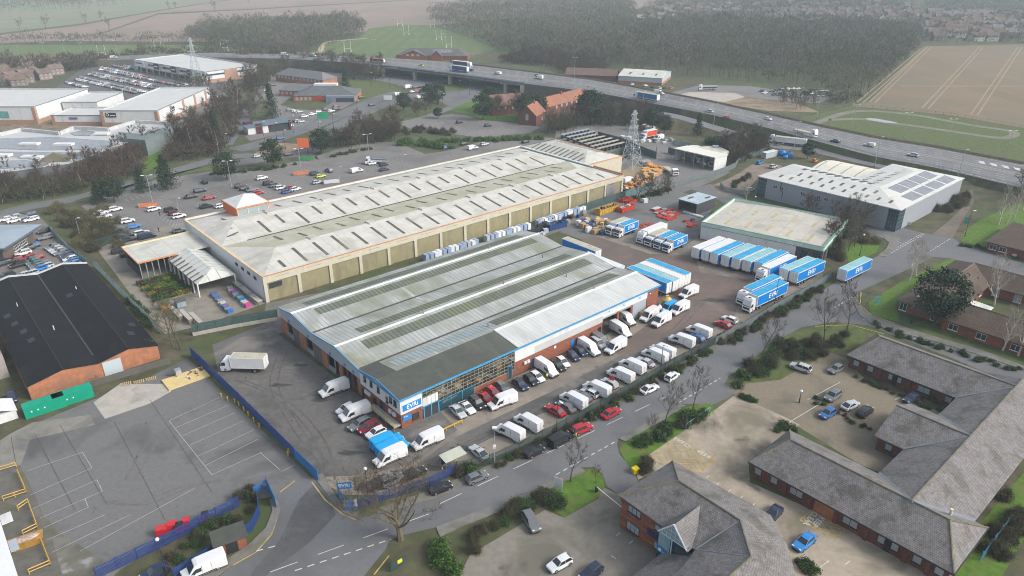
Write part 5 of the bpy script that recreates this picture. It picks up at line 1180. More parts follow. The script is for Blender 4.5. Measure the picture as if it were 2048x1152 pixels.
tag(mb.build('chevron_marking',M['line']),kind='structure')
i0=min(range(len(ne)),key=lambda i:abs(ne[i][0]-at(772,132,7.6).x));i1=min(range(len(ne)),key=lambda i:abs(ne[i][0]-at(1049,167,7.6).x))
def bank(name,side,lo,hi,run,m):
 mb=MB();E_=ne if side<0 else fa_
 for i in range(lo,hi):
  q=[]
  for j in(i,i+1):
   d=(Vector(ne[j])-Vector(fa_[j]));d.z=0;d.normalize();d*=-side
   top=Vector(E_[j])+Vector((0,0,-0.02));q.append((top,Vector((top.x+d.x*run*top.z,top.y+d.y*run*top.z,-0.1))))
  mb.poly([tuple(q[0][0]),tuple(q[1][0]),tuple(q[1][1]),tuple(q[0][1])])
 return tag(mb.build(name,m),kind='structure')
bank('embankment',-1,0,i0,0.5,mat('dark_bank',(0.085,0.077,0.06),0.95,0.3,0.2));i2=min(range(len(ne)),key=lambda i:abs(ne[i][0]-at(1370,219,6).x));bank('embankment',-1,i1,i2,0.35,mat('dark_wall_bank',(0.085,0.072,0.06),0.95,0.2,0.5));bank('embankment',-1,i2,len(ne)-1,1.0,M['scrub'])
bank('embankment',1,0,i0,1.2,M['scrub']);bank('embankment',1,i1,len(ne)-1,1.2,mat('brown_bank',(0.16,0.13,0.085),0.95,0.3,0.3))
vd=empty('viaduct',at(900,175),0,'concrete motorway viaduct on pale piers over the junction','bridge')
def inv_o(o,p):return tuple(Vector(p)-o.location)
mb=MB()
for i in range(i0,i1):
 a,b=Vector(ne[i])-vd.location,Vector(ne[i+1])-vd.location
 mb.poly([tuple(a+Vector((0,0,0.9))),tuple(b+Vector((0,0,0.9))),tuple(b+Vector((0,0,-1.3))),tuple(a+Vector((0,0,-1.3)))])
 n_=(Vector(fa_[i])-Vector(ne[i])).normalized()*0.4
 mb.poly([tuple(a+Vector((0,0,0.9))),tuple(b+Vector((0,0,0.9))),tuple(b+n_+Vector((0,0,0.9))),tuple(a+n_+Vector((0,0,0.9)))])
 mb.poly([tuple(a+n_+Vector((0,0,0.9))),tuple(b+n_+Vector((0,0,0.9))),tuple(b+n_),tuple(a+n_)])
mb.build('parapet',mat('parapet_concrete',(0.36,0.37,0.37),0.85,0.1,0.5),vd)
mb=MB()
for i in range(i0,i1):
 q=[Vector(p)-vd.location+Vector((0,0,-1.35))for p in(ne[i],ne[i+1],fa_[i+1],fa_[i])];n_=(q[3]-q[0]).normalized()*0.3
 slab(mb,[tuple(q[0]+n_),tuple(q[1]+n_),tuple(q[2]-n_),tuple(q[3]-n_)],0.5)
mb.build('deck_beam',mat('deck_concrete',(0.16,0.16,0.155),0.9),vd)
for x,y in((834,140),(912,149),(994,160)):
 for t in(0.06,0.35,0.65,0.94):
  P_=Vector(at(x,y,7.6));j=min(range(len(ne)),key=lambda i:(Vector(ne[i])-P_).length);c=Vector(ne[j]).lerp(Vector(fa_[j]),t)-vd.location
  MB().box((c.x-1.1,c.y-1.1,0),(c.x+1.1,c.y+1.1,5.6),rz=-0.55).build('pier',mat('pier_concrete',(0.3,0.285,0.25),0.9,0.15,0.3),vd)
for i in(i0,i1):
 a,b=Vector(ne[i])-vd.location,Vector(fa_[i])-vd.location;d=(b-a).normalized();n=Vector((-d.y,d.x,0))*2.6
 MB().prism([tuple((a-n-d*0.15)[:2]),tuple((b-n)[:2]),tuple((b+n)[:2]),tuple((a+n-d*0.15)[:2])],0,6.2).build('abutment',M['concrete'],vd)
SLN=[(1290,227,4.5),(1356,238,4),(1440,264,3),(1540,294,2),(1613,302,1.6),(1753,334,1.2),(1929,362,0.8),(2060,387,0.5),(2400,470,0.3)]
SLF=[(1290,219,4.5),(1356,229,4),(1440,253,3),(1540,279,2),(1613,287,1.6),(1753,320,1.2),(1929,346,0.8),(2060,372,0.5),(2400,450,0.3)]
sn=smooth_line([tuple(at(*p))for p in SLN],4);sf=smooth_line([tuple(at(*p))for p in SLF],4)
mb=MB()
for i in range(len(sn)-1):slab(mb,[sn[i],sn[i+1],sf[i+1],sf[i]],0.6)
tag(mb.build('slip_road',M['motorway']),kind='structure')
mb=MB()
for i in range(len(sn)-1):
 q=[]
 for j in(i,i+1):
  d=(Vector(sn[j])-Vector(sf[j]));d.z=0;d.normalize();q.append((sn[j],(sn[j][0]+d.x*2.2*sn[j][2],sn[j][1]+d.y*2.2*sn[j][2],-0.1)))
 mb.poly([(q[0][0][0],q[0][0][1],q[0][0][2]-0.03),(q[1][0][0],q[1][0][1],q[1][0][2]-0.03),q[1][1],q[0][1]])
tag(mb.build('embankment',mat('rough_bank',(0.11,0.1,0.055),0.95,0.35,0.3)),kind='structure')
def fence(name,px,h,m,label,step=0.16,w=0.09,post=2.75,rail=True,solid=0.0,z0=0.0,cat='fence',zpx=0.0,wall=0.0,wm=None,wire=0.0):
 """palisade: a pale every step metres, rails and posts; solid > 0: boards or netting up to that height"""
 P_=[at(p[0],p[1],p[2]if len(p)>2 else zpx)for p in px];o0=P_[0].copy()
 t=empty(name,o0,0,label,cat)
 pal,fr=MB(),MB();wl=MB()
 for a,b in zip(P_,P_[1:]):
  a,b=a-o0,b-o0;d=b-a;Ln=d.length
  if Ln<0.1:continue
  d.normalize();n=Vector((-d.y,d.x,0));k=0.0
  if solid:
   pal.prism([tuple((a-n*0.03)[:2]),tuple((b-n*0.03)[:2]),tuple((b+n*0.03)[:2]),tuple((a+n*0.03)[:2])],z0+wall,solid)
  else:
   while k<Ln:
    p=a+d*k;q=p+d*w
    i=len(pal.v);zb=p.z+z0+0.05+wall
    pal.v+=[tuple(p+n*0.02)[:2]+(zb,),tuple(q+n*0.02)[:2]+(zb,),tuple(q+n*0.02)[:2]+(p.z+z0+h,),tuple(p+n*0.02)[:2]+(p.z+z0+h,)]
    i2=len(pal.v)
    pal.v+=[tuple(p-n*0.02)[:2]+(zb,),tuple(q-n*0.02)[:2]+(zb,),tuple(q-n*0.02)[:2]+(p.z+z0+h,),tuple(p-n*0.02)[:2]+(p.z+z0+h,)]
    pal.f+=[(i,i+1,i+2,i+3),(i2,i2+3,i2+2,i2+1),(i,i+3,i2+3,i2),(i+1,i2+1,i2+2,i+2),(i+3,i+2,i2+2,i2+3)];pal.m+=[0]*5
    k+=step
  for k in range(int(Ln/post)+1):
   p=a+d*min(Ln,k*post)+n*0.08;fr.box((p.x-0.05,p.y-0.05,p.z+z0),(p.x+0.05,p.y+0.05,p.z+z0+max(h,solid)+0.05))
  if rail:
   for z in(0.35,h-0.35)if not wire else(h,):fr.bar(a+n*0.05+Vector((0,0,z0+z)),b+n*0.05+Vector((0,0,z0+z)),0.045)
  if wall:wl.prism([tuple((a-n*0.15)[:2]),tuple((b-n*0.15)[:2]),tuple((b+n*0.15)[:2]),tuple((a+n*0.15)[:2])],0,wall)
 if pal.f:pal.build('palisade' if not solid else 'infill',m,t,uv=False)
 fr.build('frame',m,t,uv=False)
 if wall:wl.build('low_wall',wm or M['blockwall'],t,uv=False)
 return t
fence('palisade_fence',[(383,712),(480,806),(590,916)],2.4,M['blue_steel'],'dark blue palisade fence between the lorry yard and the depot',0.15,0.1)
fence('steel_gate',[(590,916),(637,962)],2.3,M['blue_bright'],'bright blue steel gate standing open at the depot entrance',0.14,0.11,cat='gate')
fence('palisade_fence',[(195,1158),(330,1092),(480,1012)],2.2,M['blue_steel'],'dark blue palisade fence behind the red skips',0.15,0.08)
fence('palisade_fence',[(350,1158),(440,1102),(505,1062),(520,1030),(517,1002)],2.0,M['blue_steel'],'curved blue palisade fence along the pavement by the brick hut',0.15,0.09)
fence('steel_gate',[(534,974),(553,1016)],2.3,M['blue_bright'],'bright blue open gate leaf beside the lorry yard entrance',0.14,0.11,cat='gate')
fence('palisade_fence',[(510,992),(534,976)],1.9,M['blue_bright'],'short bright blue fence behind the shrubs at the yard entrance',0.15,0.08)
fence('palisade_fence',[(676,990),(694,1024),(716,1018)],2.3,M['blue_bright'],'bright blue corner fence carrying the EVRi sign board',0.15,0.1)
fence('palisade_fence',[(716,1018),(780,998),(860,974),(912,946)],2.1,M['blue_steel'],'blue palisade fence behind the big bare tree',0.18,0.08)
fence('mesh_fence',[(914,944),(985,928),(1060,892),(1110,868),(1180,830),(1257,786),(1330,742),(1430,690)],2.3,M['green_mesh'],'long grey-green mesh fence along the row of parked vans',0.13,0.035,3.0)
fence('mesh_fence',[(1430,690),(1500,652),(1560,615),(1600,594),(1648,566),(1662,556)],2.1,M['grey_palisade'],'grey palisade fence behind the roadside brambles and trailers',0.16,0.08)
fence('mesh_fence',[(556,640),(470,655),(386,672)],2.6,M['green_mesh'],'dark green netted fence on a low wall behind the garden centre',0.2,0.1,4.0,solid=3.0,wall=0.9,wm=M['concrete'])
fence('mesh_fence',[(190,535),(250,598),(322,668)],2.4,mat('blue_grey_mesh',(0.13,0.2,0.22),0.6,0.2,0.4),'blue-grey mesh fence beside the black roof',0.14,0.05,3.0)
fence('mesh_fence',[(100,462),(135,500),(178,532)],1.9,mat('blue_grey_mesh',(0.13,0.2,0.22),0.6,0.2,0.4),'blue-grey fence behind the dealer cars',0.18,0.12)
fence('netted_fence',[(180,500),(250,478)],2.6,M['green_mesh'],'green netted fence at the end of the garden centre',0.2,0.06,3)
fence('palisade_fence',[(1157,426),(1200,412),(1250,396)],2.8,M['green_mesh'],'green steel fence between the store and the hire yard',0.2,0.17,3)
fence('palisade_fence',[(1250,396),(1304,376)],2.6,mat('teal_palisade',(0.16,0.27,0.27),0.6,0.2,0.5),'pale teal fence below the orange pallet stacks',0.2,0.17,3)
fence('netted_fence',[(1195,332),(1242,312),(1262,318),(1262,306)],3.6,M['green_mesh'],'tall green netted fence round the foot of the pylon',0.2,0.15,4)
fence('netted_fence',[(1195,276),(1240,288),(1290,310),(1312,318),(1312,306)],3.2,M['green_mesh'],'tall green steel fence in front of the bedding racks',0.2,0.17,4)
fence('netted_fence',[(1336,306),(1352,312)],2.8,M['green_mesh'],'short green fence beside the round tank',0.2,0.17,4)
fence('palisade_fence',[(1350,376),(1400,360),(1440,350),(1470,336),(1478,322),(1560,296)],2.4,M['grey_palisade'],'grey palisade fence round the corner of the builders yard',0.18,0.09)
fence('palisade_fence',[(1346,290),(1380,296),(1392,300)],2.6,M['grey_palisade'],'pale grey fence behind the delivery vans',0.2,0.16)
fence('palisade_fence',[(1440,372),(1447,382),(1480,390),(1500,388)],1.8,M['grey_palisade'],'low grey fence on the bend by the birch',0.2,0.16)
fence('block_wall',[(172,778),(240,757),(342,726)],1.4,M['blockwall'],'dark block wall with pale coping in front of the brick works',solid=1.5,rail=False,cat='wall')
fence('steel_railing',[(1372,858),(1419,824)],1.1,mat('sky_blue_rail',(0.12,0.36,0.5),0.5),'pale blue steel railing at the paved court edge',1.6,0.08,1.6,wire=1.0,cat='railing')
fence('palisade_fence',[(1962,1122),(1990,1085),(2014,1052)],1.8,mat('sky_blue_rail',(0.12,0.36,0.5),0.5),'pale blue fence on the grass at the lower right',0.25,0.06,2.5)
fence('picket_fence',[(182,766),(215,750)],1.2,M['timber_dark'],'short weathered rail fence beside the green container',1.4,0.1,1.4,cat='fence')
for zz in():
 pass
for k,(a,lab)in enumerate(((NE,'pale steel parapet rail along the near edge of the motorway'),(FA,'timber boarded fence along the far edge of the motorway'))):
 pts=[p for p in a if 1040<p[0]<2100]if k==0 else[p for p in a if 880<p[0]<2100]
 P_=[at(*p)for p in pts];o0=P_[0].copy();t=empty('roadside_fence',o0,0,lab,'fence');mb=MB();fr_=MB()
 for p,q in zip(P_,P_[1:]):
  p,q=p-o0,q-o0;d=(q-p);n=Vector((-d.y,d.x,0)).normalized()*(0.06 if k else-0.06)
  if k==0:
   for z in(0.5,0.85,1.2):mb.bar(p+n+Vector((0,0,z)),q+n+Vector((0,0,z)),0.07)
  else:
   mb.poly([tuple(p+n),tuple(q+n),tuple(q+n+Vector((0,0,1.1))),tuple(p+n+Vector((0,0,1.1)))]).poly([tuple(p),tuple(q),tuple(q+Vector((0,0,1.1))),tuple(p+Vector((0,0,1.1)))])
  for s in range(int(d.length/3)):
   c=p+d*(s*3/d.length);fr_.box((c.x-0.06,c.y-0.06,c.z-0.3),(c.x+0.06,c.y+0.06,c.z+1.3))
 mb.build('rail' if k==0 else 'boarding',M['steel']if k==0 else mat('weathered_board',(0.24,0.2,0.155),0.95,0.2,0.4),t,uv=False);fr_.build('fence_post',M['steel']if k==0 else M['timber_dark'],t,uv=False)
t=fence('field_fence',[(1600,236),(1700,211),(1900,230),(2060,258)],1.2,M['timber_dark'],'thin post and wire fence along the stubble field',4.0,0.12,4.0,wire=1.0)
LAMPS={}
def lamp(x,y,h,style,label,group=None,z=0.0,heading=0.0):
 key=(round(h,1),style)
 if key not in LAMPS:
  m=M['frame_dark']if style in('black','globe')else M['steel']
  r=0.09 if h<9 else 0.13
  pm=MB().tube((0,0,0),(0,0,h),r,r*0.6,8).tube((0,0,0),(0,0,1.2),r*1.5,r*1.5,8)
  hm=MB()
  if style=='globe':hm.dome((0,0,h+0.25),0.28,0.28,0.28)
  elif style=='twin':
   for sg in(-1,1):pm.tube((0,0,h-0.1),(sg*1.4,0,h+0.1),0.06);hm.box((sg*1.4-0.5,-0.18,h+0.03),(sg*1.4+0.5,0.18,h+0.2))
  elif style=='cctv':hm.box((-0.3,-0.2,h),(0.5,0.2,h+0.35)).box((-0.25,-0.25,h*0.45),(0.25,0.25,h*0.45+0.5))
  else:pm.tube((0,0,h-0.05),(0.9,0,h+0.12),0.05);hm.box((0.5,-0.16,h+0.08),(1.3,0.16,h+0.22))
  LAMPS[key]=(pm.mesh('pole',m),hm.mesh('lamp_head',mat('lamp_white',(0.75,0.76,0.76),0.4)))
 o=empty('street_lamp',at(x,y,z),heading,label,'street lamp',group)
 link('pole',LAMPS[key][0],o);link('lamp_head',LAMPS[key][1],o)
 return o
lamp(738,1010,7.2,'globe','black street lamp with white globe in front of the big bare tree')
lamp(1113,870,7.6,'black','black street lamp above the red cars on the roadside',heading=-0.8)
lamp(1320,752,7.6,'black','black street lamp by the fence next to the white vans',heading=-0.8)
lamp(334,1150,6.6,'globe','black street lamp with white globe beside the bottom blue fence')
lamp(989,926,7.4,'cctv','grey camera pole beside the smoking shelter')
lamp(1719,512,6.5,'globe','black lamp with pale globe in front of the bushes by the lone trailer')
lamp(1709,441,5.5,'globe','small black lamp against the grey warehouse wall')
lamp(1929,474,8.6,'black','tall black lamp at the top of the junction by the green lawn')
lamp(1822,648,7.2,'globe','black lamp with pale globe beside the round pine')
lamp(1548,612,7.4,'black','black lamp standing in the brambles by the lorries')
lamp(1506,428,6.0,'globe','black lamp beside the birch on the bend')
lamp(1598,806,2.6,'globe','short globe lamp on the brown paved court')
lamp(917,1150,5.5,'globe','short lamp in front of the glazed entrance')if 0 else None
for x,y in((305,405),(463,373),(603,346),(738,314)):lamp(x,y,10.0,'twin','tall grey twin-headed lamp in the store car park','lamps in the store car park',heading=0.3)
for x,y in((359,428),(679,361),(808,336),(452,292),(160,470)):lamp(x,y,5.6,'single','short grey single-armed lamp among the store parking bays','short lamps in the store car park')
for x,y,z in((1633,238,0),(1704,258,0),(1807,277,0),(1894,292,0),(1549,230,0),(1149,153,5),(2010,318,0)):lamp(x,y,12.4,'twin','tall pale motorway lamp behind the far carriageway','lamps beyond the motorway',z)
for x,y,z in((1588,299,1.8),(1749,334,1.0),(1426,259,2),(1284,231,3),(1914,362,.6)):lamp(x,y,12.4,'single','tall pale lamp between the motorway and the slip road','lamps along the slip road',z)
for x,y in((740,156),(780,176),(870,170),(848,200),(918,190),(1000,196),(939,190),(716,234),(668,262),(587,266),(554,282),(836,228),(886,218),(640,280),(529,280),(742,172),(796,200),(571,298)):lamp(x,y,8.6,'black','dark road lamp around the big junction','lamps around the junction')
for x,y in((689,108),(750,105),(835,92),(885,92),(890,75),(560,100),(40,118),(90,112),(130,108),(165,112),(235,108),(330,102),(450,106)):lamp(x,y,11.0,'twin','slim pale lamp beside the sports fields','lamps by the sports fields')
def pylon(x,y,h,label):
 t=empty('electricity_pylon',at(x,y),0.75,label,'pylon')
 mb=MB();W_=lambda z:3.1*(1-z/h)**1.25+0.35
 zs_=[0,4.5,8.2,11.3,14,16.3,18.3,20,21.6,h]
 zs_=[z*h/23 if z!=h else h for z in zs_]
 C4=((1,1),(-1,1),(-1,-1),(1,-1))
 for a,b in zip(zs_,zs_[1:]):
  for k in range(4):
   p,q=C4[k],C4[(k+1)%4]
   P0,P1=Vector((p[0]*W_(a),p[1]*W_(a),a)),Vector((p[0]*W_(b),p[1]*W_(b),b));Q0,Q1=Vector((q[0]*W_(a),q[1]*W_(a),a)),Vector((q[0]*W_(b),q[1]*W_(b),b))
   mb.bar(P0,P1,0.13);mb.bar(P0,Q1,0.06);mb.bar(Q0,P1,0.06);mb.bar(P1,Q1,0.06)
 mb.build('lattice_tower',mat('pylon_grey',(0.42,0.46,0.48),0.6),t,uv=False)
 mb=MB()
 for z,r in((h*0.7,3.2),(h*0.82,2.6),(h*0.93,2.1)):
  for sg in(-1,1):
   for s2 in(-1,1):mb.bar((0,s2*W_(z),z),(sg*r,0,z+0.3),0.07)
   mb.bar((sg*r,0,z+0.3),(sg*0.3,0,z+1.2),0.06);mb.bar((sg*r,0,z+0.3),(sg*r,0,z-0.7),0.06)
 mb.build('cross_arm',MATS['pylon_grey'],t,uv=False)
pylon(1262,334,23.5,'grey lattice pylon rising out of the builders yard')
pylon(396,168,30,'hazy lattice pylon in front of the long retail shed')
for x,y,s in((813,70,1),(878,80,1),(696,104,1),(898,95,1),(205,112,.9),(318,104,.9),(450,102,.9),(865,55,.8),(800,52,.8)):
 t=empty('rugby_posts',at(x,y),0.4,'white rugby goal posts on the hazy playing field','goal posts','rugby posts')
 mb=MB().tube((-2.8,0,0),(-2.8,0,10*s),0.09).tube((2.8,0,0),(2.8,0,10*s),0.09).tube((-2.8,0,3),(2.8,0,3),0.07);mb.build('uprights',M['ink_white'],t)
 mb=MB()
 for u in(-2.8,2.8):mb.tube((u,0,0),(u,0,1.8),0.3,0.3,6)
 mb.build('padding',M['ink_white'],t)
# ================================================================ TREES AND SHRUBS
RN=np.random.default_rng(11)
def np_mesh(name,V,F,mats):
 """V (n,3), F (m,3) triangles"""
 me=bpy.data.meshes.new(name)
 V=np.ascontiguousarray(V,np.float32);F=np.ascontiguousarray(F,np.int32);n,k=len(V),F.shape[1]
 me.vertices.add(n);me.vertices.foreach_set('co',V.ravel())
 me.loops.add(F.size);me.loops.foreach_set('vertex_index',F.ravel())
 me.polygons.add(len(F));me.polygons.foreach_set('loop_start',np.arange(0,F.size,k,dtype=np.int32))
 for m in(mats if isinstance(mats,list)else[mats]):me.materials.append(m)
 me.update(calc_edges=True)
 return me
def slivers(P,Dv,w):
 """thin triangles from P along Dv, w wide at the foot"""
 n=len(P);r=RN.normal(size=(n,3));s=np.cross(Dv,r);s/=np.linalg.norm(s,axis=1)[:,None]+1e-9
 w=np.broadcast_to(np.asarray(w,float).reshape(-1,1),(n,1))
 V=np.stack([P-s*w/2,P+s*w/2,P+Dv],1).reshape(-1,3)
 return V,np.arange(3*n).reshape(-1,3)
def leaves(P,size):
 n=len(P);a=RN.normal(size=(n,3));a/=np.linalg.norm(a,axis=1)[:,None];b=np.cross(a,RN.normal(size=(n,3)));b/=np.linalg.norm(b,axis=1)[:,None]
 s=np.broadcast_to(np.asarray(size,float).reshape(-1,1),(n,1))*RN.uniform(0.6,1.3,(n,1))
 V=np.stack([P-a*s,P+b*s*0.7,P+a*s,P-b*s*0.7],1).reshape(-1,3)
 return V,np.arange(4*n).reshape(-1,4)
def tri4(F):return np.concatenate([F[:,[0,1,2]],F[:,[0,2,3]]])
def unit(n):v=RN.normal(size=(n,3));return v/np.linalg.norm(v,axis=1)[:,None]
def limb_tree(h,spread,r0,first=0.25,n_limb=7,seg=4,depth=3,twigs=9,tl=0.9,tw=0.035,up=0.35,lean=0.0,nsub=4):
 """trunk and limbs as tapered tubes; the fine growth as slivers. returns trunk MB, twig arrays"""
 tr=MB();TP,TD,TW=[],[],[]
 def grow(p,d,Ln,r,lev):
  pts=[p];q=p.copy();dd=d.copy()
  for k in range(seg):
   dd=(dd+Vector((RN.normal()*0.14,RN.normal()*0.14,RN.normal()*0.08+(up*0.22 if lev else 0)))).normalized()
   q=q+dd*(Ln/seg);pts.append(q.copy())
  for k in range(seg):
   a,b=r*(1-0.8*k/seg),r*(1-0.8*(k+1)/seg)
   tr.tube(pts[k],pts[k+1],a,b,6 if lev==0 else(5 if lev==1 else 3),0,False)
  if lev<depth:
   n=n_limb if lev==0 else nsub
   for k in range(n):
    t=first+(1-first)*(k+RN.uniform(0.1,0.9))/n if lev==0 else RN.uniform(0.3,1.0)
    i=min(seg-1,int(t*seg));c=pts[i].lerp(pts[i+1],t*seg-i)
    ax=(pts[i+1]-pts[i]).normalized();az=RN.uniform(0,2*PI)if lev else k*2.4+RN.uniform(-.4,.4)
    side=Vector((math.cos(az),math.sin(az),0));side=(side-ax*side.dot(ax)).normalized()
    ang=RN.uniform(0.55,0.95)if lev==0 else RN.uniform(0.45,0.95)
    nd=(ax*math.cos(ang)+side*math.sin(ang)).normalized()
    Lc=(spread*(1.15-0.55*t)if lev==0 else Ln*RN.uniform(0.42,0.68))
    grow(c,nd,Lc,max(0.012,r*(1-0.75*t)*(0.6 if lev==0 else 0.55)),lev+1)
  if lev>=depth-1:
   for k in range(twigs):
    t=RN.uniform(0.15,1.0);i=min(seg-1,int(t*seg));c=pts[i].lerp(pts[i+1],t*seg-i)
    v=Vector(unit(1)[0])*0.9+(pts[i+1]-pts[i]).normalized()*0.9+Vector((0,0,up))
    TP.append(c);TD.append(v.normalized()*RN.uniform(0.5,1.2)*tl);TW.append(tw)
 grow(Vector((0,0,0)),Vector((lean,0,1)).normalized(),h,r0,0)
 return tr,np.array([tuple(p)for p in TP]),np.array([tuple(p)for p in TD]),np.array(TW)
PROTO={}
def proto(kind):
 if kind in PROTO:return PROTO[kind]
 K_=kind.split(':');k0=K_[0]
 if k0=='bare':
  tr,P,D_,W_=limb_tree(8.0,3.6,0.2,0.25,9,4,3,9,0.8,0.04)
  tm,cm=M['bark'],M[K_[2]]if len(K_)>2 else M['twig']
 elif k0=='big':
  tr,P,D_,W_=limb_tree(5.6,8.2,0.42,0.25,12,6,4,9,0.7,0.026,0.45,0.05,4)
  tm,cm=mat('mossy_bark',(0.11,0.095,0.06),0.95,0.3,2.0),M['twig']
 elif k0=='street':
  tr,P,D_,W_=limb_tree(5.6,2.3,0.1,0.3,10,4,3,6,0.55,0.022,0.6)
  tm,cm=M['bark'],M['twig']
 elif k0=='birch':
  tr,P,D_,W_=limb_tree(9.5,3.6,0.2,0.16,12,5,3,6,0.7,0.03,0.75)
  tm,cm=M['birch'],M['birch_twig']
 elif k0=='far':
  tr,P,D_,W_=limb_tree(8.6,4.3,0.16,0.18,11,3,2,24,1.2,0.085,0.2)
  tm,cm=M['bark'],M[K_[2]]
 elif k0=='farbirch':
  tr,P,D_,W_=limb_tree(11.0,3.0,0.11,0.3,9,3,2,18,1.3,0.075,0.8,0.08)
  tm,cm=M['birch'],M['twig_red']
 if k0 in('bare','big','street','birch','far','farbirch'):
  V,F=slivers(P,D_,W_)
  PROTO[kind]=(tr.mesh('trunk',tm,uv=False),np_mesh('crown',V,F,cm))
 elif k0 in('conifer','pine','spruce'):
  h={'conifer':9.0,'pine':8.5,'spruce':12.0}[k0]
  tr=MB().tube((0,0,0),(0.1,0,h*0.92),0.22,0.05,7)
  Ps=[]
  for k in range(46 if k0!='pine' else 60):
   if k0=='pine':
    u=unit(1)[0];r_=RN.uniform(0.45,1.0)**0.5;c=np.array([u[0]*2.9*r_,u[1]*2.9*r_,h*0.56+u[2]*3.1*r_]);s=RN.uniform(0.6,1.05)
   else:
    t=(k+0.5)/46;z=h*(0.12+0.86*t);rr=(1-t)**(0.75 if k0=='conifer' else 1.0)*h*(0.27 if k0=='conifer' else 0.24)+0.15;az=k*2.4+RN.uniform(-.5,.5)
    rr*=RN.uniform(0.55,1.1);c=np.array([math.cos(az)*rr*0.75,math.sin(az)*rr*0.75,z-rr*0.2]);s=0.3+rr*0.42
   tr.tube((0,0,min(c[2],h*0.85)*0.92),tuple(c),0.06,0.02,3)
   Ps.append(c+RN.normal(size=(62,3))*np.array([s,s,s*0.55])*0.62)
  P=np.concatenate(Ps);V,F=leaves(P,0.2)
  PROTO[kind]=(tr.mesh('trunk',M['bark'],uv=False),np_mesh('crown',V,F,M['pine']))
 elif k0 in('bush','shrub','brown','olive','round'):
  m={'bush':'laurel','shrub':'evergreen','brown':'bramble','olive':'twig_olive','round':'evergreen'}[k0]
  tr=MB();Ps,Ds=[],[]
  for k in range(7):
   az=k*0.9+RN.uniform(-.3,.3);e=Vector((math.cos(az)*0.8,math.sin(az)*0.8,RN.uniform(0.7,1.5)));tr.tube((0,0,0),e,0.05,0.02,4)
  nc=16 if k0!='round' else 22
  for k in range(nc):
   u=unit(1)[0];u[2]=abs(u[2]);r_=RN.uniform(0.5,1)if k0!='round' else RN.uniform(0.8,0.95)
   Ps.append(np.array([u[0]*1.3*r_,u[1]*1.3*r_,0.15+u[2]*1.45*r_])+RN.normal(size=(85,3))*0.28)
  P=np.concatenate(Ps);P[:,2]=np.abs(P[:,2])
  if k0 in('brown','olive'):
   Dv=unit(len(P))*0.42+np.array([0,0,0.16]);V,F=slivers(P,Dv,0.05)
   if k0=='brown':V2,F2=leaves(P[::3],0.085);F=np.concatenate([F,tri4(F2)+len(V)]);V=np.concatenate([V,V2])
  else:V,F=leaves(P,0.12)
  PROTO[kind]=(tr.mesh('stem',M['bark'],uv=False),np_mesh('foliage',V,F,M[m]))
 return PROTO[kind]
def plant(kind,x,y,s,label,group=None,name=None,cat=None,z=0.0,sz=None,rz=None,p=None):
 a,b=proto(kind);k0=kind.split(':')[0]
 small=k0 in('bush','shrub','brown','olive','round')
 o=empty(name or({'bush':'laurel_bush','brown':'bramble_bush','olive':'olive_shrub'}.get(k0,'evergreen_shrub')if small else 'conifer' if k0 in('conifer','pine','spruce')else 'birch_tree' if 'birch' in k0 else 'bare_tree'),p if p is not None else at(x,y,z),RN.uniform(0,2*PI)if rz is None else rz,label,cat or('shrub' if small else 'tree'),group)
 o.scale=(s,s,sz or s*RN.uniform(0.92,1.08))
 link('stem' if small else 'trunk',a,o);link('foliage' if small else 'crown',b,o)
 return o
plant('big',801,1080,1.3,'big broad bare tree with mossy limbs by the junction',rz=0.6,sz=0.92)
plant('street',1523,722,1.6,'bare street tree on the verge beside the road')
plant('street',1385,822,1.3,'pale bare tree beside the blue railing')
plant('street',1331,852,1.35,'drooping bare reddish tree over the verge hedge')
plant('street',1301,875,0.75,'small pale bare tree in front of the dark hedge')
plant('street',1141,964,1.15,'thin bare tree on the bright green lawn')
plant('street',1192,966,0.62,'small sapling at the end of the bright green lawn')
plant('street',1646,690,1.8,'bare tree growing from the dark thicket, left of a pair')
plant('street',1692,664,1.8,'bare tree growing from the dark thicket, right of a pair')
plant('birch',1819,562,1.05,'white birch on the lawn by the crossroads')
plant('birch',1831,554,1.0,'slimmer birch just behind the crossroads birch')
plant('birch',1988,610,1.2,'white birch in the courtyard of the brown-roofed office',rz=2.0)
plant('birch',2005,702,1.1,'white birch beside the brown office wall')
plant('birch',2036,712,1.0,'white birch at the right edge by the lane')
for k,(x,y,s)in enumerate(((1997,450,1.05),(2014,446,1.0),(2028,440,0.95),(2046,420,0.95))):plant('birch',x,y,s,'white birch in the clump above the green lawn','birches above the lawn')
plant('pine',1868,648,1.7,'dark round pine in front of the brown-roofed office')
plant('birch',1492,400,0.75,'single pale birch on the bend of the lane')
plant('bare:1:twig_olive',362,700,1.15,'wide olive-brown bare tree at the depot fence corner')
plant('bare:2:twig_olive',345,692,1.0,'lower olive bare tree leaning over the dark block wall')
for x,y,s,lab in((548,336,0.95,'dark pine left of the orange store sign'),(644,308,0.95,'single dark pine by the roundabout exit'),(230,405,0.85,'bushy pine at the car park edge near the road'),(335,378,1.0,'tall dark fir between car park and road'),(455,360,1.0,'dark pine at the top of the store car park'),(198,408,0.6,'small upright conifer by the car park road'),(285,384,0.7,'dark conifer beside the first tall lamp')):
 plant('pine' if 'pine' in lab else 'conifer',x,y,s*1.5,lab)
for x,y,s,lab in((545,238,1.1,'large dark spruce in front of the hotel car park'),(692,180,0.85,'dark spruce beside the restaurant'),(436,300,1.0,'dark spruce in the belt beside the service lane'),(1395,272,0.7,'small dark conifer below the slip road'),(1180,250,1.55,'huge dark evergreen behind the red tiled pub'),(1012,60,1.2,'dark cedar standing over the far wood')):
 plant('spruce' if 'spruce' in lab or 'small' in lab else 'pine',x,y,s*1.4,lab)
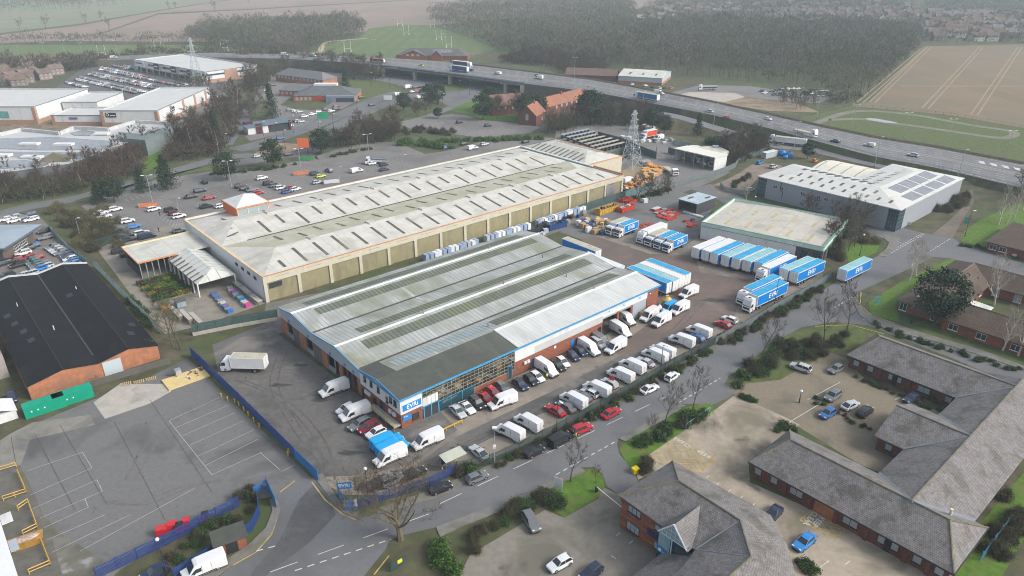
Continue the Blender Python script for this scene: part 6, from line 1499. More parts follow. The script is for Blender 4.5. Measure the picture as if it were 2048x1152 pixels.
for x,y,s,lab in((858,212,1.1,'dark pine on the near side of the junction'),(876,208,1.0,'spreading dark pine beside the junction lights'),(808,222,0.9,'narrow dark pine by the approach road'),(966,240,1.1,'dark evergreen beside the old house'),(980,222,1.1,'second evergreen against the old house'),(1050,240,1.2,'dark evergreen next to the pub gable'),(1075,235,1.0,'evergreen at the corner of the pub range'),(876,237,0.5,'small pointed conifer by the pub car park'),(1305,262,1.0,'dark pine below the motorway wall'),(1328,268,0.8,'lower dark pine below the motorway wall'),(1505,300,0.75,'small pine beside the slip road'),(1615,318,0.6,'young conifer behind the grey warehouse')):
 plant('pine',x,y,s*1.5,lab)
plant('round',1870,802,0.85,'round clipped green bush by the office window')
plant('round',1110,1008,1.2,'big dark round bush beside the white estate sign')
def row(kind,px,n,s,label,group,jit=0.6,sz=None,name=None):
 P_=[at(*p)for p in px];L_=[0]
 for a,b in zip(P_,P_[1:]):L_.append(L_[-1]+(b-a).length)
 for k in range(n):
  d=L_[-1]*(k+0.5)/n;i=max(j for j in range(len(P_)-1)if L_[j]<=d);p=P_[i].lerp(P_[i+1],(d-L_[i])/(L_[i+1]-L_[i]))
  ss=s*RN.uniform(0.75,1.2);kk=kind if isinstance(kind,str)else kind[int(RN.integers(len(kind)))]
  plant(kk,0,0,ss,label,group,name,p=(p.x+RN.normal()*jit,p.y+RN.normal()*jit,0),sz=sz and ss*sz)
row('bush',[(870,1085),(885,1115),(905,1150)],10,1.0,'bright green laurel bush in the row below the big bare tree','laurels below the big tree')
row(['brown','shrub'],[(1000,1045),(1060,1010),(1105,985)],12,1.0,'brown clipped shrub along the lower pavement','brown shrubs along the pavement')
row('brown',[(930,1110),(960,1075),(1000,1052)],8,0.9,'pale bramble bush behind the leaning white post','brambles by the court wall')
row(['brown','shrub','shrub'],[(1275,895),(1330,870),(1380,840),(1410,828)],15,1.0,'dark evergreen shrub in the bed above the marked court','shrubs above the court')
row('brown',[(1280,940),(1300,925)],4,1.0,'grey-green shrub beside the yellow grit bin','shrubs beside the grit bin')
row(['brown','shrub'],[(1480,760),(1540,725),(1600,700)],22,1.15,'dark tangled shrub in the thicket above the brown court','thicket above the court',2.0)
row(['brown','shrub','brown'],[(1545,712),(1600,685),(1660,690),(1690,682)],22,1.2,'tangled shrub in the thicket behind the tiled office','thicket behind the office',2.0)
row('shrub',[(1478,792),(1510,805)],6,0.6,'low clipped hedge bush by the paved court entrance','hedge at the court entrance',0.2)
row('shrub',[(1585,860),(1565,850),(1555,866)],4,0.7,'low green bush at the tip of the tiled office','bushes at the office tip',0.3)
row(['brown','shrub'],[(1625,800),(1690,835),(1745,865)],12,0.45,'low plant in the parking strip of the brown court','plants in the parking strip',0.3)
row(['brown','shrub'],[(1705,752),(1770,780),(1850,815),(1900,828)],14,0.5,'low plant against the courtyard office wall','plants along the office wall',0.3)
row('brown',[(1820,705),(1850,720),(1910,735),(1960,755)],7,0.75,'brown shrub beside the lane behind the tiled roof','shrubs behind the tiled roof',0.6)
row('shrub',[(1750,650),(1850,690),(1940,715),(2040,745)],26,0.62,'dark hedge bush along the brown office wall','hedge of the brown office',0.5)
row('shrub',[(1920,492),(1990,500),(2040,520)],12,0.6,'dark hedge bush by the junction office','hedge of the junction office',0.4)
row(['brown','olive'],[(1655,520),(1665,480),(1690,450),(1720,478),(1742,490)],26,1.5,'brown bush in the clump behind the lone trailer','bushes behind the lone trailer',2.2)
row(['brown','shrub','brown'],[(1440,690),(1520,650),(1580,615),(1640,575)],34,0.9,'bramble bush along the grey roadside fence','brambles along the grey fence',0.7)
row(['brown','brown','shrub'],[(1000,935),(1080,890),(1170,842),(1250,798),(1420,702)],56,0.68,'low bramble along the foot of the mesh fence','brambles below the mesh fence',0.5)
row(['brown','shrub'],[(925,948),(945,942)],3,0.9,'bramble bush beside the smoking shelter','brambles beside the shelter',0.4)
row('shrub',[(262,602),(282,630),(300,655)],8,1.0,'dark ivy bush between mesh fence and black roof','ivy by the black roof',0.3)
row(['olive','brown'],[(205,420),(180,450),(200,480),(220,495),(238,480),(215,445)],26,1.5,'olive-brown bush in the belt beside the store car park','bushes beside the car park',2.0)
row(['olive','brown'],[(130,415),(150,440),(165,470),(190,500)],18,1.5,'brown bush in the belt behind the dealer cars','bushes behind the dealer cars',2.0)
row('bush',[(800,290),(830,288),(870,292),(905,300)],12,1.8,'big glossy laurel below the pub car park','laurels below the pub car park',1.8)
row('bush',[(880,285),(940,284),(1000,282),(1040,280),(1085,278)],20,1.35,'laurel bush in the long green hedge behind the store','long laurel hedge',0.9)
row('brown',[(790,268),(850,262),(900,270)],18,1.5,'brown scrub bush on the bank beside the pub','scrub beside the pub',2.5)
row(['brown','shrub'],[(660,316),(700,306),(740,298)],14,0.8,'low brown shrub on the bed by the car park exit','shrubs by the exit road',0.8)
row('shrub',[(585,330),(530,340),(470,345),(420,350)],18,0.8,'low dark shrub along the top of the store car park','shrubs along the car park top',0.8)
row(['bush','shrub'],[(1420,290),(1440,284),(1455,290)],8,1.9,'glossy green bush behind the round tank','green bushes behind the tank',1.5)
row(['brown','olive'],[(1460,330),(1480,312),(1500,300),(1530,300),(1470,300)],22,1.8,'brown bush between the tank and the slip road','bushes by the slip road',2.5)
row(['brown','shrub'],[(1460,376),(1480,366),(1505,352)],9,0.9,'low green bush on the bank behind the grey fence','bushes on the lane bank',0.6)
row(['brown','shrub'],[(1270,400),(1300,392),(1340,380)],12,1.0,'brown bush along the teal fence','bushes along the teal fence',0.9)
row(['brown','olive'],[(1890,425),(1915,405),(1925,390)],14,1.4,'brown bush beside the path by the grey warehouse','bushes beside the path',1.6)
row(['brown','shrub'],[(350,1125),(400,1080),(450,1045),(500,1020)],18,0.7,'bramble bush behind the curved blue fence','brambles behind the curved fence',0.9)
row(['shrub','brown'],[(478,1000),(500,988),(512,1000)],5,0.9,'leafy bush by the blue gate','bushes by the blue gate',0.5)
row('shrub',[(1600,1120),(1625,1150)],5,0.7,'dark bush beside the two-storey office','bushes beside the two-storey office',0.4)
row('brown',[(1985,1120),(2020,1060),(2045,1010)],12,1.2,'bare brown bush at the lower right edge','bushes at the lower right',1.0)
def inside(p,poly):
 c=False;n=len(poly)
 for i in range(n):
  a,b=poly[i],poly[i-1]
  if(a[1]>p[1])!=(b[1]>p[1])and p[0]<(b[0]-a[0])*(p[1]-a[1])/(b[1]-a[1])+a[0]:c=not c
 return c
def spots(px,n,gap):
 poly=[tuple(at(*p)[:2])for p in px];x0,x1=min(p[0]for p in poly),max(p[0]for p in poly);y0,y1=min(p[1]for p in poly),max(p[1]for p in poly)
 out=[];tries=0
 while len(out)<n and tries<n*60:
  tries+=1;p=(RN.uniform(x0,x1),RN.uniform(y0,y1))
  if inside(p,poly)and all((p[0]-q[0])**2+(p[1]-q[1])**2>gap*gap for q in out):out.append(p)
 return out
def belt(kinds,px,n,s,label,group,gap=3.5):
 for p in spots(px,n,gap):
  k=kinds[int(RN.integers(len(kinds)))]
  plant(k,0,0,s*RN.uniform(0.85,1.35),label,group,p=(p[0],p[1],0))
FT=['far:1:twig','far:2:twig_grey','far:3:twig_red']
belt(['farbirch','farbirch','far:3:twig_red','far:1:twig'],[(-40,415),(130,392),(180,372),(60,362),(-40,362)],26,0.62,'pale-stemmed bare tree in the belt below the solar roof','birch belt below the solar roof',4)
belt(['farbirch','far:3:twig_red','far:1:twig','far:3:twig_red'],[(150,368),(220,372),(290,345),(285,310),(320,290),(280,290),(190,335),(140,345)],30,0.66,'bare reddish tree in the thicket beside the solar roof','thicket beside the solar roof',3.5)
belt(['far:1:twig','far:2:twig_grey','farbirch'],[(345,300),(440,312),(470,275),(482,235),(480,190),(440,215),(400,255),(350,275)],40,0.95,'bare tree in the belt beside the service lane','tree belt by the service lane',4)
belt(FT,[(482,185),(500,160),(545,145),(620,128),(760,138),(770,160),(700,160),(690,150),(600,136),(545,152),(530,180)],44,0.95,'bare tree in the row below the motorway and behind the hotel','trees behind the hotel',5)
belt(FT,[(505,258),(520,215),(505,200),(490,250)],8,0.9,'bare tree beside the lane near the coffee shop','trees near the coffee shop',3)
belt(FT,[(690,300),(720,262),(790,258),(800,285),(760,285)],22,0.8,'bare tree in the scrub between the store and the junction','trees in the junction scrub',4)
belt(FT,[(820,232),(860,214),(885,214),(840,238)],8,0.6,'small bare tree on the junction bank','trees on the junction bank',4)
belt(FT,[(930,225),(960,212),(1060,220),(1062,245),(1000,246),(950,238)],13,0.85,'bare tree in the garden of the old house','trees of the old house',4)
belt(FT,[(1090,262),(1150,248),(1235,232),(1290,244),(1250,252),(1180,250),(1110,272)],36,0.8,'bare tree in the belt between the pub and the motorway wall','trees below the motorway wall',4)
belt(FT,[(1110,135),(1000,125),(1080,104),(1200,128),(1220,146),(1130,150)],30,0.8,'bare tree in the scrub just beyond the motorway','trees beyond the motorway',5)
belt(FT,[(1440,290),(1500,288),(1540,300),(1520,312),(1480,330),(1455,320)],16,0.75,'bare tree between the tank and the slip road','trees by the slip road',4)
belt(FT,[(1270,405),(1300,400),(1345,388),(1310,385)],5,0.7,'thin bare tree at the edge of the hire yard','trees at the hire yard',4)
belt(FT,[(1650,505),(1660,470),(1700,450),(1735,480),(1700,505)],9,0.75,'bare tree in the clump behind the lone trailer','trees behind the lone trailer',4)
belt(FT,[(1600,425),(1640,432),(1760,460),(1740,462),(1620,440)],5,0.55,'thin bare tree between the grey warehouse and the lane','trees by the grey warehouse',4)
belt(FT,[(1545,198),(1620,205),(1640,218),(1600,222),(1560,212)],14,0.6,'brown bare tree by the gravel car park','trees by the gravel car park',4)
belt(FT,[(2030,395),(2060,380),(2100,400),(2080,420)],6,0.9,'bare tree at the right edge beyond the path','trees at the right edge',4)
belt(FT,[(350,175),(470,178),(470,196),(440,215),(425,222),(440,196)],10,0.8,'bare tree at the end of the retail shed','trees at the retail shed',4)
for x,y,s in((40,60,1.3),(92,57,1.6),(172,47,1.4),(203,42,1.2),(219,60,1.4),(338,20,1.3),(352,18,1.1),(430,22,1.5),(498,8,1.3),(205,84,1.1),(158,88,1.1)):
 plant('bare:1:twig_grey',x,y,s,'lone hazy tree standing in the far ploughed fields','lone field trees')
def wood(name,px,gap,h,label,m=None,n_tri=150,lim=5200):
 poly=[tuple(at(*p)[:2])for p in px];x0,x1=min(p[0]for p in poly),max(p[0]for p in poly);y0,y1=min(p[1]for p in poly),max(p[1]for p in poly)
 P_=[]
 y=y0
 while y<y1:
  x=x0
  while x<x1:
   q=(x+RN.uniform(-.45,.45)*gap,y+RN.uniform(-.45,.45)*gap)
   if inside(q,poly):P_.append(q)
   x+=gap
  y+=gap
 Vs,Fs,k=[],[],0
 for(x,y)in P_[:lim]:
  d=math.hypot(x,y);n=int(n_tri*min(1.3,max(0.45,420/d)));hh=h*RN.uniform(0.65,1.25);r=gap*RN.uniform(0.5,0.75)
  u=unit(n);u[:,2]=np.abs(u[:,2])*1.1-0.25;rr=RN.uniform(0.45,1.0,(n,1))**0.4
  hh*=RN.choice((0.7,1,1,1.25));P=np.array([x,y,hh*0.6])+u*rr*np.array([r,r,hh*0.42])
  Dv=(u*0.9+np.array([0,0,0.55])+RN.normal(size=(n,3))*0.35)*RN.uniform(0.8,1.6,(n,1))*(1.1 if d<600 else 1.5)
  V,F=slivers(P,Dv,0.25 if d<600 else 0.42)
  Vs.append(V);Fs.append(F+k);k+=len(V)
  T_,F2=slivers(np.array([[x,y,0.0]]*2),np.array([[0.2,0.1,hh*0.8],[-0.3,0.2,hh*0.8]]),0.4);Vs.append(T_);Fs.append(F2+k);k+=len(T_)
 o=link(name,np_mesh(name,np.concatenate(Vs),np.concatenate(Fs),m or M['twig_grey']))
 return tag(o,label,'wood',kind='stuff')
wood('woodland',[(985,106),(1100,106),(1200,126),(1240,138),(1345,150),(1500,165),(1560,168),(1640,180),(1672,204),(1700,206),(1742,186),(1790,140),(1836,92),(1832,62),(1700,50),(1560,52),(1400,42),(1240,60),(1130,70),(1010,72)],8.0,12.0,'broad grey-brown winter wood filling the ground beyond the motorway',n_tri=190)
wood('woodland',[(985,102),(930,74),(862,50),(860,28),(950,14),(1100,-6),(1260,2),(1270,40),(1240,62),(1130,72),(1010,74)],11.0,14.0,'hazy grey wood behind the rugby field',n_tri=150)
wood('woodland',[(384,92),(376,72),(420,60),(600,50),(700,48),(726,58),(730,72),(655,92),(640,102),(560,110),(486,110),(480,98)],7.5,13.0,'dense dark winter wood left of the rugby field',n_tri=190)
wood('woodland',[(-200,28),(0,26),(120,22),(250,8),(300,-6),(-300,-20)],16.0,13.0,'pale distant wood along the skyline at the far left',n_tri=90)
wood('woodland',[(1440,44),(1560,50),(1700,48),(1830,60),(1838,20),(1700,-5),(1500,5)],13.0,10.0,'hazy far wood running up to the suburb',n_tri=110)
for px in([(-40,418),(130,396),(180,378),(60,372),(-40,374)],[(150,372),(220,372),(290,345),(285,318),(300,290),(280,290),(190,330),(140,335)],[(330,330),(440,312),(470,275),(482,235),(480,190),(440,215),(400,255),(350,275)],[(482,185),(500,160),(545,145),(620,132),(760,142),(770,160),(700,160),(690,150),(600,140),(545,155),(530,180)],[(690,300),(720,262),(790,258),(800,285),(760,285)],[(1090,262),(1150,248),(1235,232),(1340,252),(1250,256),(1180,252),(1110,274)],[(1110,135),(1000,125),(1080,104),(1200,128),(1220,146),(1130,150)],[(1440,290),(1500,288),(1540,300),(1500,318),(1470,334),(1455,320)],[(600,310),(640,292),(690,270),(700,290),(650,304)],[(0,132),(130,130),(240,124),(260,118),(170,140),(90,148),(0,142)]):
 wood('undergrowth',px,3.4,4.6,'brown winter undergrowth filling the tree belt',M['bramble']if len(px)%2 else M['twig'],75)
wood('undergrowth',[(1650,196),(1664,212),(1700,210),(1742,192),(1690,200)],4.5,4.0,'brown undergrowth along the front edge of the wood',M['bramble'],70)
wood('treeline',[(-60,83),(380,81),(390,88),(-60,88)],9,8,'hazy bare hedgerow above the sports field',None,90)
wood('treeline',[(470,128),(480,118),(640,122),(760,132),(640,132)],6,7,'bare trees massed on the motorway bank',M['twig'],130)
wood('treeline',[(0,130),(130,128),(240,122),(260,116),(480,112),(480,118),(250,124),(170,140),(90,150),(0,150)],7,8,'bare trees massed between the houses and the main road',M['twig'],120)
# ================================================================ VEHICLES
PAINT={'white':(0.62,0.63,0.64),'silver':(0.4,0.42,0.44),'grey':(0.13,0.14,0.15),'black':(0.014,0.014,0.016),'navy':(0.018,0.028,0.065),'blue':(0.03,0.11,0.3),'bright blue':(0.02,0.19,0.5),'sky blue':(0.01,0.3,0.62),'red':(0.36,0.012,0.02),'dark red':(0.16,0.01,0.018),'green':(0.06,0.13,0.11),'lime':(0.45,0.55,0.06),'orange':(0.6,0.17,0.02),'cream':(0.58,0.54,0.42),'brown':(0.12,0.075,0.05),'teal':(0.1,0.3,0.36)}
def vp(c):return mat('paint_'+c.replace(' ','_'),PAINT[c],0.28,0.03,1.0,spec=0.6)
M['tyre']=mat('tyre',(0.02,0.02,0.021),0.85,0.1,3.0)
M['rim']=mat('alloy_rim',(0.3,0.31,0.32),0.4,0.1,3.0,metal=0.6)
M['headlamp']=mat('headlamp_glass',(0.6,0.63,0.65),0.15,0.05,3.0,spec=0.9)
M['taillamp']=mat('tail_lamp',(0.35,0.01,0.012),0.25,0.05,3.0,spec=0.8)
M['cglass']=mat('car_glass',(0.025,0.032,0.037),0.07,0.1,0.5,spec=0.9)
M['trim']=mat('black_trim',(0.022,0.022,0.024),0.6,0.1,2.0)
M['plate']=mat('number_plate',(0.6,0.55,0.3),0.5,0.05,2.0)
def wheel(t,x,y,r,w,name='wheel'):
 key=('w',round(r,2),round(w,2))
 if key not in WIN:
  a=MB().tube((0,-w/2,0),(0,w/2,0),r,r,14);b=MB().tube((0,-w/2-0.012,0),(0,w/2+0.012,0),r*0.62,r*0.62,10)
  WIN[key]=(a.mesh('tyre',M['tyre']),b.mesh('rim',M['rim']))
 o=link(name,WIN[key][0],t);o.location=(x,y,r);q=link('rim',WIN[key][1],o)
 return o
def ring(x,hw,zb,zt,ch=0.08,zm=None,wt=0.9):
 """8-point section: tucked foot, waist, shoulder"""
 zm=(zb+zt)/2 if zm is None else zm
 return[(x,-hw*0.9,zb),(x,hw*0.9,zb),(x,hw,zb+ch*2),(x,hw,zm),(x,hw*wt,zt),(x,hw*wt*0.86,zt+ch*0.3),(x,-hw*wt*0.86,zt+ch*0.3),(x,-hw*wt,zt),(x,-hw,zm),(x,-hw,zb+ch*2)]
CARS={ 'hatch':(4.05,1.76,1.47,0.27,0.45,0.86,0.985,0.98),'small':(3.65,1.66,1.48,0.23,0.42,0.88,0.985,0.98),'saloon':(4.65,1.82,1.43,0.28,0.45,0.74,0.88,0.93),'estate':(4.65,1.82,1.48,0.28,0.44,0.93,0.99,0.99),'suv':(4.5,1.88,1.66,0.27,0.42,0.9,0.985,0.98),'coupe':(4.5,1.84,1.37,0.32,0.48,0.7,0.92,0.96),'mpv':(4.6,1.86,1.7,0.2,0.38,0.93,0.99,0.99)}
def car_parts(kind):
 Ln,W_,Hh,b0,r0,r1,b1,th=CARS[kind];hw=W_/2;X=lambda f:Ln/2-Ln*f
 zs=Hh*0.62;zb=0.2 if kind not in('suv',)else 0.27
 body=MB()
 rings=[ring(X(0.0),hw*0.72,zb+0.12,zs*0.72,0.05),ring(X(0.03),hw*0.88,zb,zs*0.8,0.06),ring(X(0.12),hw*0.97,zb,zs*0.88,0.06),ring(X(b0),hw,zb,zs*0.99,0.06),ring(X(0.5),hw,zb,zs,0.05),ring(X(0.8),hw*0.99,zb,zs*1.0,0.05),ring(X(0.95),hw*0.93,zb,zs*th,0.06),ring(X(1.0),hw*0.78,zb+0.14,zs*0.9*th,0.05)]
 body.loft(rings)
 rw=hw*0.74;zt=Hh-0.05
 body.loft([[(X(r0),-rw,zt-0.05),(X(r0),rw,zt-0.05),(X(r0),rw*0.8,zt),(X(r0),-rw*0.8,zt)],[(X((r0+r1)/2),-rw*1.02,zt),(X((r0+r1)/2),rw*1.02,zt),(X((r0+r1)/2),rw*0.85,Hh),(X((r0+r1)/2),-rw*0.85,Hh)],[(X(r1),-rw*0.98,zt-0.04),(X(r1),rw*0.98,zt-0.04),(X(r1),rw*0.8,zt),(X(r1),-rw*0.8,zt)]])
 for sg in(-1,1):
  body.bar((X(b0+0.01),sg*hw*0.86,zs),(X(r0),sg*rw*0.97,zt-0.02),0.045)
  body.bar((X(b1-0.01),sg*hw*0.84,zs),(X(r1),sg*rw*0.97,zt-0.02),0.06)
  body.bar((X(0.62),sg*hw*0.9,zs),(X(0.62),sg*rw,zt-0.02),0.045)
 bw=hw*0.87;g=0.0
 def Q(a,b,c,d):return MB().poly([a,b,c,d])
 ws=Q((X(b0+0.01),-bw,zs+0.02),(X(b0+0.01),bw,zs+0.02),(X(r0),rw*0.97,zt-0.03),(X(r0),-rw*0.97,zt-0.03))
 rwn=Q((X(b1-0.005),bw*0.97,zs+0.02),(X(b1-0.005),-bw*0.97,zs+0.02),(X(r1),-rw*0.95,zt-0.03),(X(r1),rw*0.95,zt-0.03))
 sd=[Q((X(b0+0.02),s*bw,zs+0.01),(X(b1-0.01),s*bw,zs+0.01),(X(r1),s*rw,zt-0.03),(X(r0),s*rw,zt-0.03))for s in(-1,1)]
 hl=[MB().box((X(0.085),s*hw*0.62-0.17,zs*0.66),(X(0.012),s*hw*0.62+0.17,zs*0.84))for s in(-1,1)]
 tl=[MB().box((X(0.998),s*hw*0.72-0.14,zs*0.68),(X(0.955),s*hw*0.72+0.14,zs*0.92))for s in(-1,1)]
 tr=MB().box((X(0.93),-hw*0.85,0.13),(X(0.06),hw*0.85,zb+0.06)).box((X(0.02),-hw*0.6,zb-0.02),(X(-0.004),hw*0.6,zb+0.2)).box((X(1.004),-hw*0.7,zb),(X(0.985),hw*0.7,zb+0.22)).box((X(0.78),-hw*1.005,zb-0.04),(X(0.22),hw*1.005,zb+0.08))  # first box is an underbody slab, added to darken the ground beneath the car
 wh=[(X(f),s*(hw-0.1))for f in(0.19,0.81)for s in(-1,1)]
 return dict(body=body,windscreen=[ws],rear_window=[rwn],side_window=sd,headlight=hl,tail_light=tl,trim_and_underbody=[tr],wheels=wh,r=0.33 if kind!='suv' else 0.37)
VANS={'van':(6.2,2.02,2.52),'midvan':(5.4,1.98,2.0),'lowvan':(5.0,1.95,1.95),'smallvan':(4.5,1.85,1.85),'minibus':(5.3,1.98,2.0)}
def van_parts(kind):
 Ln,W_,Hh=VANS[kind];hw=W_/2;X=lambda m:Ln/2-m;zb=0.3;k=Hh/2.52
 zh=min(1.2,Hh*0.48)+(0.1 if kind!='van' else 0);wl=0.95 if kind=='van' else 0.85
 def rg(x,w,zt,zm,wt=0.93,b=zb):return ring(x,w,b,zt,0.07,zm,wt)
 body=MB();ra=1.85 if kind=='van' else 1.75
 body.loft([rg(X(0),hw*0.82,zh*0.72,0.6,0.9,zb+0.05),rg(X(0.12),hw*0.95,zh*0.86,0.7),rg(X(wl),hw,zh,0.9,0.93),rg(X(ra),hw,Hh*0.93,1.3,0.84),rg(X(ra+0.45),hw,Hh*0.985,1.35,0.84),rg(X(Ln*0.6),hw,Hh,1.35,0.86),rg(X(Ln-0.25),hw,Hh*0.99,1.35,0.86),rg(X(Ln),hw*0.97,Hh*0.95,1.3,0.84)])
 o=0.02
 def sl(x0,z0,x1,z1):return None
 z1=Hh*0.91
 ws=MB().poly([(X(wl+0.05)+o,-hw*0.84,zh+0.1),(X(wl+0.05)+o,hw*0.84,zh+0.1),(X(ra-0.04)+o+0.03,hw*0.76,z1),(X(ra-0.04)+o+0.03,-hw*0.76,z1)])
 zt=min(zh+0.62,Hh*0.84)
 sd=[MB().poly([(X(wl+0.2),s*(hw+0.012),zh-0.02),(X(ra+0.8),s*(hw+0.012),zh-0.02),(X(ra+0.8),s*(hw*0.955+0.014),zt),(X(ra+0.02),s*(hw*0.955+0.014),zt)])for s in(-1,1)]
 if kind=='minibus':sd+=[MB().poly([(X(ra+1.0),s*(hw+0.012),zh),(X(Ln-0.4),s*(hw+0.012),zh),(X(Ln-0.4),s*(hw*0.95+0.016),zt),(X(ra+1.0),s*(hw*0.95+0.016),zt)])for s in(-1,1)]
 hl=[MB().box((X(0.42),s*hw*0.72-0.17,zh*0.62),(X(0.02),s*hw*0.72+0.17,zh*0.88))for s in(-1,1)]
 tl=[MB().box((X(Ln)-0.025,s*hw*0.9-0.06,0.95),(X(Ln)+0.1,s*hw*0.9+0.06,1.5*max(.75,k)))for s in(-1,1)]
 tr=MB().box((X(Ln-0.3),-hw*0.88,0.16),(X(0.3),hw*0.88,zb+0.06)).box((X(0.12),-hw*0.86,zb-0.05),(X(-0.05),hw*0.86,zb+0.34)).box((X(0.1),-hw*0.45,zb+0.4),(X(-0.02),hw*0.45,zh*0.68)).box((X(Ln-1.6),-hw-0.012,zb+0.16),(X(1.6),hw+0.012,zb+0.34)).box((X(Ln)-0.06,-hw*0.9,zb-0.05),(X(Ln-0.1),hw*0.9,zb+0.2))  # starts with an underbody slab put in to deepen the shade under the van
 for s in(-1,1):tr.box((X(wl+0.75),s*(hw+0.16)-0.13,zh+0.02),(X(wl+0.62),s*(hw+0.16)+0.13,zh+0.3))
 wh=[(X(f),s*(hw-0.12))for f in(1.05 if kind=='van' else 0.95,Ln-(1.35 if kind=='van' else 0.95))for s in(-1,1)]
 seam=MB().box((X(ra+2.2),-hw-0.006,zb+0.4),(X(ra+2.17),hw+0.006,Hh*0.8)).box((X(ra+0.9),-hw-0.006,zb+0.4),(X(ra+0.87),hw+0.006,Hh*0.8)).box((X(Ln)-0.012,-0.015,zb+0.3),(X(Ln-.02),0.015,Hh*0.9))
 return dict(body=body,windscreen=[ws],side_window=sd,headlight=hl,tail_light=tl,trim_and_underbody=[tr,seam],wheels=wh,r=0.35)
VPROTO,VMESH={},{}
PM={'windscreen':'cglass','rear_window':'cglass','side_window':'cglass','headlight':'headlamp','tail_light':'taillamp','trim_and_underbody':'trim'}
def vparts(kind):
 if kind not in VMESH:
  d=van_parts(kind)if kind in VANS else car_parts(kind)
  q={}
  for n,ms in d.items():
   if n in PM:q[n]=[m_.mesh(n,M[PM[n]],uv=False)for m_ in ms]
  VMESH[kind]=(d,q)
 return VMESH[kind]
def make_vehicle(kind,col):
 d,q=vparts(kind)
 o=empty({'van':'delivery_van','midvan':'van','lowvan':'van','smallvan':'small_van','minibus':'people_carrier'}.get(kind,'car'),(0,0,-500))
 link('body',d['body'].mesh('body',vp(col),smooth=False,uv=False),o)
 for n,ms in q.items():
  for m_ in ms:link(n,m_,o)
 for x,y in d['wheels']:wheel(o,x,y,d['r'],0.22)
 return o
def simple_vehicle_mesh(kind,col):
 d,q=vparts(kind);b=d['body'];mb=MB();mb.v,mb.f,mb.m=list(b.v),list(b.f),[0]*len(b.f)
 for n,mi in(('windscreen',1),('rear_window',1),('side_window',1),('headlight',2),('trim_and_underbody',3)):
  for s_ in d.get(n,[]):
   i=len(mb.v);mb.v+=s_.v;mb.f+=[tuple(k+i for k in f)for f in s_.f];mb.m+=[mi]*len(s_.f)
 for x,y in d['wheels']:mb.tube((x,y-0.1,d['r']),(x,y+0.1,d['r']),d['r'],d['r'],8,3)
 return mb.mesh('car',[vp(col),M['cglass'],M['headlamp'],M['tyre']],uv=False)
GZ=0.055
def heading(fp,rp,z=0.0):
 a,b=at(*fp,z),at(*rp,z);d=a-b;return math.atan2(d.y,d.x),(a+b)/2
SIZE=lambda kind:(CARS.get(kind)or VANS.get(kind))
def place(kind,col,front,rear,label,group=None,cat=None,near=True,detail=True,z=0.0,gz=None):
 """front and rear: where the wheels on the camera's side touch the ground (near) or the middle of nose and tail"""
 rz,c=heading(front,rear,z)
 if near:
  n=Vector((-math.sin(rz),math.cos(rz),0));w=SIZE(kind)[1]/2-0.05
  c=c+(n if n.dot(c)>0 else-n)*w
 key=(kind,col,detail)
 c.z=z+(GZ if gz is None else gz)
 nm={'van':'delivery_van','midvan':'van','lowvan':'van','smallvan':'small_van','minibus':'people_carrier'}.get(kind,'car')
 if detail:
  if key not in VPROTO:o=VPROTO[key]=make_vehicle(kind,col)
  else:o=copy_tree(VPROTO[key])
 else:
  if key not in VPROTO:VPROTO[key]=simple_vehicle_mesh(kind,col)
  o=link(nm,VPROTO[key])
 o.location=c;o.rotation_euler=(0,0,rz)
 for k in('label','category','group'):
  if k in o:del o[k]
 return tag(o,label,cat or('van' if 'van' in kind or kind=='minibus' else 'car'),group)
V=place
V('van','white',(656,796),(690,783),'white van backed up to the dock doors in the end yard')
V('van','white',(694,846),(735,830),'white van beside the yellow stairs, nose to the left')
V('hatch','white',(686,832),(708,821),'white car half hidden behind the van by the stairs')
V('estate','grey',(712,864),(737,851),'dark grey estate car between white van and dark red car')
V('suv','dark red',(729,871),(757,858),'dark red car parked in front of the yellow walkway')
V('hatch','white',(744,881),(770,869),'white hatchback squeezed between dark red car and blue vans')
o=V('van','sky blue',(800,887),(759,906),'sky blue EVRi van, farther of the two blue vans','blue lettered vans')
o2=V('van','sky blue',(812,900),(771,920),'sky blue EVRi van right behind the white van','blue lettered vans')
for q in(o,o2):
 for s,fz in((-1,0),(1,2)):words(q,'EVRi',(-0.9,s*(1.04),1.55),fz,1.1,M['ink_white'],shear=0.08,bold=0.015)
V('van','white',(765,937),(807,918),'white van nearest the camera in the end yard, beside the blue vans')
V('van','white',(840,903),(881,885),'white van standing alone in front of the EVRi sign corner')
for c_,k_,f,r,lab in(('silver','saloon',(917,839),(900,823),'silver saloon at the left end of the row before the glazing'),('white','coupe',(935,830),(919,816),'white car with black roof glass beside the silver saloon'),('black','suv',(955,821),(939,808),'black car between white car and two red cars'),('red','coupe',(972,809),(957,798),'red saloon next to the black car'),('red','hatch',(987,797),(974,788),'second red car, nearer the blue door'),('grey','hatch',(1004,787),(992,777),'dark car behind the white van before the glazing'),('navy','saloon',(1041,782),(1026,769),'dark blue car by the yellow grit box'),('black','hatch',(1062,773),(1048,761),'black car left of the small white hatchback'),('white','hatch',(1076,767),(1060,755),'small white hatchback left of the long white van by the wall'),('black','saloon',(1117,744),(1101,731),'black car between long white van and white hatchback'),('white','hatch',(1126,737),(1112,725),'white hatchback left of the navy cars'),('navy','hatch',(1147,725),(1132,712),'navy hatchback by the round wall sign'),('navy','hatch',(1162,715),(1147,703),'second navy car, beside the long white van'),('silver','mpv',(1199,700),(1181,687),'silver car between long white van and grey van')):
 V(k_,c_,f,r,lab)
V('van','white',(990,823),(1030,808),'white van parked across the red cars before the glazing')
V('van','white',(1102,758),(1070,737),'long white van by the blue wall door, person at its nose')
V('van','white',(1187,716),(1155,695),'long white van right of the navy cars')
V('lowvan','grey',(1205,695),(1184,681),'grey van parked against the brick wall')
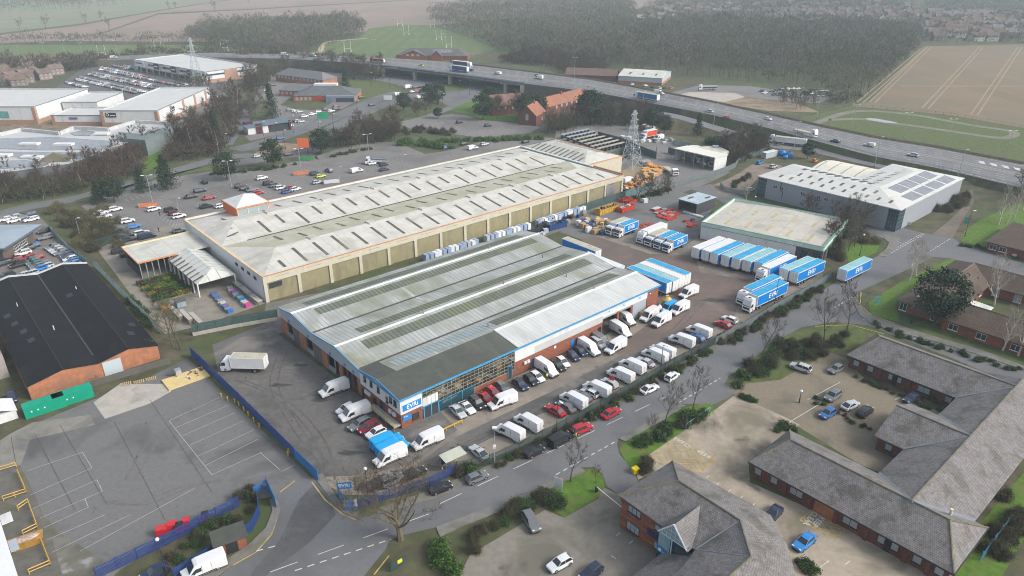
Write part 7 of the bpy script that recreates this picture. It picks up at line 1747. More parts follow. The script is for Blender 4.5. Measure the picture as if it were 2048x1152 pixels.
V('van','white',(1223,712),(1251,696),'white van pulled across in front of the grey van')
V('van','white',(1250,679),(1219,660),'white van outside the open bay door')
V('van','white',(1257,654),(1230,637),'white van half inside the open bay door')
V('van','white',(1292,648),(1317,632),'white van with open side door by the shutter')
V('van','white',(1316,658),(1341,643),'white van parked beside the open-doored van')
V('van','white',(1352,634),(1378,620),'white van right of the blue van')
V('midvan','sky blue',(1334,628),(1352,617),'bright blue van between two white vans')
V('van','white',(1368,601),(1397,588),'white van farthest out beside the docked trailers')
for f,r,lab in(((1374,665),(1411,680),'white van in the fence row, last but for the red car'),((1341,685),(1376,698),'white van in the fence row, beside the blue car'),((1287,714),(1321,729),'white van in the fence row by the black lamp, front of a pair'),((1302,705),(1336,720),'white van in the fence row by the black lamp, rear of a pair'),((1242,735),(1276,751),'white van in the fence row left of a silver car'),((1219,754),(1252,769),'white van in the fence row above the red sign'),((1172,782),(1204,797),'white van in the fence row right of a white hatchback'),((1124,803),(1157,821),'white van in the fence row between dark car and hatchback'),((1033,848),(1066,867),'white van in the fence row, second from the camera pole'),((995,868),(1032,887),'white van in the fence row, first beyond the camera pole')):
 V('van','white',f,r,lab)
V('hatch','blue',(1379,678),(1398,687),'blue car squeezed between white vans at the fence');V('saloon','silver',(1276,727),(1294,736),'silver-grey car between two fence-row vans');V('hatch','silver',(1205,769),(1222,779),'silver hatchback behind the fence-row vans')
V('hatch','white',(1163,788),(1186,799),'white hatchback at the fence left of a van');V('saloon','grey',(1148,795),(1168,806),'dark car half hidden at the fence beside the hatchback')
V('saloon','red',(1093,823),(1116,836),'bright red car by the tall black lamp at the fence');V('saloon','grey',(1113,815),(1138,829),'dark grey car right of the bright red car')
V('coupe','silver',(940,905),(960,922),'silver coupe with dark glass behind the smoking shelter')
V('hatch','red',(1431,650),(1452,660),'red car half hidden by the roadside brambles');V('hatch','white',(1444,641),(1466,650),'white car behind the red car by the brambles')
V('suv','black',(778,972),(754,984),'black car behind the blue fence under the big tree');V('suv','grey',(800,967),(780,976),'dark car just beyond the black one under the tree');V('saloon','black',(846,951),(820,963),'dark car behind the blue fence right of the tree')
V('hatch','grey',(972,960),(946,971),'dark grey hatchback parked at the kerb right of the tree');V('hatch','black',(899,982),(872,992),'black hatchback at the kerb beneath the tree branches');V('hatch','black',(1085,907),(1064,918),'black hatchback parked behind the black van');V('minibus','black',(1140,884),(1117,897),'black van parked at the kerb beside the hi-vis person')
V('suv','red',(1181,863),(1157,873),'red car at the kerb in front of the black van');V('saloon','red',(1239,829),(1217,841),'red saloon driving up the road ahead of the parked cars');V('coupe','white',(1315,781),(1294,791),'white car by the kerb below the fence-row vans');V('hatch','white',(1358,755),(1342,767),'white hatchback coming down the estate road')
V('suv','grey',(1060,1066),(1044,1040),'grey car parked on the lower court by the white post',near=True);V('hatch','white',(1108,1150),(1144,1130),'white hatchback at the bottom edge of the lower court');V('hatch','navy',(1180,1165),(1200,1150),'roof of a dark car cut by the bottom edge')
V('suv','silver',(1582,738),(1612,749),'silver car by the thicket on the brown court');V('hatch','grey',(1667,752),(1688,741),'dark grey hatchback before the tiled office')
V('suv','grey',(1662,808),(1683,794),'dark people carrier at the parking strip, left of three');V('coupe','silver',(1716,815),(1698,824),'silver coupe in the middle of the parking strip');V('suv','black',(1746,826),(1728,839),'black car at the right of the parking strip');V('hatch','teal' if 0 else 'blue',(1652,842),(1672,830),'blue car on the near side of the parking strip');V('hatch','navy',(1818,812),(1840,800),'navy car beside the clipped round bush')
V('coupe','navy',(1538,1040),(1552,1025),'dark car nosing out behind the two-storey roof',near=False);V('saloon','bright blue',(1603,1108),(1632,1084),'bright blue car on the stained paving below the yellow box')
V('van','white',(386,1163),(440,1140),'white van cut by the bottom edge beside the blue fence');V('hatch','navy',(300,1165),(330,1150),'dark blue car roof behind the bottom blue fence')
V('hatch','navy',(28,812),(22,790),'dark car standing among scrap beside the brick works',near=False)
M['trailer_blue']=mat('trailer_blue',(0.0,0.19,0.58),0.35,0.05,0.5,spec=0.5)
M['roof_teal']=mat('trailer_roof',(0.02,0.27,0.5),0.5,0.18,0.6,[((0.07,0.36,0.52),0.3,0.52,0.66)])
M['roof_pale']=mat('trailer_roof_pale',(0.2,0.42,0.46),0.55,0.15,0.6,[((0.32,0.46,0.46),0.3,0.5,0.66)])
M['roof_dirty']=mat('dirty_box_roof',(0.4,0.38,0.29),0.7,0.2,0.5,[((0.26,0.25,0.18),0.3,0.55,0.68)])
M['box_white']=mat('white_box_panel',(0.6,0.61,0.6),0.5,0.04,0.5)
def box_body(t,x0,x1,w,z0,z1,side,roof,door='box_white',text='EVRi',tsize=1.9,part='box_body'):
 e=0.1
 b=MB().box((x0+0.02,-w/2+0.03,z0),(x1-0.02,w/2-0.03,z1-0.03)).build(part,M[side],t)
 MB().box((x0+0.12,-w/2+0.12,z1-0.03),(x1-0.12,w/2-0.12,z1+0.012)).build('roof_panel',M[roof],b)
 fr=MB()
 for s in(-1,1):
  y=s*w/2
  fr.box((x0,min(y,y-s*e),z1-0.18),(x1,max(y,y-s*e),z1+0.03)).box((x0,min(y,y-s*0.05),z0-0.02),(x1,max(y,y-s*0.05),z0+0.16))
  for x in(x0,x1-0.14):fr.box((x,min(y,y-s*0.06),z0+0.16),(x+0.14,max(y,y-s*0.06),z1-0.18))
 fr.box((x1-0.1,-w/2+e,z1-0.18),(x1+0.01,w/2-e,z1+0.02)).box((x1-0.06,-w/2+0.06,z0),(x1+0.005,w/2-0.06,z1-0.18))
 fr.build('edge_frame',M['box_white'],b)
 dr=MB().box((x0-0.03,-w/2+0.05,z0+0.02),(x0+0.0,w/2-0.05,z1-0.05)).build('rear_door',M[door],t)
 MB().box((x0-0.05,-0.03,z0+0.1),(x0-0.032,0.03,z1-0.15)).box((x0-0.06,-w/2+0.1,z0-0.25),(x0-0.02,w/2-0.1,z0-0.02)).build('door_bar',M['steel'],dr)
 for s in(-1,1):MB().box((x0-0.07,s*w*0.38-0.22,z0-0.2),(x0-0.04,s*w*0.38+0.22,z0+0.02)).build('tail_light',M['taillamp'],t)
 if text:
  for s,fz in((-1,0),(1,2)):words(b,text,((x0+x1)/2,s*(w/2+0.012),(z0+z1)/2+0.05),fz,tsize,M['ink_white'],shear=0.1,bold=0.02,space=1.06)
def axles(t,xs,w,r=0.5,dual=0.5):
 for x in xs:
  for s in(-1,1):wheel(t,x,s*(w/2-0.22),r,dual if x<0 else 0.34)
def cab(t,x,w,hi,col='white',part='cab'):
 """x: the cab's nose"""
 zt=3.75 if hi else 2.95
 mb=MB();hw=w/2-0.04
 mb.loft([[(x,-hw*.9,.4),(x,hw*.9,.4),(x,hw*.93,1.6),(x,-hw*.93,1.6)],[(x-0.12,-hw,.35),(x-0.12,hw,.35),(x-0.08,hw,1.72),(x-0.08,-hw,1.72)],[(x-0.5,-hw,.35),(x-0.5,hw,.35),(x-0.34,hw*0.96,zt-0.5),(x-0.34,-hw*0.96,zt-0.5)],[(x-0.9,-hw,.35),(x-0.9,hw,.35),(x-0.8,hw*0.94,zt),(x-0.8,-hw*0.94,zt)],[(x-2.2,-hw,.6),(x-2.2,hw,.6),(x-2.15,hw*0.94,zt),(x-2.15,-hw*0.94,zt)]])
 c=mb.build(part,vp(col),t,uv=False)
 MB().poly([(x+0.01-0.075,-hw*.93,1.72),(x+0.01-0.075,hw*.93,1.72),(x-0.28,hw*.9,2.6),(x-0.28,-hw*.9,2.6)]).build('windscreen',M['cglass'],c,uv=False)
 for s in(-1,1):
  MB().poly([(x-0.35,s*(hw+0.015),1.65),(x-1.25,s*(hw+0.015),1.65),(x-1.25,s*(hw*0.985+0.015),2.45),(x-0.5,s*(hw*0.985+0.015),2.45)]).build('side_window',M['cglass'],c,uv=False)
  MB().box((x-0.05,s*hw*0.72-0.2,0.6),(x+0.02,s*hw*0.72+0.2,0.85)).build('headlight',M['headlamp'],c,uv=False)
  MB().box((x-0.35,s*(hw+0.2)-0.12,1.75),(x-0.22,s*(hw+0.2)+0.12,2.35)).build('wing_mirror',M['trim'],c,uv=False)
 MB().box((x-0.02,-hw*0.72,0.95),(x+0.015,hw*0.72,1.5)).box((x-0.1,-hw*0.9,0.3),(x+0.03,hw*0.9,0.55)).build('grille',M['trim'],c,uv=False)
 if hi:
  MB().box((x-0.62,-hw*0.55,2.98),(x-0.5,hw*0.55,3.28)).build('name_strip',mat('red_strip',(0.45,0.08,0.06),0.5),c,uv=False)
  MB().box((x-1.5,-0.4,zt),(x-1.0,0.4,zt+0.03)).build('roof_hatch',M['trim'],c,uv=False)
 return c
TR={}
def trailer(front,rear,label,roof='roof_teal',side='trailer_blue',text='EVRi',group='blue and white box trailers',tractor=False,door='box_white',Ln=13.6,name=None,cat=None,near=True,hi=True,z=0.0,z1=4.05,zc=1.1,scale=1.0,col='white'):
 """front, rear: bottom corners of the box on the camera's side, zc above the ground"""
 rz,c=heading(front,rear,z+zc)
 n=Vector((-math.sin(rz),math.cos(rz),0))
 if near:c=c+(n if n.dot(c)>0 else-n)*1.27
 key=(roof,side,text,tractor,door,Ln,hi,z1,zc,col)
 if key not in TR:
  t=empty(name or('articulated_lorry' if tractor else 'box_trailer'),(0,0,-500));h=Ln/2
  box_body(t,-h,h,2.55,zc,z1,side,roof,door,text,1.9 if Ln>12 else 1.75)
  MB().box((-h+0.3,-0.5,zc-0.25),(h-0.5,0.5,zc-0.02)).box((-h+4.9,-1.2,0.45),(h-4.3,-1.12,0.95)).box((-h+4.9,1.12,0.45),(h-4.3,1.2,0.95)).build('chassis',M['trim'],t)
  if Ln>12:
   axles(t,(-h+1.6,-h+2.9,-h+4.2),2.5,0.48,0.4)
   if tractor:
    MB().box((h-3.4,-0.45,0.55),(h+2.0,0.45,0.85)).build('tractor_frame',M['trim'],t)
    cab(t,h+2.75,2.5,True,col);axles(t,(h+1.55,),2.5,0.5,0.34);axles(t,(h-1.9,h-0.6),2.5,0.5,0.34)
   else:MB().box((h-2.7,-0.9,0.1),(h-2.5,-0.75,zc)).box((h-2.7,0.75,0.1),(h-2.5,0.9,zc)).build('landing_leg',M['steel'],t)
  else:
   cab(t,h+2.35,2.5,hi,col);axles(t,(h+1.2,),2.5,0.48,0.34);axles(t,(-h+2.2,),2.5,0.48,0.5)
  TR[key]=t
 else:t=copy_tree(TR[key])
 for k in('label','category','group'):
  if k in t:del t[k]
 t.location=(c.x,c.y,z+GZ);t.rotation_euler=(0,0,rz)
 return tag(t,label,cat or('lorry' if tractor or Ln<12 else 'trailer'),group)
def zz1(x,y):return(1370+x/5.12,450+y/5.12)
def tr_at(rear,label,**kw):
 p=at(*rear,1.1);d=kw.pop('ang',math.radians(38.5));q=p+Vector((math.cos(d),math.sin(d),0))*kw.get('Ln',13.6)
 v=q-Vector((0,0,H));f=v.y*_c-v.z*_s
 px=(CX+FPX*v.x/f,CY-FPX*(v.y*_s+v.z*_c)/f)
 return trailer(px,rear,label,**kw)
tr_at(zz1(1640,578),'lone EVRi trailer parked on the estate road',group=None,roof='roof_pale')
tr_at(zz1(1143,600),'EVRi trailer with clear blue side nearest the road fence',group=None)
tr_at(zz1(1040,572),'EVRi trailer with pale washed-out roof, next to the last',roof='roof_pale',group=None)
for k,(x,y,rf,dr,lab)in enumerate(((135,348,'box_white','box_white','white-roofed trailer at the far left end of the row'),(235,374,'box_white','box_white','second white-roofed trailer from the left'),(325,403,'roof_teal','box_white','blue-roofed trailer beside the two white-roofed ones'),(440,430,'roof_pale','box_white','trailer with pale patchy blue roof, fourth in the row'),(548,456,'roof_teal','box_white','blue-roofed trailer in the middle, white side showing'),(660,482,'roof_pale','box_white','pale green-blue roofed trailer, sixth in the row'),(780,505,'roof_teal','box_white','blue-roofed trailer next to the white-cabbed lorry'))):
 tr_at(zz1(x,y),lab,roof=rf,door=dr,side='box_white' if k==4 else 'trailer_blue',group=None,ang=math.radians(41.5))
def lorry_at(nose,label,L_box=13.6,ang=math.radians(221.3),z1=4.05,hi=True,**kw):
 """nose: ground point under the near front corner of the cab"""
 p=at(*nose,0.4);d=Vector((math.cos(ang),math.sin(ang),0));n=Vector((-d.y,d.x,0));n=n if n.dot(p)>0 else-n
 ext=2.75 if L_box>12 else 2.35
 c=p-d*(ext+L_box/2)+n*1.25
 def pxl(q):
  v=q-Vector((0,0,H));f=v.y*_c-v.z*_s
  return(CX+FPX*v.x/f,CY-FPX*(v.y*_s+v.z*_c)/f)
 zc=1.1
 f_,r_=c+d*L_box/2,c-d*L_box/2;f_.z=r_.z=zc
 return trailer(pxl(f_),pxl(r_),label,tractor=L_box>12,Ln=L_box,near=False,hi=hi,z1=z1,**kw)
lorry_at(zz1(662,902),'EVRi articulated lorry nearest the road fence',group=None,ang=math.radians(219))
lorry_at(zz1(598,835),'EVRi articulated lorry just behind the one at the fence',group=None,ang=math.radians(219))
lorry_at(zz1(790,600),'EVRi lorry with white roof and cab among the parked trailers',roof='box_white',group=None,ang=math.radians(220))
def zz2(x,y):return(1190+x/6.827,420+y/6.827)
A2=math.radians(224)
lorry_at(zz2(330,380),'EVRi rigid lorry, right of the pair at the waste heap',7.4,A2,3.7,False,group=None)
lorry_at(zz2(215,350),'rigid lorry with dirty grey roof at the waste heap',7.4,A2,3.7,False,roof='roof_dirty',group=None)
lorry_at(zz2(1000,590),'EVRi rigid lorry at the right end of the row of four',7.4,A2,3.7,False,group=None)
lorry_at(zz2(880,550),'EVRi rigid lorry second from the right, mostly hidden',7.4,A2,3.7,False,group=None)
lorry_at(zz2(755,508),'plain white rigid lorry with stained cream roof',7.4,A2,3.5,False,roof='roof_dirty',side='box_white',text=None,group=None)
lorry_at(zz2(645,470),'tall plain white lorry at the left of the row of four',10.5,A2,3.9,True,roof='box_white',side='box_white',text=None,group=None)
AD=math.radians(131.3+180)
def docked(corner,label,**kw):
 """corner: near bottom corner of the rear doors' outer end"""
 p=at(*corner,1.1);d=Vector((math.cos(AD),math.sin(AD),0))
 r_=p-d*13.6
 def pxl(q):
  v=q-Vector((0,0,H));f=v.y*_c-v.z*_s
  return(CX+FPX*v.x/f,CY-FPX*(v.y*_s+v.z*_c)/f)
 return trailer(pxl(r_),corner,label,near=True,group=None,**kw)
def zz3(x,y):return(1150+x/7.2,480+y/7.2)
docked(zz3(1310,775),'docked trailer with deep blue side nearest the brick corner',text=None)
docked(zz3(1400,745),'docked trailer with pale turquoise roof, second from the brick corner',roof='roof_pale',text=None)
docked(zz3(1488,700),'docked trailer with white roof between two blue-roofed ones',roof='box_white',side='box_white',text=None)
docked(zz3(1575,655),'docked blue-roofed trailer farthest from the depot',text=None,side='box_white')
# ================================================================ SMALLER VEHICLES FARTHER OFF
def car_c(x,y,kind,col,label,group=None,rev=0,ang=ANG,z=0.0,gz=None):
 c=at(x,y,z);d=Vector((math.cos(ang+PI*rev),math.sin(ang+PI*rev),0))
 key=(kind,col,False)
 if key not in VPROTO:VPROTO[key]=simple_vehicle_mesh(kind,col)
 o=link({'van':'delivery_van','midvan':'van','lowvan':'van','smallvan':'small_van','minibus':'people_carrier'}.get(kind,'car'),VPROTO[key])
 o.location=(c.x,c.y,z+(GZ if gz is None else gz));o.rotation_euler=(0,0,math.atan2(d.y,d.x))
 return tag(o,label,'van' if 'van' in kind or kind=='minibus' else 'car',group)
def many(ox,oy,k,items,where,ang=ANG,z=0.0,dy=6):
 for it in items:
  x,y,kind,col=it[:4];lab=it[4]if len(it)>4 else None
  nm={'suv':'tall car','minibus':'people carrier','van':'van','midvan':'van','lowvan':'van','smallvan':'small van','estate':'estate car','coupe':'coupe','saloon':'saloon','hatch':'hatchback','small':'small car','mpv':'people carrier'}[kind]
  base='%s %s %s'%(col,nm,where)
  car_c(ox+x/k,oy+(y+dy)/k,kind,col,lab or base,None if lab else base,it[5]if len(it)>5 else 0,it[6]if len(it)>6 else ang,z)
W1='in the left part of the store car park'
many(160,350,6.777,[(290,525,'saloon','white','white saloon at the far left corner of the store car park'),(485,480,'suv','white','white tall car by the car park entrance arrow'),(335,572,'saloon','white','white saloon parked just below another white saloon'),(415,640,'estate','black','black estate car alone left of the bay line'),(650,640,'suv','white','white tall car above the bright blue hatchback'),(735,712,'hatch','bright blue','bright blue hatchback in the store car park'),(560,785,'suv','black','black tall car heading the row of three'),(610,838,'saloon','black','black saloon in the middle of three dark cars'),(660,888,'saloon','black','black saloon nearest the garden wing roof'),(840,800,'estate','white','white estate car next to the navy people carrier'),(915,850,'minibus','navy','navy people carrier beside the garden wing'),(1005,480,'suv','white','white tall car by the orange trolley bay'),(1235,488,'suv','black','black tall car above the dark red hatchback'),(1285,532,'hatch','dark red','dark red hatchback near the short lamp'),(1345,575,'suv','white','white tall car half behind the store wall'),(1345,768,'hatch','grey','grey hatchback half behind the white store wall'),(1505,305,'saloon','black','black saloon below the blue estate car'),(1630,225,'estate','navy','navy estate car above the black saloon'),(1690,108,'hatch','black','black hatchback by the hedge at the top of the car park',0,ANG+PI/2),(1750,322,'saloon','red','red saloon left of the orange tower'),(1715,440,'suv','black','dark tall car below the red saloon'),(1910,435,'hatch','white','white hatchback against the orange tower')],W1)
many(370,300,5.12,[(790,295,'suv','white','white tall car alone behind the tower'),(570,380,'suv','black','black tall car at the top of the row behind the tower'),(625,404,'estate','black','black estate car just behind the tower roof'),(690,415,'saloon','grey','grey saloon tight behind the tower roof'),(750,448,'hatch','red','red hatchback peeping over the tower roof'),(860,350,'suv','black','black tall car in the middle rows'),(925,372,'suv','grey','grey tall car between black and white ones'),(985,396,'suv','white','white tall car left of the red one'),(1085,395,'hatch','red','red hatchback behind a white car in the middle rows'),(1045,436,'hatch','blue','blue hatchback at the store edge'),(1135,408,'hatch','white','white hatchback in front of the red one'),(1335,250,'suv','black','black tall car beside the lime green hatchback'),(1390,275,'hatch','lime','lime green hatchback in the store car park'),(1475,218,'suv','grey','grey tall car facing across the bays',0,ANG+PI/2),(1760,222,'midvan','white','white van in the right part of the store car park'),(1355,338,'hatch','silver','silver hatchback beside the trolley shelter'),(1925,142,'saloon','white','white saloon below the tipper truck'),(2035,155,'hatch','black','black hatchback right of the white saloon'),(2040,205,'saloon','navy','navy saloon close to the store roof'),(745,68,'hatch','silver','silver hatchback on the roundabout road'),(1060,52,'hatch','black','black hatchback passing the orange store sign')],W1)
many(750,100,5.12,[(730,1005,'hatch','blue','blue hatchback behind the store near the laurels'),(910,966,'hatch','black','black hatchback under the laurel hedge'),(1120,972,'suv','silver','silver tall car by the hedge behind the store'),(1000,1012,'midvan','white','white van behind the store roof'),(1540,946,'hatch','black','black hatchback by the hedge near the wing roof'),(865,742,'hatch','black','black hatchback in the pub car park'),(1155,777,'hatch','navy','navy hatchback in the pub car park'),(238,460,'midvan','white','white van queuing at the junction'),(345,388,'van','white','white box van waiting near the viaduct'),(415,385,'suv','navy','navy tall car beside the waiting box van'),(385,430,'hatch','white','white hatchback left of the red car at the lights'),(430,425,'hatch','red','red hatchback at the lights'),(465,488,'midvan','white','white van turning under the pine'),(150,500,'hatch','grey','grey hatchback on the approach road'),(258,548,'hatch','white','white hatchback behind the narrow pine'),(480,380,'hatch','grey','grey hatchback nearest the viaduct')],W1)
many(480,120,5.76,[(570,580,'hatch','grey','grey hatchback left in the restaurant car park'),(635,592,'hatch','white','white hatchback beside the grey one'),(680,602,'saloon','silver','silver saloon in the restaurant car park'),(905,600,'hatch','white'),(985,576,'saloon','black','black saloon in the restaurant row'),(1050,592,'hatch','white'),(1110,570,'suv','navy','navy tall car at the right end of the restaurant row'),(1110,540,'hatch','dark red','dark red hatchback in the restaurant row'),(835,628,'saloon','white','white saloon in the restaurant row'),(745,657,'suv','white','white tall car in the restaurant row'),(670,712,'hatch','white'),(705,716,'hatch','silver','silver hatchback near the coffee shop'),(570,762,'hatch','white','white hatchback behind the coffee shop'),(590,708,'hatch','black','black hatchback behind the coffee shop'),(1170,447,'hatch','black','black hatchback at the restaurant front'),(1395,434,'hatch','navy','navy hatchback by the restaurant hedge'),(380,294,'hatch','black','black hatchback behind the hotel wing'),(310,352,'hatch','white','white hatchback beside the big spruce'),(1515,525,'hatch','black','black hatchback on the road below the restaurant'),(885,868,'hatch','white','white hatchback leaving the roundabout'),(815,962,'hatch','blue','blue hatchback on the roundabout exit'),(465,908,'hatch','blue','blue hatchback beside the coffee shop')],'in the restaurant car park')
for x,y in((192,391),(570,390)):pass
D6=[(85,152,'hatch','white'),(200,172,'hatch','white'),(215,118,'hatch','silver'),(300,135,'saloon','grey'),(430,85,'suv','navy'),(455,152,'estate','white'),(660,415,'suv','grey'),(655,320,'suv','black'),(490,530,'hatch','blue'),(410,572,'hatch','black'),(340,642,'suv','white'),(395,705,'hatch','red'),(530,700,'hatch','red'),(225,732,'hatch','dark red'),(90,772,'saloon','black'),(268,812,'suv','black'),(5,800,'hatch','navy'),(450,740,'hatch','green'),(485,770,'hatch','grey'),(515,800,'hatch','green'),(545,832,'hatch','grey'),(580,865,'hatch','bright blue'),(100,972,'suv','black'),(330,965,'hatch','silver'),(450,935,'hatch','silver'),(770,545,'saloon','grey'),(812,575,'saloon','silver'),(852,605,'saloon','silver'),(892,632,'saloon','grey'),(970,668,'hatch','navy'),(995,700,'hatch','navy'),(1020,727,'hatch','white'),(1040,760,'hatch','blue'),(1065,792,'hatch','bright blue'),(640,800,'hatch','grey'),(670,830,'hatch','silver')]
many(0,420,7.2,[(a,b,k,c,None,1,ANG+0.15)for a,b,k,c in D6],'in the dealer yard behind the black roof')
GP=[(20,548,'grey'),(45,548,'black'),(60,535,'black'),(90,535,'silver'),(75,552,'white'),(150,535,'white'),(155,560,'navy'),(180,535,'white'),(205,537,'grey'),(195,580,'white'),(230,562,'black'),(275,545,'black'),(283,562,'silver'),(300,545,'grey'),(260,563,'white'),(325,545,'white'),(350,546,'silver'),(105,578,'grey'),(135,580,'red'),(65,570,'black'),(35,568,'navy'),(-20,560,'white'),(-40,548,'black'),(208,563,'black')]
many(1536,0,3,[(a,b,'hatch',c,None,1)for a,b,c in GP],'on the gravel lot below the wood',dy=3)
car_c(1536+110/3,548/3,'midvan','white','white van among cars on the gravel lot',None,1)
for x,y,c in((1291,173,'white'),(1306,176,'black'),(1320,178,'white'),(1328,177,'black'),(1342,178,'orange'),(1264,170,'white')):car_c(x,y,'hatch',c,c+' hatchback in front of the white-roofed shed',c+' cars at the white-roofed shed',ang=0.9)
cols=['white','white','silver','black','grey','black','navy','blue','red','dark red','silver','white']
lot=[tuple(at(*p)[:2])for p in((126,170),(180,150),(208,134),(262,126),(270,146),(330,166),(395,168),(340,180),(310,182),(255,190),(225,184),(190,178))]
a0_=math.radians(-38.4);ux,uy=Vector((math.cos(a0_),math.sin(a0_))),Vector((-math.sin(a0_),math.cos(a0_)));oc=Vector(at(255,160)[:2]);cnt=0;extra=[]
for r_ in range(-6,10):
 for k in range(-60,61):
  p=oc+ux*(k*3.0)+uy*(r_*7.8+(1.4 if r_%2 else-1.2))
  if cnt<260 and inside((p.x,p.y),lot)and RN.random()<0.85:
   c=cols[int(RN.integers(len(cols)))];key=('hatch',c,False);cnt+=1
   if key not in VPROTO:VPROTO[key]=simple_vehicle_mesh('hatch',c)
   if cnt>96:extra.append((p.x,p.y,a0_+PI/2,c));continue
   o=link('car',VPROTO[key]);o.location=(p.x,p.y,GZ);o.rotation_euler=(0,0,a0_+PI/2)
   tag(o,c+' car parked in the packed retail car park','car',c+' cars in the retail car park')
Vs,Fs,Ms,n0=[],[],[],0
for x,y,rz,c in extra:
 me=VPROTO[('hatch',c,False)];k=len(me.vertices);co=np.zeros(k*3,np.float32);me.vertices.foreach_get('co',co);co=co.reshape(-1,3);cc,ss_=math.cos(rz),math.sin(rz)
 Vs.append(np.stack([x+co[:,0]*cc-co[:,1]*ss_,y+co[:,0]*ss_+co[:,1]*cc,co[:,2]+GZ],1));Fs+=[[v+n0 for v in p.vertices]for p in me.polygons];Ms+=[(0 if p.material_index else None,p.material_index,c)for p in me.polygons];n0+=k
me=bpy.data.meshes.new('parked_cars');me.from_pydata(np.concatenate(Vs).tolist(),[],Fs);ml_=sorted(set(cols));[me.materials.append(vp(c))for c in ml_];[me.materials.append(m)for m in(M['cglass'],M['headlamp'],M['tyre'])]
me.polygons.foreach_set('material_index',[ml_.index(c)if not k else len(ml_)+k-1 for _,k,c in Ms]);tag(link('parked_cars',me),'the rest of the packed cars at the far retail park','cars',kind='stuff')
for x,y,c,k in((185,244,'navy','hatch'),(425,202,'black','suv'),(432,196,'silver','hatch'),(60,242,'grey','suv'),(228,116.5,'white','midvan'),(158,118,'black','hatch'),(473,110,'white','hatch'),(500,111,'navy','hatch')):car_c(x,y,k,c,c+' vehicle near the retail sheds at picture point %d'%x if 0 else '%s %s near the hazy retail sheds'%(c,'van' if 'van' in k else 'car'),'%s vehicles near the retail sheds'%c,ang=0.1,z=5.2 if y<119 else 0)
def mway(x,y,kind,col,label,right,z):
 P_=at(x,y,z);j=min(range(len(ne)-1),key=lambda i:((Vector(ne[i])+Vector(fa_[i]))/2-P_).length);d=Vector(ne[j+1])-Vector(ne[j]);a=math.atan2(d.y,d.x)
 return car_c(x,y,kind,col,label,None,0 if right else 1,a,z,0.04)
for it in((570,111,'van','white','white van far along the motorway',1,7.3),(626,113,'van','white','second white van far along the motorway',1,7.6),(718,118,'midvan','green','green and white van on the far carriageway',1,7.6),(842,132,'hatch','lime','lime yellow car crossing the viaduct',0,7.6),(995,149,'midvan','white','white van crossing the viaduct',0,7.6),(1077,158,'van','white','white box van leaving the viaduct',0,7.6),(1076,152,'saloon','grey','grey car beside the white box van',1,7.6),(942,142,'hatch','blue','blue car behind the blue lorry',0,7.6),(1318,189,'van','white','white van on the far carriageway by the blue lorry',1,6.5),(1304,205,'hatch','black','black car just behind the blue lorry',0,6.6),(1418,225,'suv','silver','silver car on the motorway left of the red car',0,5.6),(1451,237,'saloon','red','red car on the near motorway lane',0,5.3),(1536,240,'hatch','white','white car in front of the crane lorry',1,4.6),(1670,285,'suv','navy','navy car on the motorway behind the tanker',0,3.8),(1738,293,'smallvan','white','small white van on the near motorway lane',0,3.5),(1825,313,'suv','silver','silver car at the right end of the motorway',0,3.1),(1760,323,'saloon','navy','navy car on the slip road',0,1.2),(1580,112,'hatch','white','',0,0)):
 if it[4]:mway(*it)
for x,y,c,k,lab in((1519,328,'bright blue','hatch','bright blue car on the brown lane'),(1546,336,'silver','suv','silver car on the brown lane'),(1500,382,'white','hatch','white car by the glazed corner of the grey warehouse'),(1630,324,'orange','small','orange car wreck behind the grey warehouse'),(1257,366,'white','van','white van behind the end of the store')):car_c(x,y,k,c,lab)
V('van','white',(1310,283),(1330,278),'white van beside the orange lorry in the builders yard',detail=True)
def ml(x,y,Ln,label,right,z,side,roof,text=None,hi=True,z1=4.0,col='white',slip=False):
 P_=at(x,y,z);src=sn if slip else ne
 j=min(range(len(src)-1),key=lambda i:(Vector(src[i])-P_).length);d=(Vector(src[j+1])-Vector(src[j]));d.z=0;d.normalize();d=d if right else-d
 f_,r_=P_+d*Ln/2,P_-d*Ln/2
 def pxl(q):
  v=Vector((q.x,q.y,z+1.1-H));f=v.y*_c-v.z*_s
  return(CX+FPX*v.x/f,CY-FPX*(v.y*_s+v.z*_c)/f)
 return trailer(pxl(f_),pxl(r_),label,group=None,roof=roof,side=side,text=text,tractor=Ln>12,Ln=Ln,hi=hi,z1=z1,near=False,z=z,col=col)
M['lorry_navy']=mat('navy_box',(0.02,0.045,0.11),0.5);M['lorry_blue']=mat('deep_blue_box',(0.015,0.06,0.24),0.5);M['lorry_sky']=mat('mid_blue_box',(0.02,0.14,0.3),0.5);M['lorry_red']=mat('rusty_red_box',(0.14,0.03,0.025),0.7);M['lorry_orange']=mat('orange_box',(0.55,0.07,0.015),0.5)
lo=ml(922,134,13.6,'navy lorry with white lettering on the far viaduct lane',True,7.6,'lorry_navy','box_white')
ml(921,144,13.6,'plain blue lorry on the near viaduct lane',False,7.6,'lorry_blue','roof_dirty')
ml(1296,201,13.6,'mid blue curtain-sided lorry with pale roof on the motorway',False,6.6,'lorry_sky','roof_dirty')
ml(758,126,10,'rusty red tipper lorry at the start of the viaduct',False,7.6,'lorry_red','lorry_red',z1=3.2,col='dark red')
tk_=ml(1580,290,13.6,'cream tanker lorry with black lettering on the slip road',False,1.8,'box_white','roof_dirty','rugby',z1=3.4,slip=True)
ml(1606,270,10,'grey flatbed crane lorry with white cab on the motorway',True,4.0,'lorry_grey' if 0 else 'roof_dirty','roof_dirty',z1=1.9)
lorry_at((1287,279),'white cabbed lorry with orange box in the builders yard',7.4,math.radians(220),3.9,False,side='lorry_orange',roof='box_white',text=None,group=None)
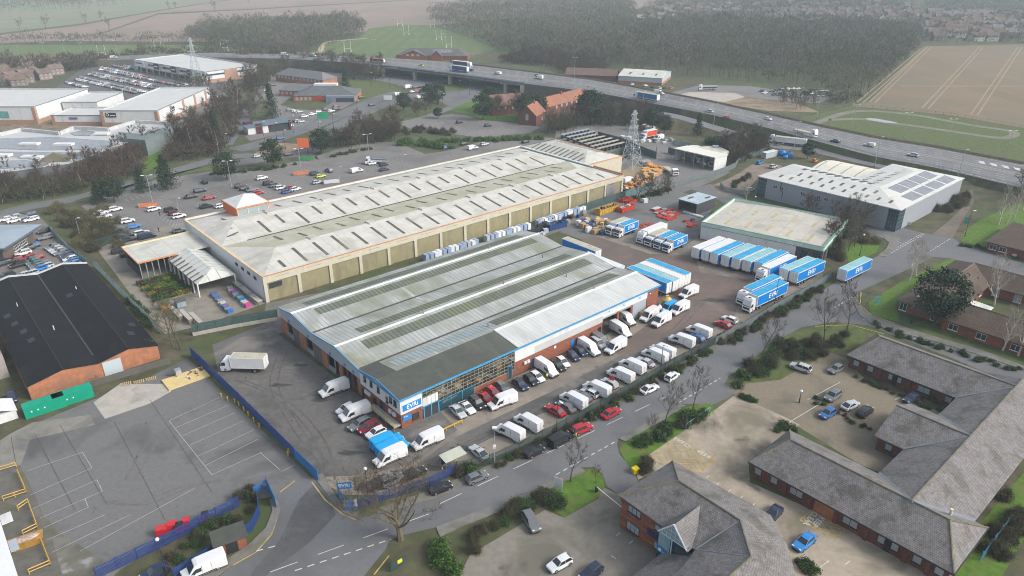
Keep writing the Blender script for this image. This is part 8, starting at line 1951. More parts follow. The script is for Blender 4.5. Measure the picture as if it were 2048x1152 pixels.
lorry_at((1346,352),'white lorry with low flat bed by the open shed',7.4,math.radians(-75),1.6,False,side='lorry_red',roof='roof_dirty',text=None,group=None)
lorry_at((730,328),'white-cabbed tipper truck at the top of the car park',7.4,math.radians(190),1.7,False,side='lorry_navy',roof='lorry_navy',text=None,group=None)
lorry_at((1398,180),'blue and white cabbed lorry on the gravel beyond the motorway',10,math.radians(185),2.6,True,side='lorry_navy',roof='roof_dirty',text=None,group=None)
lorry_at((441,742),'white box lorry with stained cream roof turning in the depot yard',7.4,math.radians(177),3.6,False,side='box_white',roof='roof_dirty',text=None,group=None)
tr_at((1166,522),'trailer with blue end showing above the depot roof',ang=math.radians(41.3),roof='roof_dirty',text=None,group=None,Ln=10.5)if 0 else docked((1190,522),'trailer with grey roof backed behind the depot',roof='roof_dirty',text=None)
docked((1236,556),'white-roofed trailer coupled behind the depot roof',roof='box_white',text=None)
sp=empty('yard_tractor',at(1247,556),ANG,'small white yard tractor with tall cab behind the depot roof','tractor')
MB().box((-2.6,-1.15,0.5),(2.4,1.15,1.0)).build('chassis',M['trim'],sp);MB().box((-2.4,-0.4,1.0),(-0.4,1.1,3.0)).build('cab',M['box_white'],sp)
for a,b in(((-2.3,-0.42,1.7),(-0.5,-0.405,2.8)),((-2.42,-0.3,1.7),(-2.405,1.0,2.8))):MB().box(a,b).build('window',M['cglass'],sp)
axles(sp,(-1.8,1.6),2.4,0.5,0.4)
# ================================================================ SMALL THINGS
def bx(name,px,size,rz,m,label,cat,group=None,lid=None,z=0.0):
 """a bevelled box-shaped thing with a lid of its own"""
 o=empty(name,at(*px),rz,label,cat,group);a,b,c=size
 MB().loft([[(-a/2+.04,-b/2+.04,z),(a/2-.04,-b/2+.04,z),(a/2-.04,b/2-.04,z),(-a/2+.04,b/2-.04,z)],[(-a/2,-b/2,z+.1),(a/2,-b/2,z+.1),(a/2,b/2,z+.1),(-a/2,b/2,z+.1)],[(-a/2,-b/2,z+c-.1),(a/2,-b/2,z+c-.1),(a/2,b/2,z+c-.1),(-a/2,b/2,z+c-.1)],[(-a/2+.05,-b/2+.05,z+c),(a/2-.05,-b/2+.05,z+c),(a/2-.05,b/2-.05,z+c),(-a/2+.05,b/2-.05,z+c)]]).build('body',m,o)
 if lid:MB().box((-a/2-.03,-b/2-.03,z+c),(a/2+.03,b/2+.03,z+c+.12)).build('lid',lid,o)
 return o
cg=mat('container_green',(0.0,0.27,0.17),0.5,0.08,0.6)
for px,lab in(((94,826),'bright green shipping container, left one of the joined pair'),((151,806),'bright green shipping container, right one of the joined pair')):
 o=empty('shipping_container',at(*px),ANG-0.02,lab,'container')
 MB().box((-3.5,0,0),(3.5,2.2,2.4)).build('body',mat('container_side',(0.0,0.25,0.155),0.5,0.08,0.6,stripes=(0,0.4,0.12,(0.0,0.2,0.125))),o);MB().box((-3.52,-.02,2.4),(3.52,2.22,2.5)).build('roof',cg,o)
 mb=MB()
 for k in range(3):mb.box((-2.4+k*1.1,-0.03,1.2),(-2.15+k*1.1,-0.005,1.5))
 mb.build('label_plate',M['white'],o)
for k_,(px,m,lab)in enumerate((((325,1069),'red_plastic','bright red wheeled skip, left of the pair by the blue fence'),((346,1060),'red_plastic','bright red wheeled skip, right of the pair by the blue fence'),((361,1062),'red_plastic','small red bin with black lid next to the skips'),((374,1052),'red_plastic','red bin with yellow panel beside the skips'),((412,1040),'red_plastic','lone red bin with black lid near the brick hut'))):
 bx('wheeled_bin',px,(1.5 if k_<2 else 1.0,1.1,1.3),ANG-.4,M[m],lab,'bin',lid=M['trim']if 'black' in lab else M['red_plastic'])
hut=empty('brick_hut',at(462,1092),ANG-0.2,'small brick hut with flat felt roof behind the curved blue fence','hut')
MB().box((-2.2,-1.5,0),(2.2,1.6,2.2)).build('wall',M['brick'],hut);MB().box((-2.5,-1.8,2.2),(2.5,1.9,2.4)).build('roof',M['felt'],hut);MB().box((-0.8,-1.56,0),(0.9,-1.5,1.9)).build('doorway',M['trim'],hut)
for px,lab in((((0,945),(34,935)),'yellow railing at the top loading bay'),(((37,948),(54,988),(8,1003)),'yellow railing round the second loading bay'),(((38,1022),(58,1008),(76,1058),(48,1072)),'yellow railing round the third loading bay'),(((32,1104),(82,1080),(102,1132),(60,1150)),'yellow railing round the lowest loading bay')):
 P_=[at(*p)for p in px];t=empty('safety_rail',P_[0],0,lab,'railing');mb=MB();pm=MB()
 for a,b in zip(P_,P_[1:]):
  a,b=a-P_[0],b-P_[0];n=max(1,int((b-a).length/1.4))
  for z in(0.55,1.1):mb.bar(a+Vector((0,0,z)),b+Vector((0,0,z)),0.09)
  for k in range(n+1):c=a.lerp(b,k/n);pm.bar(c,c+Vector((0,0,1.15)),0.07)
 mb.build('rail',M['yellow'],t);pm.build('rail_post',M['yellow'],t)
sk=empty('skip',at(54,1090),0.55,'rusty yellow skip heaped with rubble in the loading bay','skip')
MB().loft([[(-1.6,-.8,0),(1.6,-.8,0),(1.6,.8,0),(-1.6,.8,0)],[(-2.4,-1,1.3),(2.4,-1,1.3),(2.4,1,1.3),(-2.4,1,1.3)]]).build('body',mat('rusty_yellow',(0.36,0.2,0.04),0.7,0.3,1.0),sk);MB().dome((0,0,1.2),2.1,.8,.45,10,5).build('rubble',mat('rubble_mix',(0.35,0.28,0.24),0.95,0.6,2.5),sk)
for k,(x,y)in enumerate(((443,795),(456,802),(470,806),(478,812),(488,822),(497,832),(508,844),(519,856),(576,912),(578,906))):
 o=empty('barrier_post',at(x,y),0,'short yellow barrier post along the dark blue palisade','bollard','yellow barrier posts');MB().tube((0,0,0),(0,0,1.0),.14,.14,8).build('post',M['yellow'],o);MB().tube((0,0,1),(0,0,1.08),.17,.1,8).build('cap',M['yellow'],o)
yp=empty('boarded_pad',at(372,758),ANG,'yellow boarded platform strewn with debris at the blue fence','platform');MB().box((-4.2,-2.4,0),(4.2,2.4,.35)).build('board',M['yellow_board'],yp)
mb=MB()
for k in range(16):x,y=RN.uniform(0,3.6),RN.uniform(-1.6,1.8);mb.box((x,y,.35),(x+RN.uniform(.3,1.2),y+.2,.45+RN.uniform(0,.2)),int(RN.integers(3)),rz=RN.uniform(0,3))
mb.build('debris',[M['white'],M['timber_dark'],M['brick']],yp)
for x,y,lab in((252,768,'flat wooden pallet left of a paler pallet by the block wall'),(278,764,'long pale pallet on the mossy strip by the block wall'),(302,758,'small orange pallet right of the long pale one')):
 o=empty('pallet',at(x,y),0.5,lab,'pallet');mb=MB()
 for k in range(6):mb.box((-1+k*.36,-.6,.12),(-.8+k*.36,.6,.16))
 mb.build('deck_board',M['timber'],o);MB().box((-1,-.6,0),(1,-.5,.12)).box((-1,.5,0),(1,.6,.12)).build('bearer',M['timber_dark'],o)
bx('concrete_post',(358,753),(1.1,1.1,1.7),ANG,M['concrete'],'pale concrete block with a round steel cap on the pad','block',lid=M['steel'])
wh=empty('canvas_shelter',at(8,838),ANG,'white canvas-roofed shelter at the left edge','shelter');MB().box((-3,-1.5,0),(2.2,3.5,1.9)).build('side',M['white'],wh);mb=MB();hip(mb,-3.2,2.4,-1.7,3.7,1.9,3.0,'v',0,0);mb.build('roof',M['white'],wh)
ss=empty('smoking_shelter',at(912,935),ANG-.06,'open smoking shelter with clear curved roof at the blue fence','shelter')
mb=MB()
for u in(-2,0,2):
 for v in(0,1.8):mb.tube((u,v,0),(u,v,2.2+.2*(v>0)),.05)
mb.build('post',M['steel'],ss);slab(MB(),[(-2.2,-.3,2.2),(2.2,-.3,2.2),(2.2,2,2.5),(-2.2,2,2.5)],.05).build('roof',mat('clear_sheet',(.4,.42,.36),.3),ss);MB().box((-2.1,1.8,.2),(2.1,1.84,2.2)).build('back_panel',M['glass'],ss)
def board(name,px,w,h,z0,rz,m,label,cat='sign',posts=2,txt=None,tm='ink_white',ts=.5,pm=None):
 o=empty(name,at(*px),rz,label,cat);mb=MB()
 for k in range(posts):x=(k-(posts-1)/2)*w*.7;mb.box((x-.06,0,0),(x+.06,.1,z0+h))
 mb.build('post',pm or M['steel'],o);b=MB().box((-w/2,-.06,z0),(w/2,-.01,z0+h)).build('panel',m,o)
 if txt:words(b,txt,(0,-.075,z0+h/2),0,ts,M[tm],bold=.02)
 return o
board('depot_sign',(692,1002),2.4,1.3,2.6,0.1,M['sign_blue'],'blue EVRi board on posts above the corner fence',txt='EVRi',ts=.95)
M['red_ink']=paint('red_lettering',(.5,.02,.03),.6)
board('letting_board',(702,1020),2.2,1.4,.7,0.12,M['white'],'white TO LET board with red letters at the corner fence',txt='TO LET',tm='red_ink',ts=.55)
board('estate_sign',(1116,982),1.5,2.2,.6,-.5,M['white'],'white estate board on the bright green lawn',txt=None)
board('agent_board',(1752,612),1.6,1.9,.9,-.2,mat('mint_board',(.2,.5,.4),.6),'pale green agent board on the lawn corner')
board('store_sign',(610,318),4.9,4.2,5.0,0.1,M['orange_red'],'big orange store sign on posts beside the car park',pm=M['frame_dark'])
board('road_sign',(648,262),5.2,3.4,6.0,0.2,mat('green_sign',(.03,.25,.13),.5),'green and white direction sign on tall posts by the road')
board('billboard',(777,212),5,2.6,3.5,0,M['white'],'white billboard on a post by the approach road')
board('road_sign',(827,158),4.5,4,3,.1,mat('green_sign',(.03,.25,.13),.5),'green direction sign under the viaduct edge')
board('notice',(1223,772),1.0,1.2,1.2,-.7,M['red_plastic'],'small red and white notice on the mesh fence')
board('advert_boards',(612,322),6.5,1.7,.3,.2,mat('green_panel',(.04,.22,.08),.5),'row of green and pink advert panels below the store sign')
board('white_sign',(1813,450),2.6,.9,.3,-.75,M['white'],'low white sign at the glazed warehouse corner')
board('estate_map',(1930,450),1.2,2.4,.5,-.7,mat('teal_board',(.1,.3,.28),.6),'tall teal estate map by the black lamp')
gs=empty('steel_gate',at(783,1145),ANG,'green steel gate leaf with yellow notice beside the lower entrance','gate');mb=MB()
for k in range(20):mb.box((k*.14,-.03,.1),(k*.14+.08,.03,1.9))
mb.box((0,.03,.3),(2.8,.07,.4)).box((0,.03,1.6),(2.8,.07,1.7));mb.build('bars',M['green_mesh'],gs,uv=False);MB().box((1.1,-.08,.9),(1.9,-.04,1.6)).build('notice',mat('yellow_notice',(.6,.55,.03),.6),gs)
ba=at(1193,984);bb=at(1243,1025);bd=bb-ba
bar=empty('entrance_barrier',ba,math.atan2(bd.y,bd.x),'long white barrier arm across the court entrance','barrier');MB().box((-.2,-.2,0),(.2,.2,1.1)).build('housing',M['frame_dark'],bar);MB().box((0,-.06,1.0),(bd.length,.06,1.12)).build('arm',M['white'],bar);MB().box((bd.length-.15,-.1,0),(bd.length+.1,.1,1.0)).build('rest_post',M['red_plastic'],bar)
ys=empty('yellow_barrier',at(900,858),ANG-.02,'low yellow steel barrier behind the lone white van','barrier');mb=MB().box((-3,-.08,.55),(3,.08,.8))
for k in range(4):mb.box((-2.8+k*1.85,-.06,0),(-2.66+k*1.85,.06,.6))
mb.build('beam',M['yellow'],ys)
bx('grit_bin',(1270,945),(1.1,.9,.9),.5,mat('grit_yellow',(.6,.45,0),.5),'bright yellow grit bin beside the lower lawn','bin',lid=mat('grit_yellow',(.6,.45,0),.5));bx('grit_bin',(990,766),(1.2,.9,.9),ANG,mat('grit_yellow',(.6,.45,0),.5),'yellow box beside the blue door of the glazed front','bin',lid=M['yellow'])
yk=empty('storage_drum',at(1333,612),0,'large yellow round-topped tank at the brick end of the depot','tank');MB().tube((0,0,0),(0,0,1.9),1.2,1.3,14).tube((0,0,1.9),(0,0,2.6),1.3,.5,14).build('body',mat('tank_yellow',(.5,.36,.08),.5),yk);MB().box((-.4,-.3,2.5),(.4,.3,3.0)).build('hatch',mat('tank_yellow',(.5,.36,.08),.5),yk)
for x,y,s,lab in((1318,622,1.3,'stacked white sacks beside the yellow tank'),(1326,628,1.0,'smaller white sack in front of the yellow tank')):o=empty('bulk_bag',at(x,y),.3,lab,'bag');MB().dome((0,0,.6*s),.6*s,.6*s,.75*s).build('sack',M['white'],o);MB().tube((0,0,1.2*s),(0,0,1.5*s),.1,.2,6).build('neck',M['white'],o)
cb=mat('cardboard',(.36,.24,.13),.9,.25,1.5)
for k in range(4):bx('cardboard_cage',(1283+(k%2)*6,634-(k//2)*7+(k%2)*4),(1.2,1.0,1.5),ANG,cb,'stack of brown cardboard beside the roller shutter','boxes','cardboard by the shutter')
SK_=mat('skip_yellow',(.42,.24,.03),.6,.15,.8);RS=mat('skip_red',(.4,.035,.015),.6,.15,.8);BS=mat('skip_blue',(.012,.05,.16),.5,.15,.8)
def skip(px,rz,Ln,w,h,m,fill,label):
 o=empty('roll_on_skip',at(*px),rz,label,'skip');mb=MB();a,b=Ln/2,w/2
 for q in([(-a,-b,0),(a,-b,0),(a,-b,h),(-a,-b,h)],[(-a,b,0),(a,b,0),(a,b,h),(-a,b,h)],[(-a,-b,0),(-a,b,0),(-a,b,h),(-a,-b,h)],[(a,-b,0),(a,b,0),(a,b,h),(a,-b,h)]):mb.poly(q)
 mb.box((-a,-b,.02),(a,b,.1));mb.build('body',m,o);mb=MB()
 for k in range(int(Ln/1.1)+1):x=-a+k*Ln/max(1,int(Ln/1.1));mb.box((x-.05,-b-.06,0),(x+.05,-b,h))
 mb.box((-a-.05,-b-.05,h),(a+.05,-b+.05,h+.08)).box((-a-.05,b-.05,h),(a+.05,b+.05,h+.08));mb.build('rib',m,o)
 mb=MB()
 for k in range(40):x,y=RN.uniform(-a+.3,a-.6),RN.uniform(-b+.2,b-.5);mb.box((x,y,h-.7),(x+RN.uniform(.3,.9),y+.4,h-.3+RN.uniform(0,.5)),int(RN.integers(3)),rz=RN.uniform(0,3))
 mb.build('load',fill,o)
skip((1213,424),ANG,9.5,2.5,1.9,SK_,[M['trim'],M['timber_dark'],SK_],'long yellow roll-on skip along the green fence');skip((1251,421),ANG,6.5,2.4,1.7,RS,[M['white'],M['timber_dark'],M['steel']],'red roll-on skip heaped with scrap');skip((1112,456),ANG-.1,7,2.4,1.9,BS,[M['trim'],M['timber_dark'],BS],'dark blue skip at the end of the caged goods')
skip((1250,402),ANG,5,2.2,1.0,RS,[RS,M['brick'],RS],'low red skip behind the yellow one');skip((1262,405),ANG,4.5,2,.9,RS,[RS,M['brick'],RS],'second low red skip behind the yellow one')
def clutter(name,px,n,size,mats,label,cat,group,hmin=.3,hmax=1.2,stack=1.0):
 for p in spots(px,n,size*.75):
  o=empty(name,(p[0],p[1],0),ANG+RN.normal()*.3,label,cat,group);a,b,h=size*RN.uniform(.35,.6),size*RN.uniform(.3,.5),RN.uniform(hmin,hmax)
  m=mats[int(RN.integers(len(mats)))]
  MB().box((-a,-b,.12),(a,b,h)).build('load',m,o,uv=False);MB().box((-a*1.05,-b*1.05,0),(a*1.05,b*1.05,.1)).build('pallet',M['timber_dark'],o,uv=False)
clutter('boxed_waste',[(1155,450),(1175,440),(1210,442),(1222,452),(1205,470),(1178,466)],34,1.6,[cb,cb,mat('pale_card',(.5,.38,.2),.9),M['white'],BS],'carton pile in the waste heap left of the lorries','boxes','waste heap cartons',.6,1.9)
clutter('scaffold_stack',[(1310,425),(1340,418),(1362,428),(1345,442),(1320,436)],26,1.8,[RS,mat('red_frame',(.33,.05,.03),.7),M['steel'],RS],'stack of red frames on the hire yard asphalt','frames','red frames in the hire yard',.2,.8)
clutter('scaffold_stack',[(1268,452),(1300,445),(1320,452),(1300,462)],10,1.6,[RS,mat('red_frame',(.33,.05,.03),.7)],'low red frame behind the parked lorries','frames','red frames behind the lorries',.2,.5)
clutter('scaffold_stack',[(1366,440),(1385,432),(1395,455),(1370,462)],7,1.6,[RS,BS,RS],'red or blue frame stack near the green unit corner','frames','frames by the green unit',.2,.7)
clutter('timber_pack',[(1288,336),(1300,330),(1322,335),(1318,352),(1295,362),(1285,352)],26,2.2,[mat('orange_timber',(.55,.27,.06),.85,.2,1.0),mat('orange_wrap',(.5,.2,.04),.8),M['timber']],'stack of orange-wrapped timber by the pylon','timber','orange timber stacks',.8,1.9)
clutter('timber_pack',[(1244,372),(1270,362),(1308,360),(1300,372),(1250,386)],22,2.0,[mat('orange_timber',(.55,.27,.06),.85,.2,1.0),M['timber'],mat('orange_wrap',(.5,.2,.04),.8),M['trim'],M['white']],'pallet of goods along the teal fence','pallet load','pallets along the teal fence',.4,1.5)
clutter('wrapped_pack',[(1280,326),(1290,320),(1305,330),(1295,336)],5,2.4,[M['steel'],M['clad_blue']],'grey wrapped pack beside the pylon mound','pallet load','grey packs by the pylon',.8,1.4)
clutter('brick_pallet',[(1270,258),(1290,252),(1312,256),(1305,262),(1276,264)],12,2.0,[M['brick'],M['brick_dark'],M['white']],'pallet of bricks at the back of the builders yard','pallet load','brick pallets',.8,1.6)
clutter('builders_stock',[(1215,280),(1250,272),(1268,282),(1250,290),(1340,280),(1370,292),(1300,284)],24,2.0,[M['timber_dark'],M['trim'],M['steel'],M['white']],'dark stack of stock in the builders yard','pallet load','stock in the builders yard',.3,1.4)
for k in range(44):
 t_=k/43;x=752+(1086-752)*t_
 u=47+t_*66;
 if k in(13,14,27,28):continue
 p=Q.W(u,-4.2-(k%3)*.2);c_=('wrapped_blue',(.25,.33,.45))if k%4<2 else('wrapped_white',(.62,.65,.68))if k%5 else('wrapped_grey',(.36,.4,.46))
 o=empty('wrapped_pallet',p,ANG,'film-wrapped pallet in the line along the store wall','pallet load','wrapped pallets along the store');MB().box((-.62,-.9,.14),(.62,.9,2.1)).build('load',mat(c_[0],c_[1],.4,.12,1.5),o,uv=False);MB().box((-.66,-.95,0),(.66,.95,.12)).build('pallet',M['timber_dark'],o,uv=False)
clutter('caged_goods',[(1060,470),(1085,455),(1098,440),(1112,436),(1095,468),(1075,476)],14,1.9,[mat('wrapped_grey',(.36,.4,.46),.4),mat('wrapped_white',(.62,.65,.68),.4),M['trim']],'grey caged goods beside the blue skip','pallet load','caged goods',.8,1.8)
clutter('yard_clutter',[(1125,440),(1150,420),(1178,412),(1165,432),(1135,446)],14,1.5,[M['trim'],BS,M['brick'],M['steel']],'dark stores clutter behind the blue skip','stores','clutter behind the blue skip',.5,1.5)
bx('bulk_tank',(1290,405),(1.6,1.6,1.3),.3,M['white'],'small white tank standing alone in the hire yard','tank',lid=M['white']);o=bx('steel_table',(1312,420),(3.6,1.6,.7),ANG,RS,'pale sheet stack on red trestles in the hire yard','stack',lid=mat('pale_sheet',(.45,.5,.52),.5))
o=empty('roof_sheet_stack',at(1386,430),ANG-PI/2,'long stack of white sheets by the dark open shed','stack');MB().box((-4,-.6,.1),(4,.6,.5)).build('sheets',M['white'],o);MB().box((-3,-.6,0),(-2.8,.6,.1)).box((2.8,-.6,0),(3,.6,.1)).build('bearer',M['timber_dark'],o)
wc=empty('white_container',at(1538,314),ANG-.1,'pale corrugated container beside blue water tanks','container');MB().box((-4,-1.2,0),(4,1.2,2.5)).build('body',M['clad_blue'],wc);MB().box((-4,-1.2,2.5),(4,1.2,2.6)).build('roof',M['white'],wc)
for x,y,s in((1563,312,1.5),(1578,315,1.4),(1570,318,1.0)):o=empty('blue_tank',at(x,y),0,'bright blue plastic tank on the brown lane','tank','blue tanks on the lane');MB().dome((0,0,s*.9),s*1.3,s,s*.95).build('tank_body',mat('tank_blue',(.01,.17,.5),.4),o);MB().tube((0,0,s*1.7),(0,0,s*2),.35,.35,8).build('cap',M['trim'],o)
for k in range(7):
 p=at(1168+k*12,268+k*4.5);o=empty('storage_rack',p,ANG+PI,'long dark rack with pale top in the compound behind the store','rack','racks in the compound');mb=MB()
 for j in range(8):mb.box((-3+j*2.6,-.6,0),(-2.9+j*2.6,.6,2))
 mb.box((-3,-.7,.9),(16,.7,1.0));mb.build('frame',M['trim'],o,uv=False);MB().box((-3,-.8,2),(16,.8,2.2)).build('top',(M['concrete']if k>1 else M['clad_blue']),o,uv=False)
pc=[mat('bedding_%d'%k,c,.9,.4,1.2)for k,c in enumerate(((.05,.1,.02),(.1,.14,.02),(.09,.045,.03),(.03,.07,.02),(.2,.17,.02),(.06,.1,.025)))]
for r_ in range(7):
 for k in range(5):
  u,v=-19.4+k*1.9+0.3*r_*0,33-r_*2.3
  if RN.random()<.04:continue
  o=empty('plant_bench',Q.W(u-1.5+(r_%2)*.6,v),ANG,'bench of potted plants in the garden centre yard','plants','garden centre benches');o.scale=(1.1,1.15,1.2);MB().box((-.85,-.75,0),(.85,.75,.35)).build('bench',M['timber_dark'],o,uv=False)
  P=RN.uniform((-.85,-.8,.4),(.85,.8,1.0),(330,3));Vv,Ff=leaves(P,.15);link('foliage',np_mesh('foliage',Vv,Ff,pc[int(RN.integers(6))]),o)
gm=[mat('pack_%s'%n,c,.6,.2,1.5)for n,c in(('teal',(.08,.3,.27)),('blue',(.02,.15,.42)),('pink',(.5,.05,.25)),('violet',(.14,.12,.22)),('grey',(.22,.23,.25)),('pale',(.45,.43,.4)))]
for u0_,lab in((-8.6,'left'),(-4.2,'middle'),(-1.4,'right')):
 for k in range(11):
  o=empty('compost_pallet',Q.W(u0_+RN.uniform(-.2,.2)-k*.04,13.4-k*1.25),ANG,'pallet of coloured sacks in the rows below the canopy','pallet load','sack pallets in the garden centre');MB().box((-.7,-.55,.12),(.7,.55,RN.uniform(.5,1.3))).build('sacks',gm[4 if lab=='right' else int(RN.integers(6))],o,uv=False);MB().box((-.72,-.58,0),(.72,.58,.12)).build('pallet',M['timber_dark'],o,uv=False)
for px,m,lab in(((330,618),M['orange']if 0 else mat('cedar',(.36,.17,.06),.85),'orange timber garden shed'),((362,612),mat('blue_grey_shed',(.22,.27,.33),.8),'blue-grey timber garden shed beside the orange one')):
 o=empty('garden_shed',at(*px),ANG,lab+' in the garden centre' if 'beside' not in lab else lab,'shed');MB().box((-1.1,-1,0),(1.1,1,1.8)).build('wall',m,o);mb=MB();hip(mb,-1.3,1.3,-1.2,1.2,1.8,2.5,'u',0,0);mb.build('roof',M['felt'],o);MB().box((-.4,-1.04,.05),(.4,-1,1.6)).build('door',m,o)
for k in range(3):
 o=empty('display_stand',at(352+k*20,632+k*6),ANG+PI/2,'timber fence display stand with pale top in the garden yard','display','fence display stands');MB().box((-4,-.5,1.5),(3,.6,1.6)).build('top',M['concrete'],o);mb=MB()
 for j in range(6):mb.box((-4+j*1.35,-.4,0),(-3.9+j*1.35,.5,1.5))
 mb.build('panel',M['timber_dark'],o)
o=empty('stock_bench',Q.W(-1.6,9),ANG+PI/2,'long stone-topped bench of pots along the white store wall','bench');MB().box((-9,-.7,.9),(8,.7,1.1)).build('top',M['concrete'],o);MB().box((-9,-.6,0),(8,.6,.9)).build('base',M['timber_dark'],o)
for x,y,lab in((240,505,'black stack of trolleys under the netting'),(258,512,'second dark trolley stack at the garden centre end')):bx('trolley_stack',(x,y),(4.5,1.8,1.2),ANG,M['trim'],lab,'trolleys')
for px,lab in(((297,413),'orange trolley bay by the first tall lamp'),((602,349),'orange trolley bay by the third tall lamp'),((663,366),'striped red and white trolley shelter near the store roof')):
 o=empty('trolley_bay',at(*px),0.35,lab,'trolley bay');mb=MB()
 for v in(-1,1):mb.box((-3,v-.03,.2),(3,v+.03,1.1))
 mb.build('side_panel',mat('faded_orange',(.55,.19,.08),.6)if 'orange' in lab else M['white'],o);MB().box((-3,-1,0),(-2.9,1,1.3)).build('end_frame',M['steel'],o)
def person_mesh(jacket,legs,pose=0.0):
 me=bpy.data.meshes.new('person');E_=[((0,0,.95),.15),((0,0,1.2),.15),((0,0,1.42),.17),((0,0,1.53),.065),((0,.01,1.62),.095),((0,.01,1.73),.085),((.19,0,1.4),.065),((.25,pose*.2,1.14),.05),((.25,.12+pose*.3,.93),.04),((.25,.17+pose*.3,.85),.035),((-.19,0,1.4),.065),((-.25,-pose*.1,1.14),.05),((-.25,.1,.93),.04),((-.25,.14,.85),.035),((.1,0,.88),.1),((.11,.05,.5),.07),((.11,-.02,.09),.05),((.11,.13,.05),.045),((-.1,0,.88),.1),((-.11,-.03,.5),.07),((-.11,-.1,.09),.05),((-.11,.05,.05),.045)]
 L_=[(0,1),(1,2),(2,3),(3,4),(4,5),(2,6),(6,7),(7,8),(8,9),(2,10),(10,11),(11,12),(12,13),(0,14),(14,15),(15,16),(16,17),(0,18),(18,19),(19,20),(20,21)]
 me.from_pydata([e[0]for e in E_],L_,[]);o=bpy.data.objects.new('person',me);COL.objects.link(o);md=o.modifiers.new('skin','SKIN');sv=me.skin_vertices[0].data
 for k,e in enumerate(E_):sv[k].radius=(e[1],e[1]);sv[k].use_root=k==0
 s_=o.modifiers.new('sub','SUBSURF');s_.levels=s_.render_levels=1
 m2=bpy.data.meshes.new_from_object(o.evaluated_get(bpy.context.evaluated_depsgraph_get()));bpy.data.objects.remove(o)
 m2.materials.clear()
 for m in(jacket,legs,M['skin'],M['trim']):m2.materials.append(m)
 for p in m2.polygons:
  z,x=p.center.z,abs(p.center.x);p.material_index=2 if z>1.5 or(x>.19 and z<.97 and z>.7)else 3 if z<.12 else 1 if z<.93 and x<.2 else 0
 return m2
hv=mat('hi_vis_yellow',(.55,.62,.04),.7);ho=mat('hi_vis_orange',(.75,.2,.04),.7)
for(x,y,rz,j,l,lab)in((1151,880,2.2,hv,M['sign_navy'],'person in a yellow hi-vis vest beside the black van'),(1146,876,-.8,M['trim'],M['trim'],'person in dark clothes facing the hi-vis person by the van'),(1094,760,.5,hv,M['sign_navy'],'person in a yellow hi-vis vest at the nose of a white van'),(885,950,1.5,ho,M['trim'],'person in an orange hi-vis top behind the blue fence'),(911,932,.3,hv,M['trim'],'person in a yellow vest inside the smoking shelter'),(320,432,.3,M['trim'],M['trim'],'person in dark clothes crossing the car park lane'),(318,464,2.8,M['trim'],M['sign_navy'],'person walking with a trolley below the garden wing'),(1258,664,2,M['trim'],M['trim'],'person in dark clothes by the open bay door')):
 o=empty('person',at(x,y),rz,lab,'person');o.location.z=GZ;link('body',person_mesh(j,l,RN.uniform(-.5,.8)),o);MB().dome((0,0,1.7),.1,.11,.1,8,4,0,-.1).build('hair',M['hair'],o,uv=False)
# ================================================================ FAR TOWN AND THE BRICK HOUSES
HM={}
wl_=[mat('town_brick',(.2,.15,.13),.9,.2,.2),mat('town_render',(.55,.53,.48),.85,.1,.2),mat('town_buff',(.4,.3,.2),.9,.15,.2)];rf_=[mat('town_brown_tiles',(.13,.1,.085),.9,.2,.2),mat('town_grey_tiles',(.15,.145,.145),.9,.15,.2),mat('town_red_tiles',(.15,.11,.09),.9,.2,.2)]
wn_,rn_=('brick','white rendered','buff'),('brown','grey','red')
def house(p,rz,a,b,s,where,group):
 k=(a,b)
 if k not in HM:
  w=MB().box((-5,-3.6,0),(5,3.6,5));extr(w,[(-3.6,5),(3.6,5),(0,7.9)],'u',-5,-4.9);extr(w,[(-3.6,5),(3.6,5),(0,7.9)],'u',4.9,5)
  r=MB();hip(r,-5.4,5.4,-4.1,4.1,4.8,8.2,'u',0,0);wi=MB()
  for v in(-3.65,3.62):
   for x in(-3.2,0,3.2):
    for z in(.9,3.2):wi.box((x-.7,v,z),(x+.7,v+.03,z+1.2))
  HM[k]=(w.mesh('wall',wl_[a],uv=False),r.mesh('roof',rf_[b],uv=False),wi.mesh('windows',M['frame_pale']if 0 else M['glass_pale'],uv=False),MB().box((3.4,-.5,7),(4.4,.5,9.2)).mesh('chimney',wl_[0],uv=False))
 o=empty('house',(p[0],p[1],0),rz,'%s house with %s roof %s'%(wn_[a],rn_[b],where),'house','%s houses, %s roofs, %s'%(wn_[a],rn_[b],group));o.scale=(s,s,s)
 link('wall',HM[k][0],o);q=link('roof',HM[k][1],o);link('windows',HM[k][2],o);link('chimney',HM[k][3],q)
for k,p in enumerate(spots([(0,172),(0,140),(70,128),(142,128),(146,142),(100,156),(40,172)],26,11)):house(p,RN.uniform(0,3),0,(0,2,2)[k%3],.9,'in the cluster behind the retail sheds','behind the retail sheds')
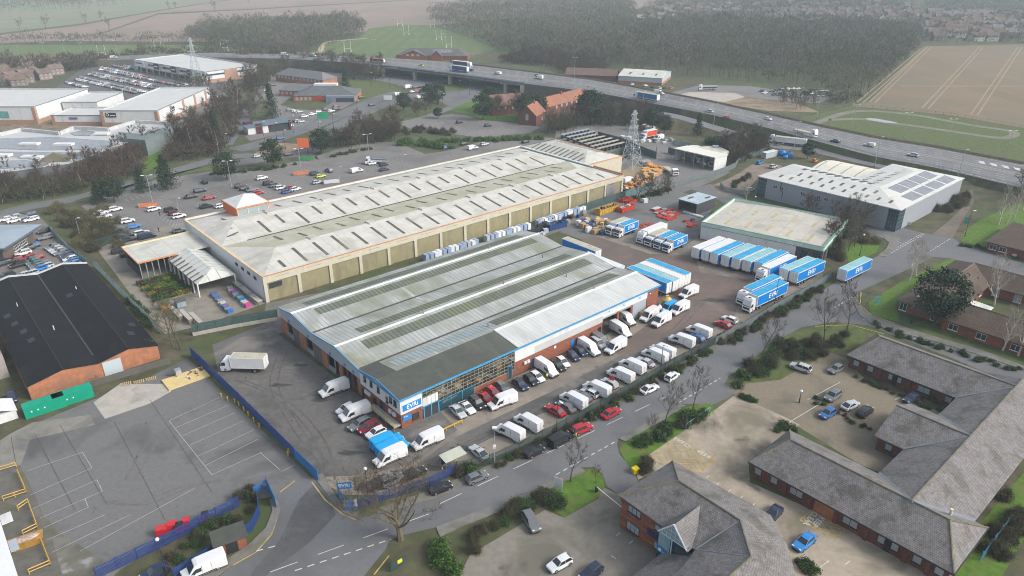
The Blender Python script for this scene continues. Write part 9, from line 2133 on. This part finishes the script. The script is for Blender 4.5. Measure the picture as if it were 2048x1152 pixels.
def streets(px,gap,row_,ang,n,where,group):
 poly=[tuple(at(*q)[:2])for q in px];c=Vector((sum(q[0]for q in poly)/len(poly),sum(q[1]for q in poly)/len(poly)));d,e=Vector((math.cos(ang),math.sin(ang))),Vector((-math.sin(ang),math.cos(ang)));k=0
 for i in range(-40,41):
  for j in range(-60,61):
   p=c+e*(i*row_+(9 if i%2 else 0))+d*(j*gap+RN.uniform(-2,2))
   if k<n and inside((p.x,p.y),poly)and RN.random()<.85:house(p,ang+(0 if RN.random()<.8 else PI/2),int(RN.integers(3)),int(RN.integers(3)),RN.uniform(.95,1.2),where,group);k+=1
streets([(1842,84),(1845,40),(1860,5),(2060,5),(2100,86)],13,24,-.05,120,'in the suburb beyond the stubble field','beyond the field')
streets([(1260,36),(1330,2),(1500,-14),(1850,-14),(1850,4),(1640,24),(1480,40),(1400,44)],17,34,.35,95,'in the hazy suburb above the wood','above the wood')
streets([(1540,42),(1560,10),(1840,4),(1836,40),(1700,46)],15,32,.2,60,'in the hazy suburb right of the wood','right of the wood')
ribbon('far_street',[(1808,40),(1812,15),(1818,-10)],9,M['carpark'],3);ribbon('far_street',[(1360,32),(1420,16),(1480,-5)],9,M['carpark'],3)
wood('woodland',[(1842,90),(1848,20),(1860,-5),(2120,-5),(2140,90)],14,7.5,'garden trees scattered through the far suburb',None,120)
wood('woodland',[(1260,40),(1330,0),(1500,-18),(1850,-18),(1850,6),(1640,26),(1480,42)],12,9.0,'hazy garden trees among the farthest houses',None,110)
# ================================================================ THE AIR
hz=MB().box((-3600,-400,-3),(3600,5600,88)).build('haze',None or mat('haze_volume',(.5,.5,.5)),uv=False)
tag(hz,'thin grey winter haze over the whole estate','haze',kind='stuff')
hm_=bpy.data.materials.new('winter_haze');hm_.use_nodes=True;nt=hm_.node_tree
for n in list(nt.nodes):
 if n.type!='OUTPUT_MATERIAL':nt.nodes.remove(n)
pv=nt.nodes.new('ShaderNodeVolumePrincipled');pv.inputs['Color'].default_value=(.74,.89,1,1);pv.inputs['Density'].default_value=0.0002;pv.inputs['Anisotropy'].default_value=0.0
nt.links.new(pv.outputs[0],[n for n in nt.nodes if n.type=='OUTPUT_MATERIAL'][0].inputs['Volume'])
hz.data.materials.clear();hz.data.materials.append(hm_)
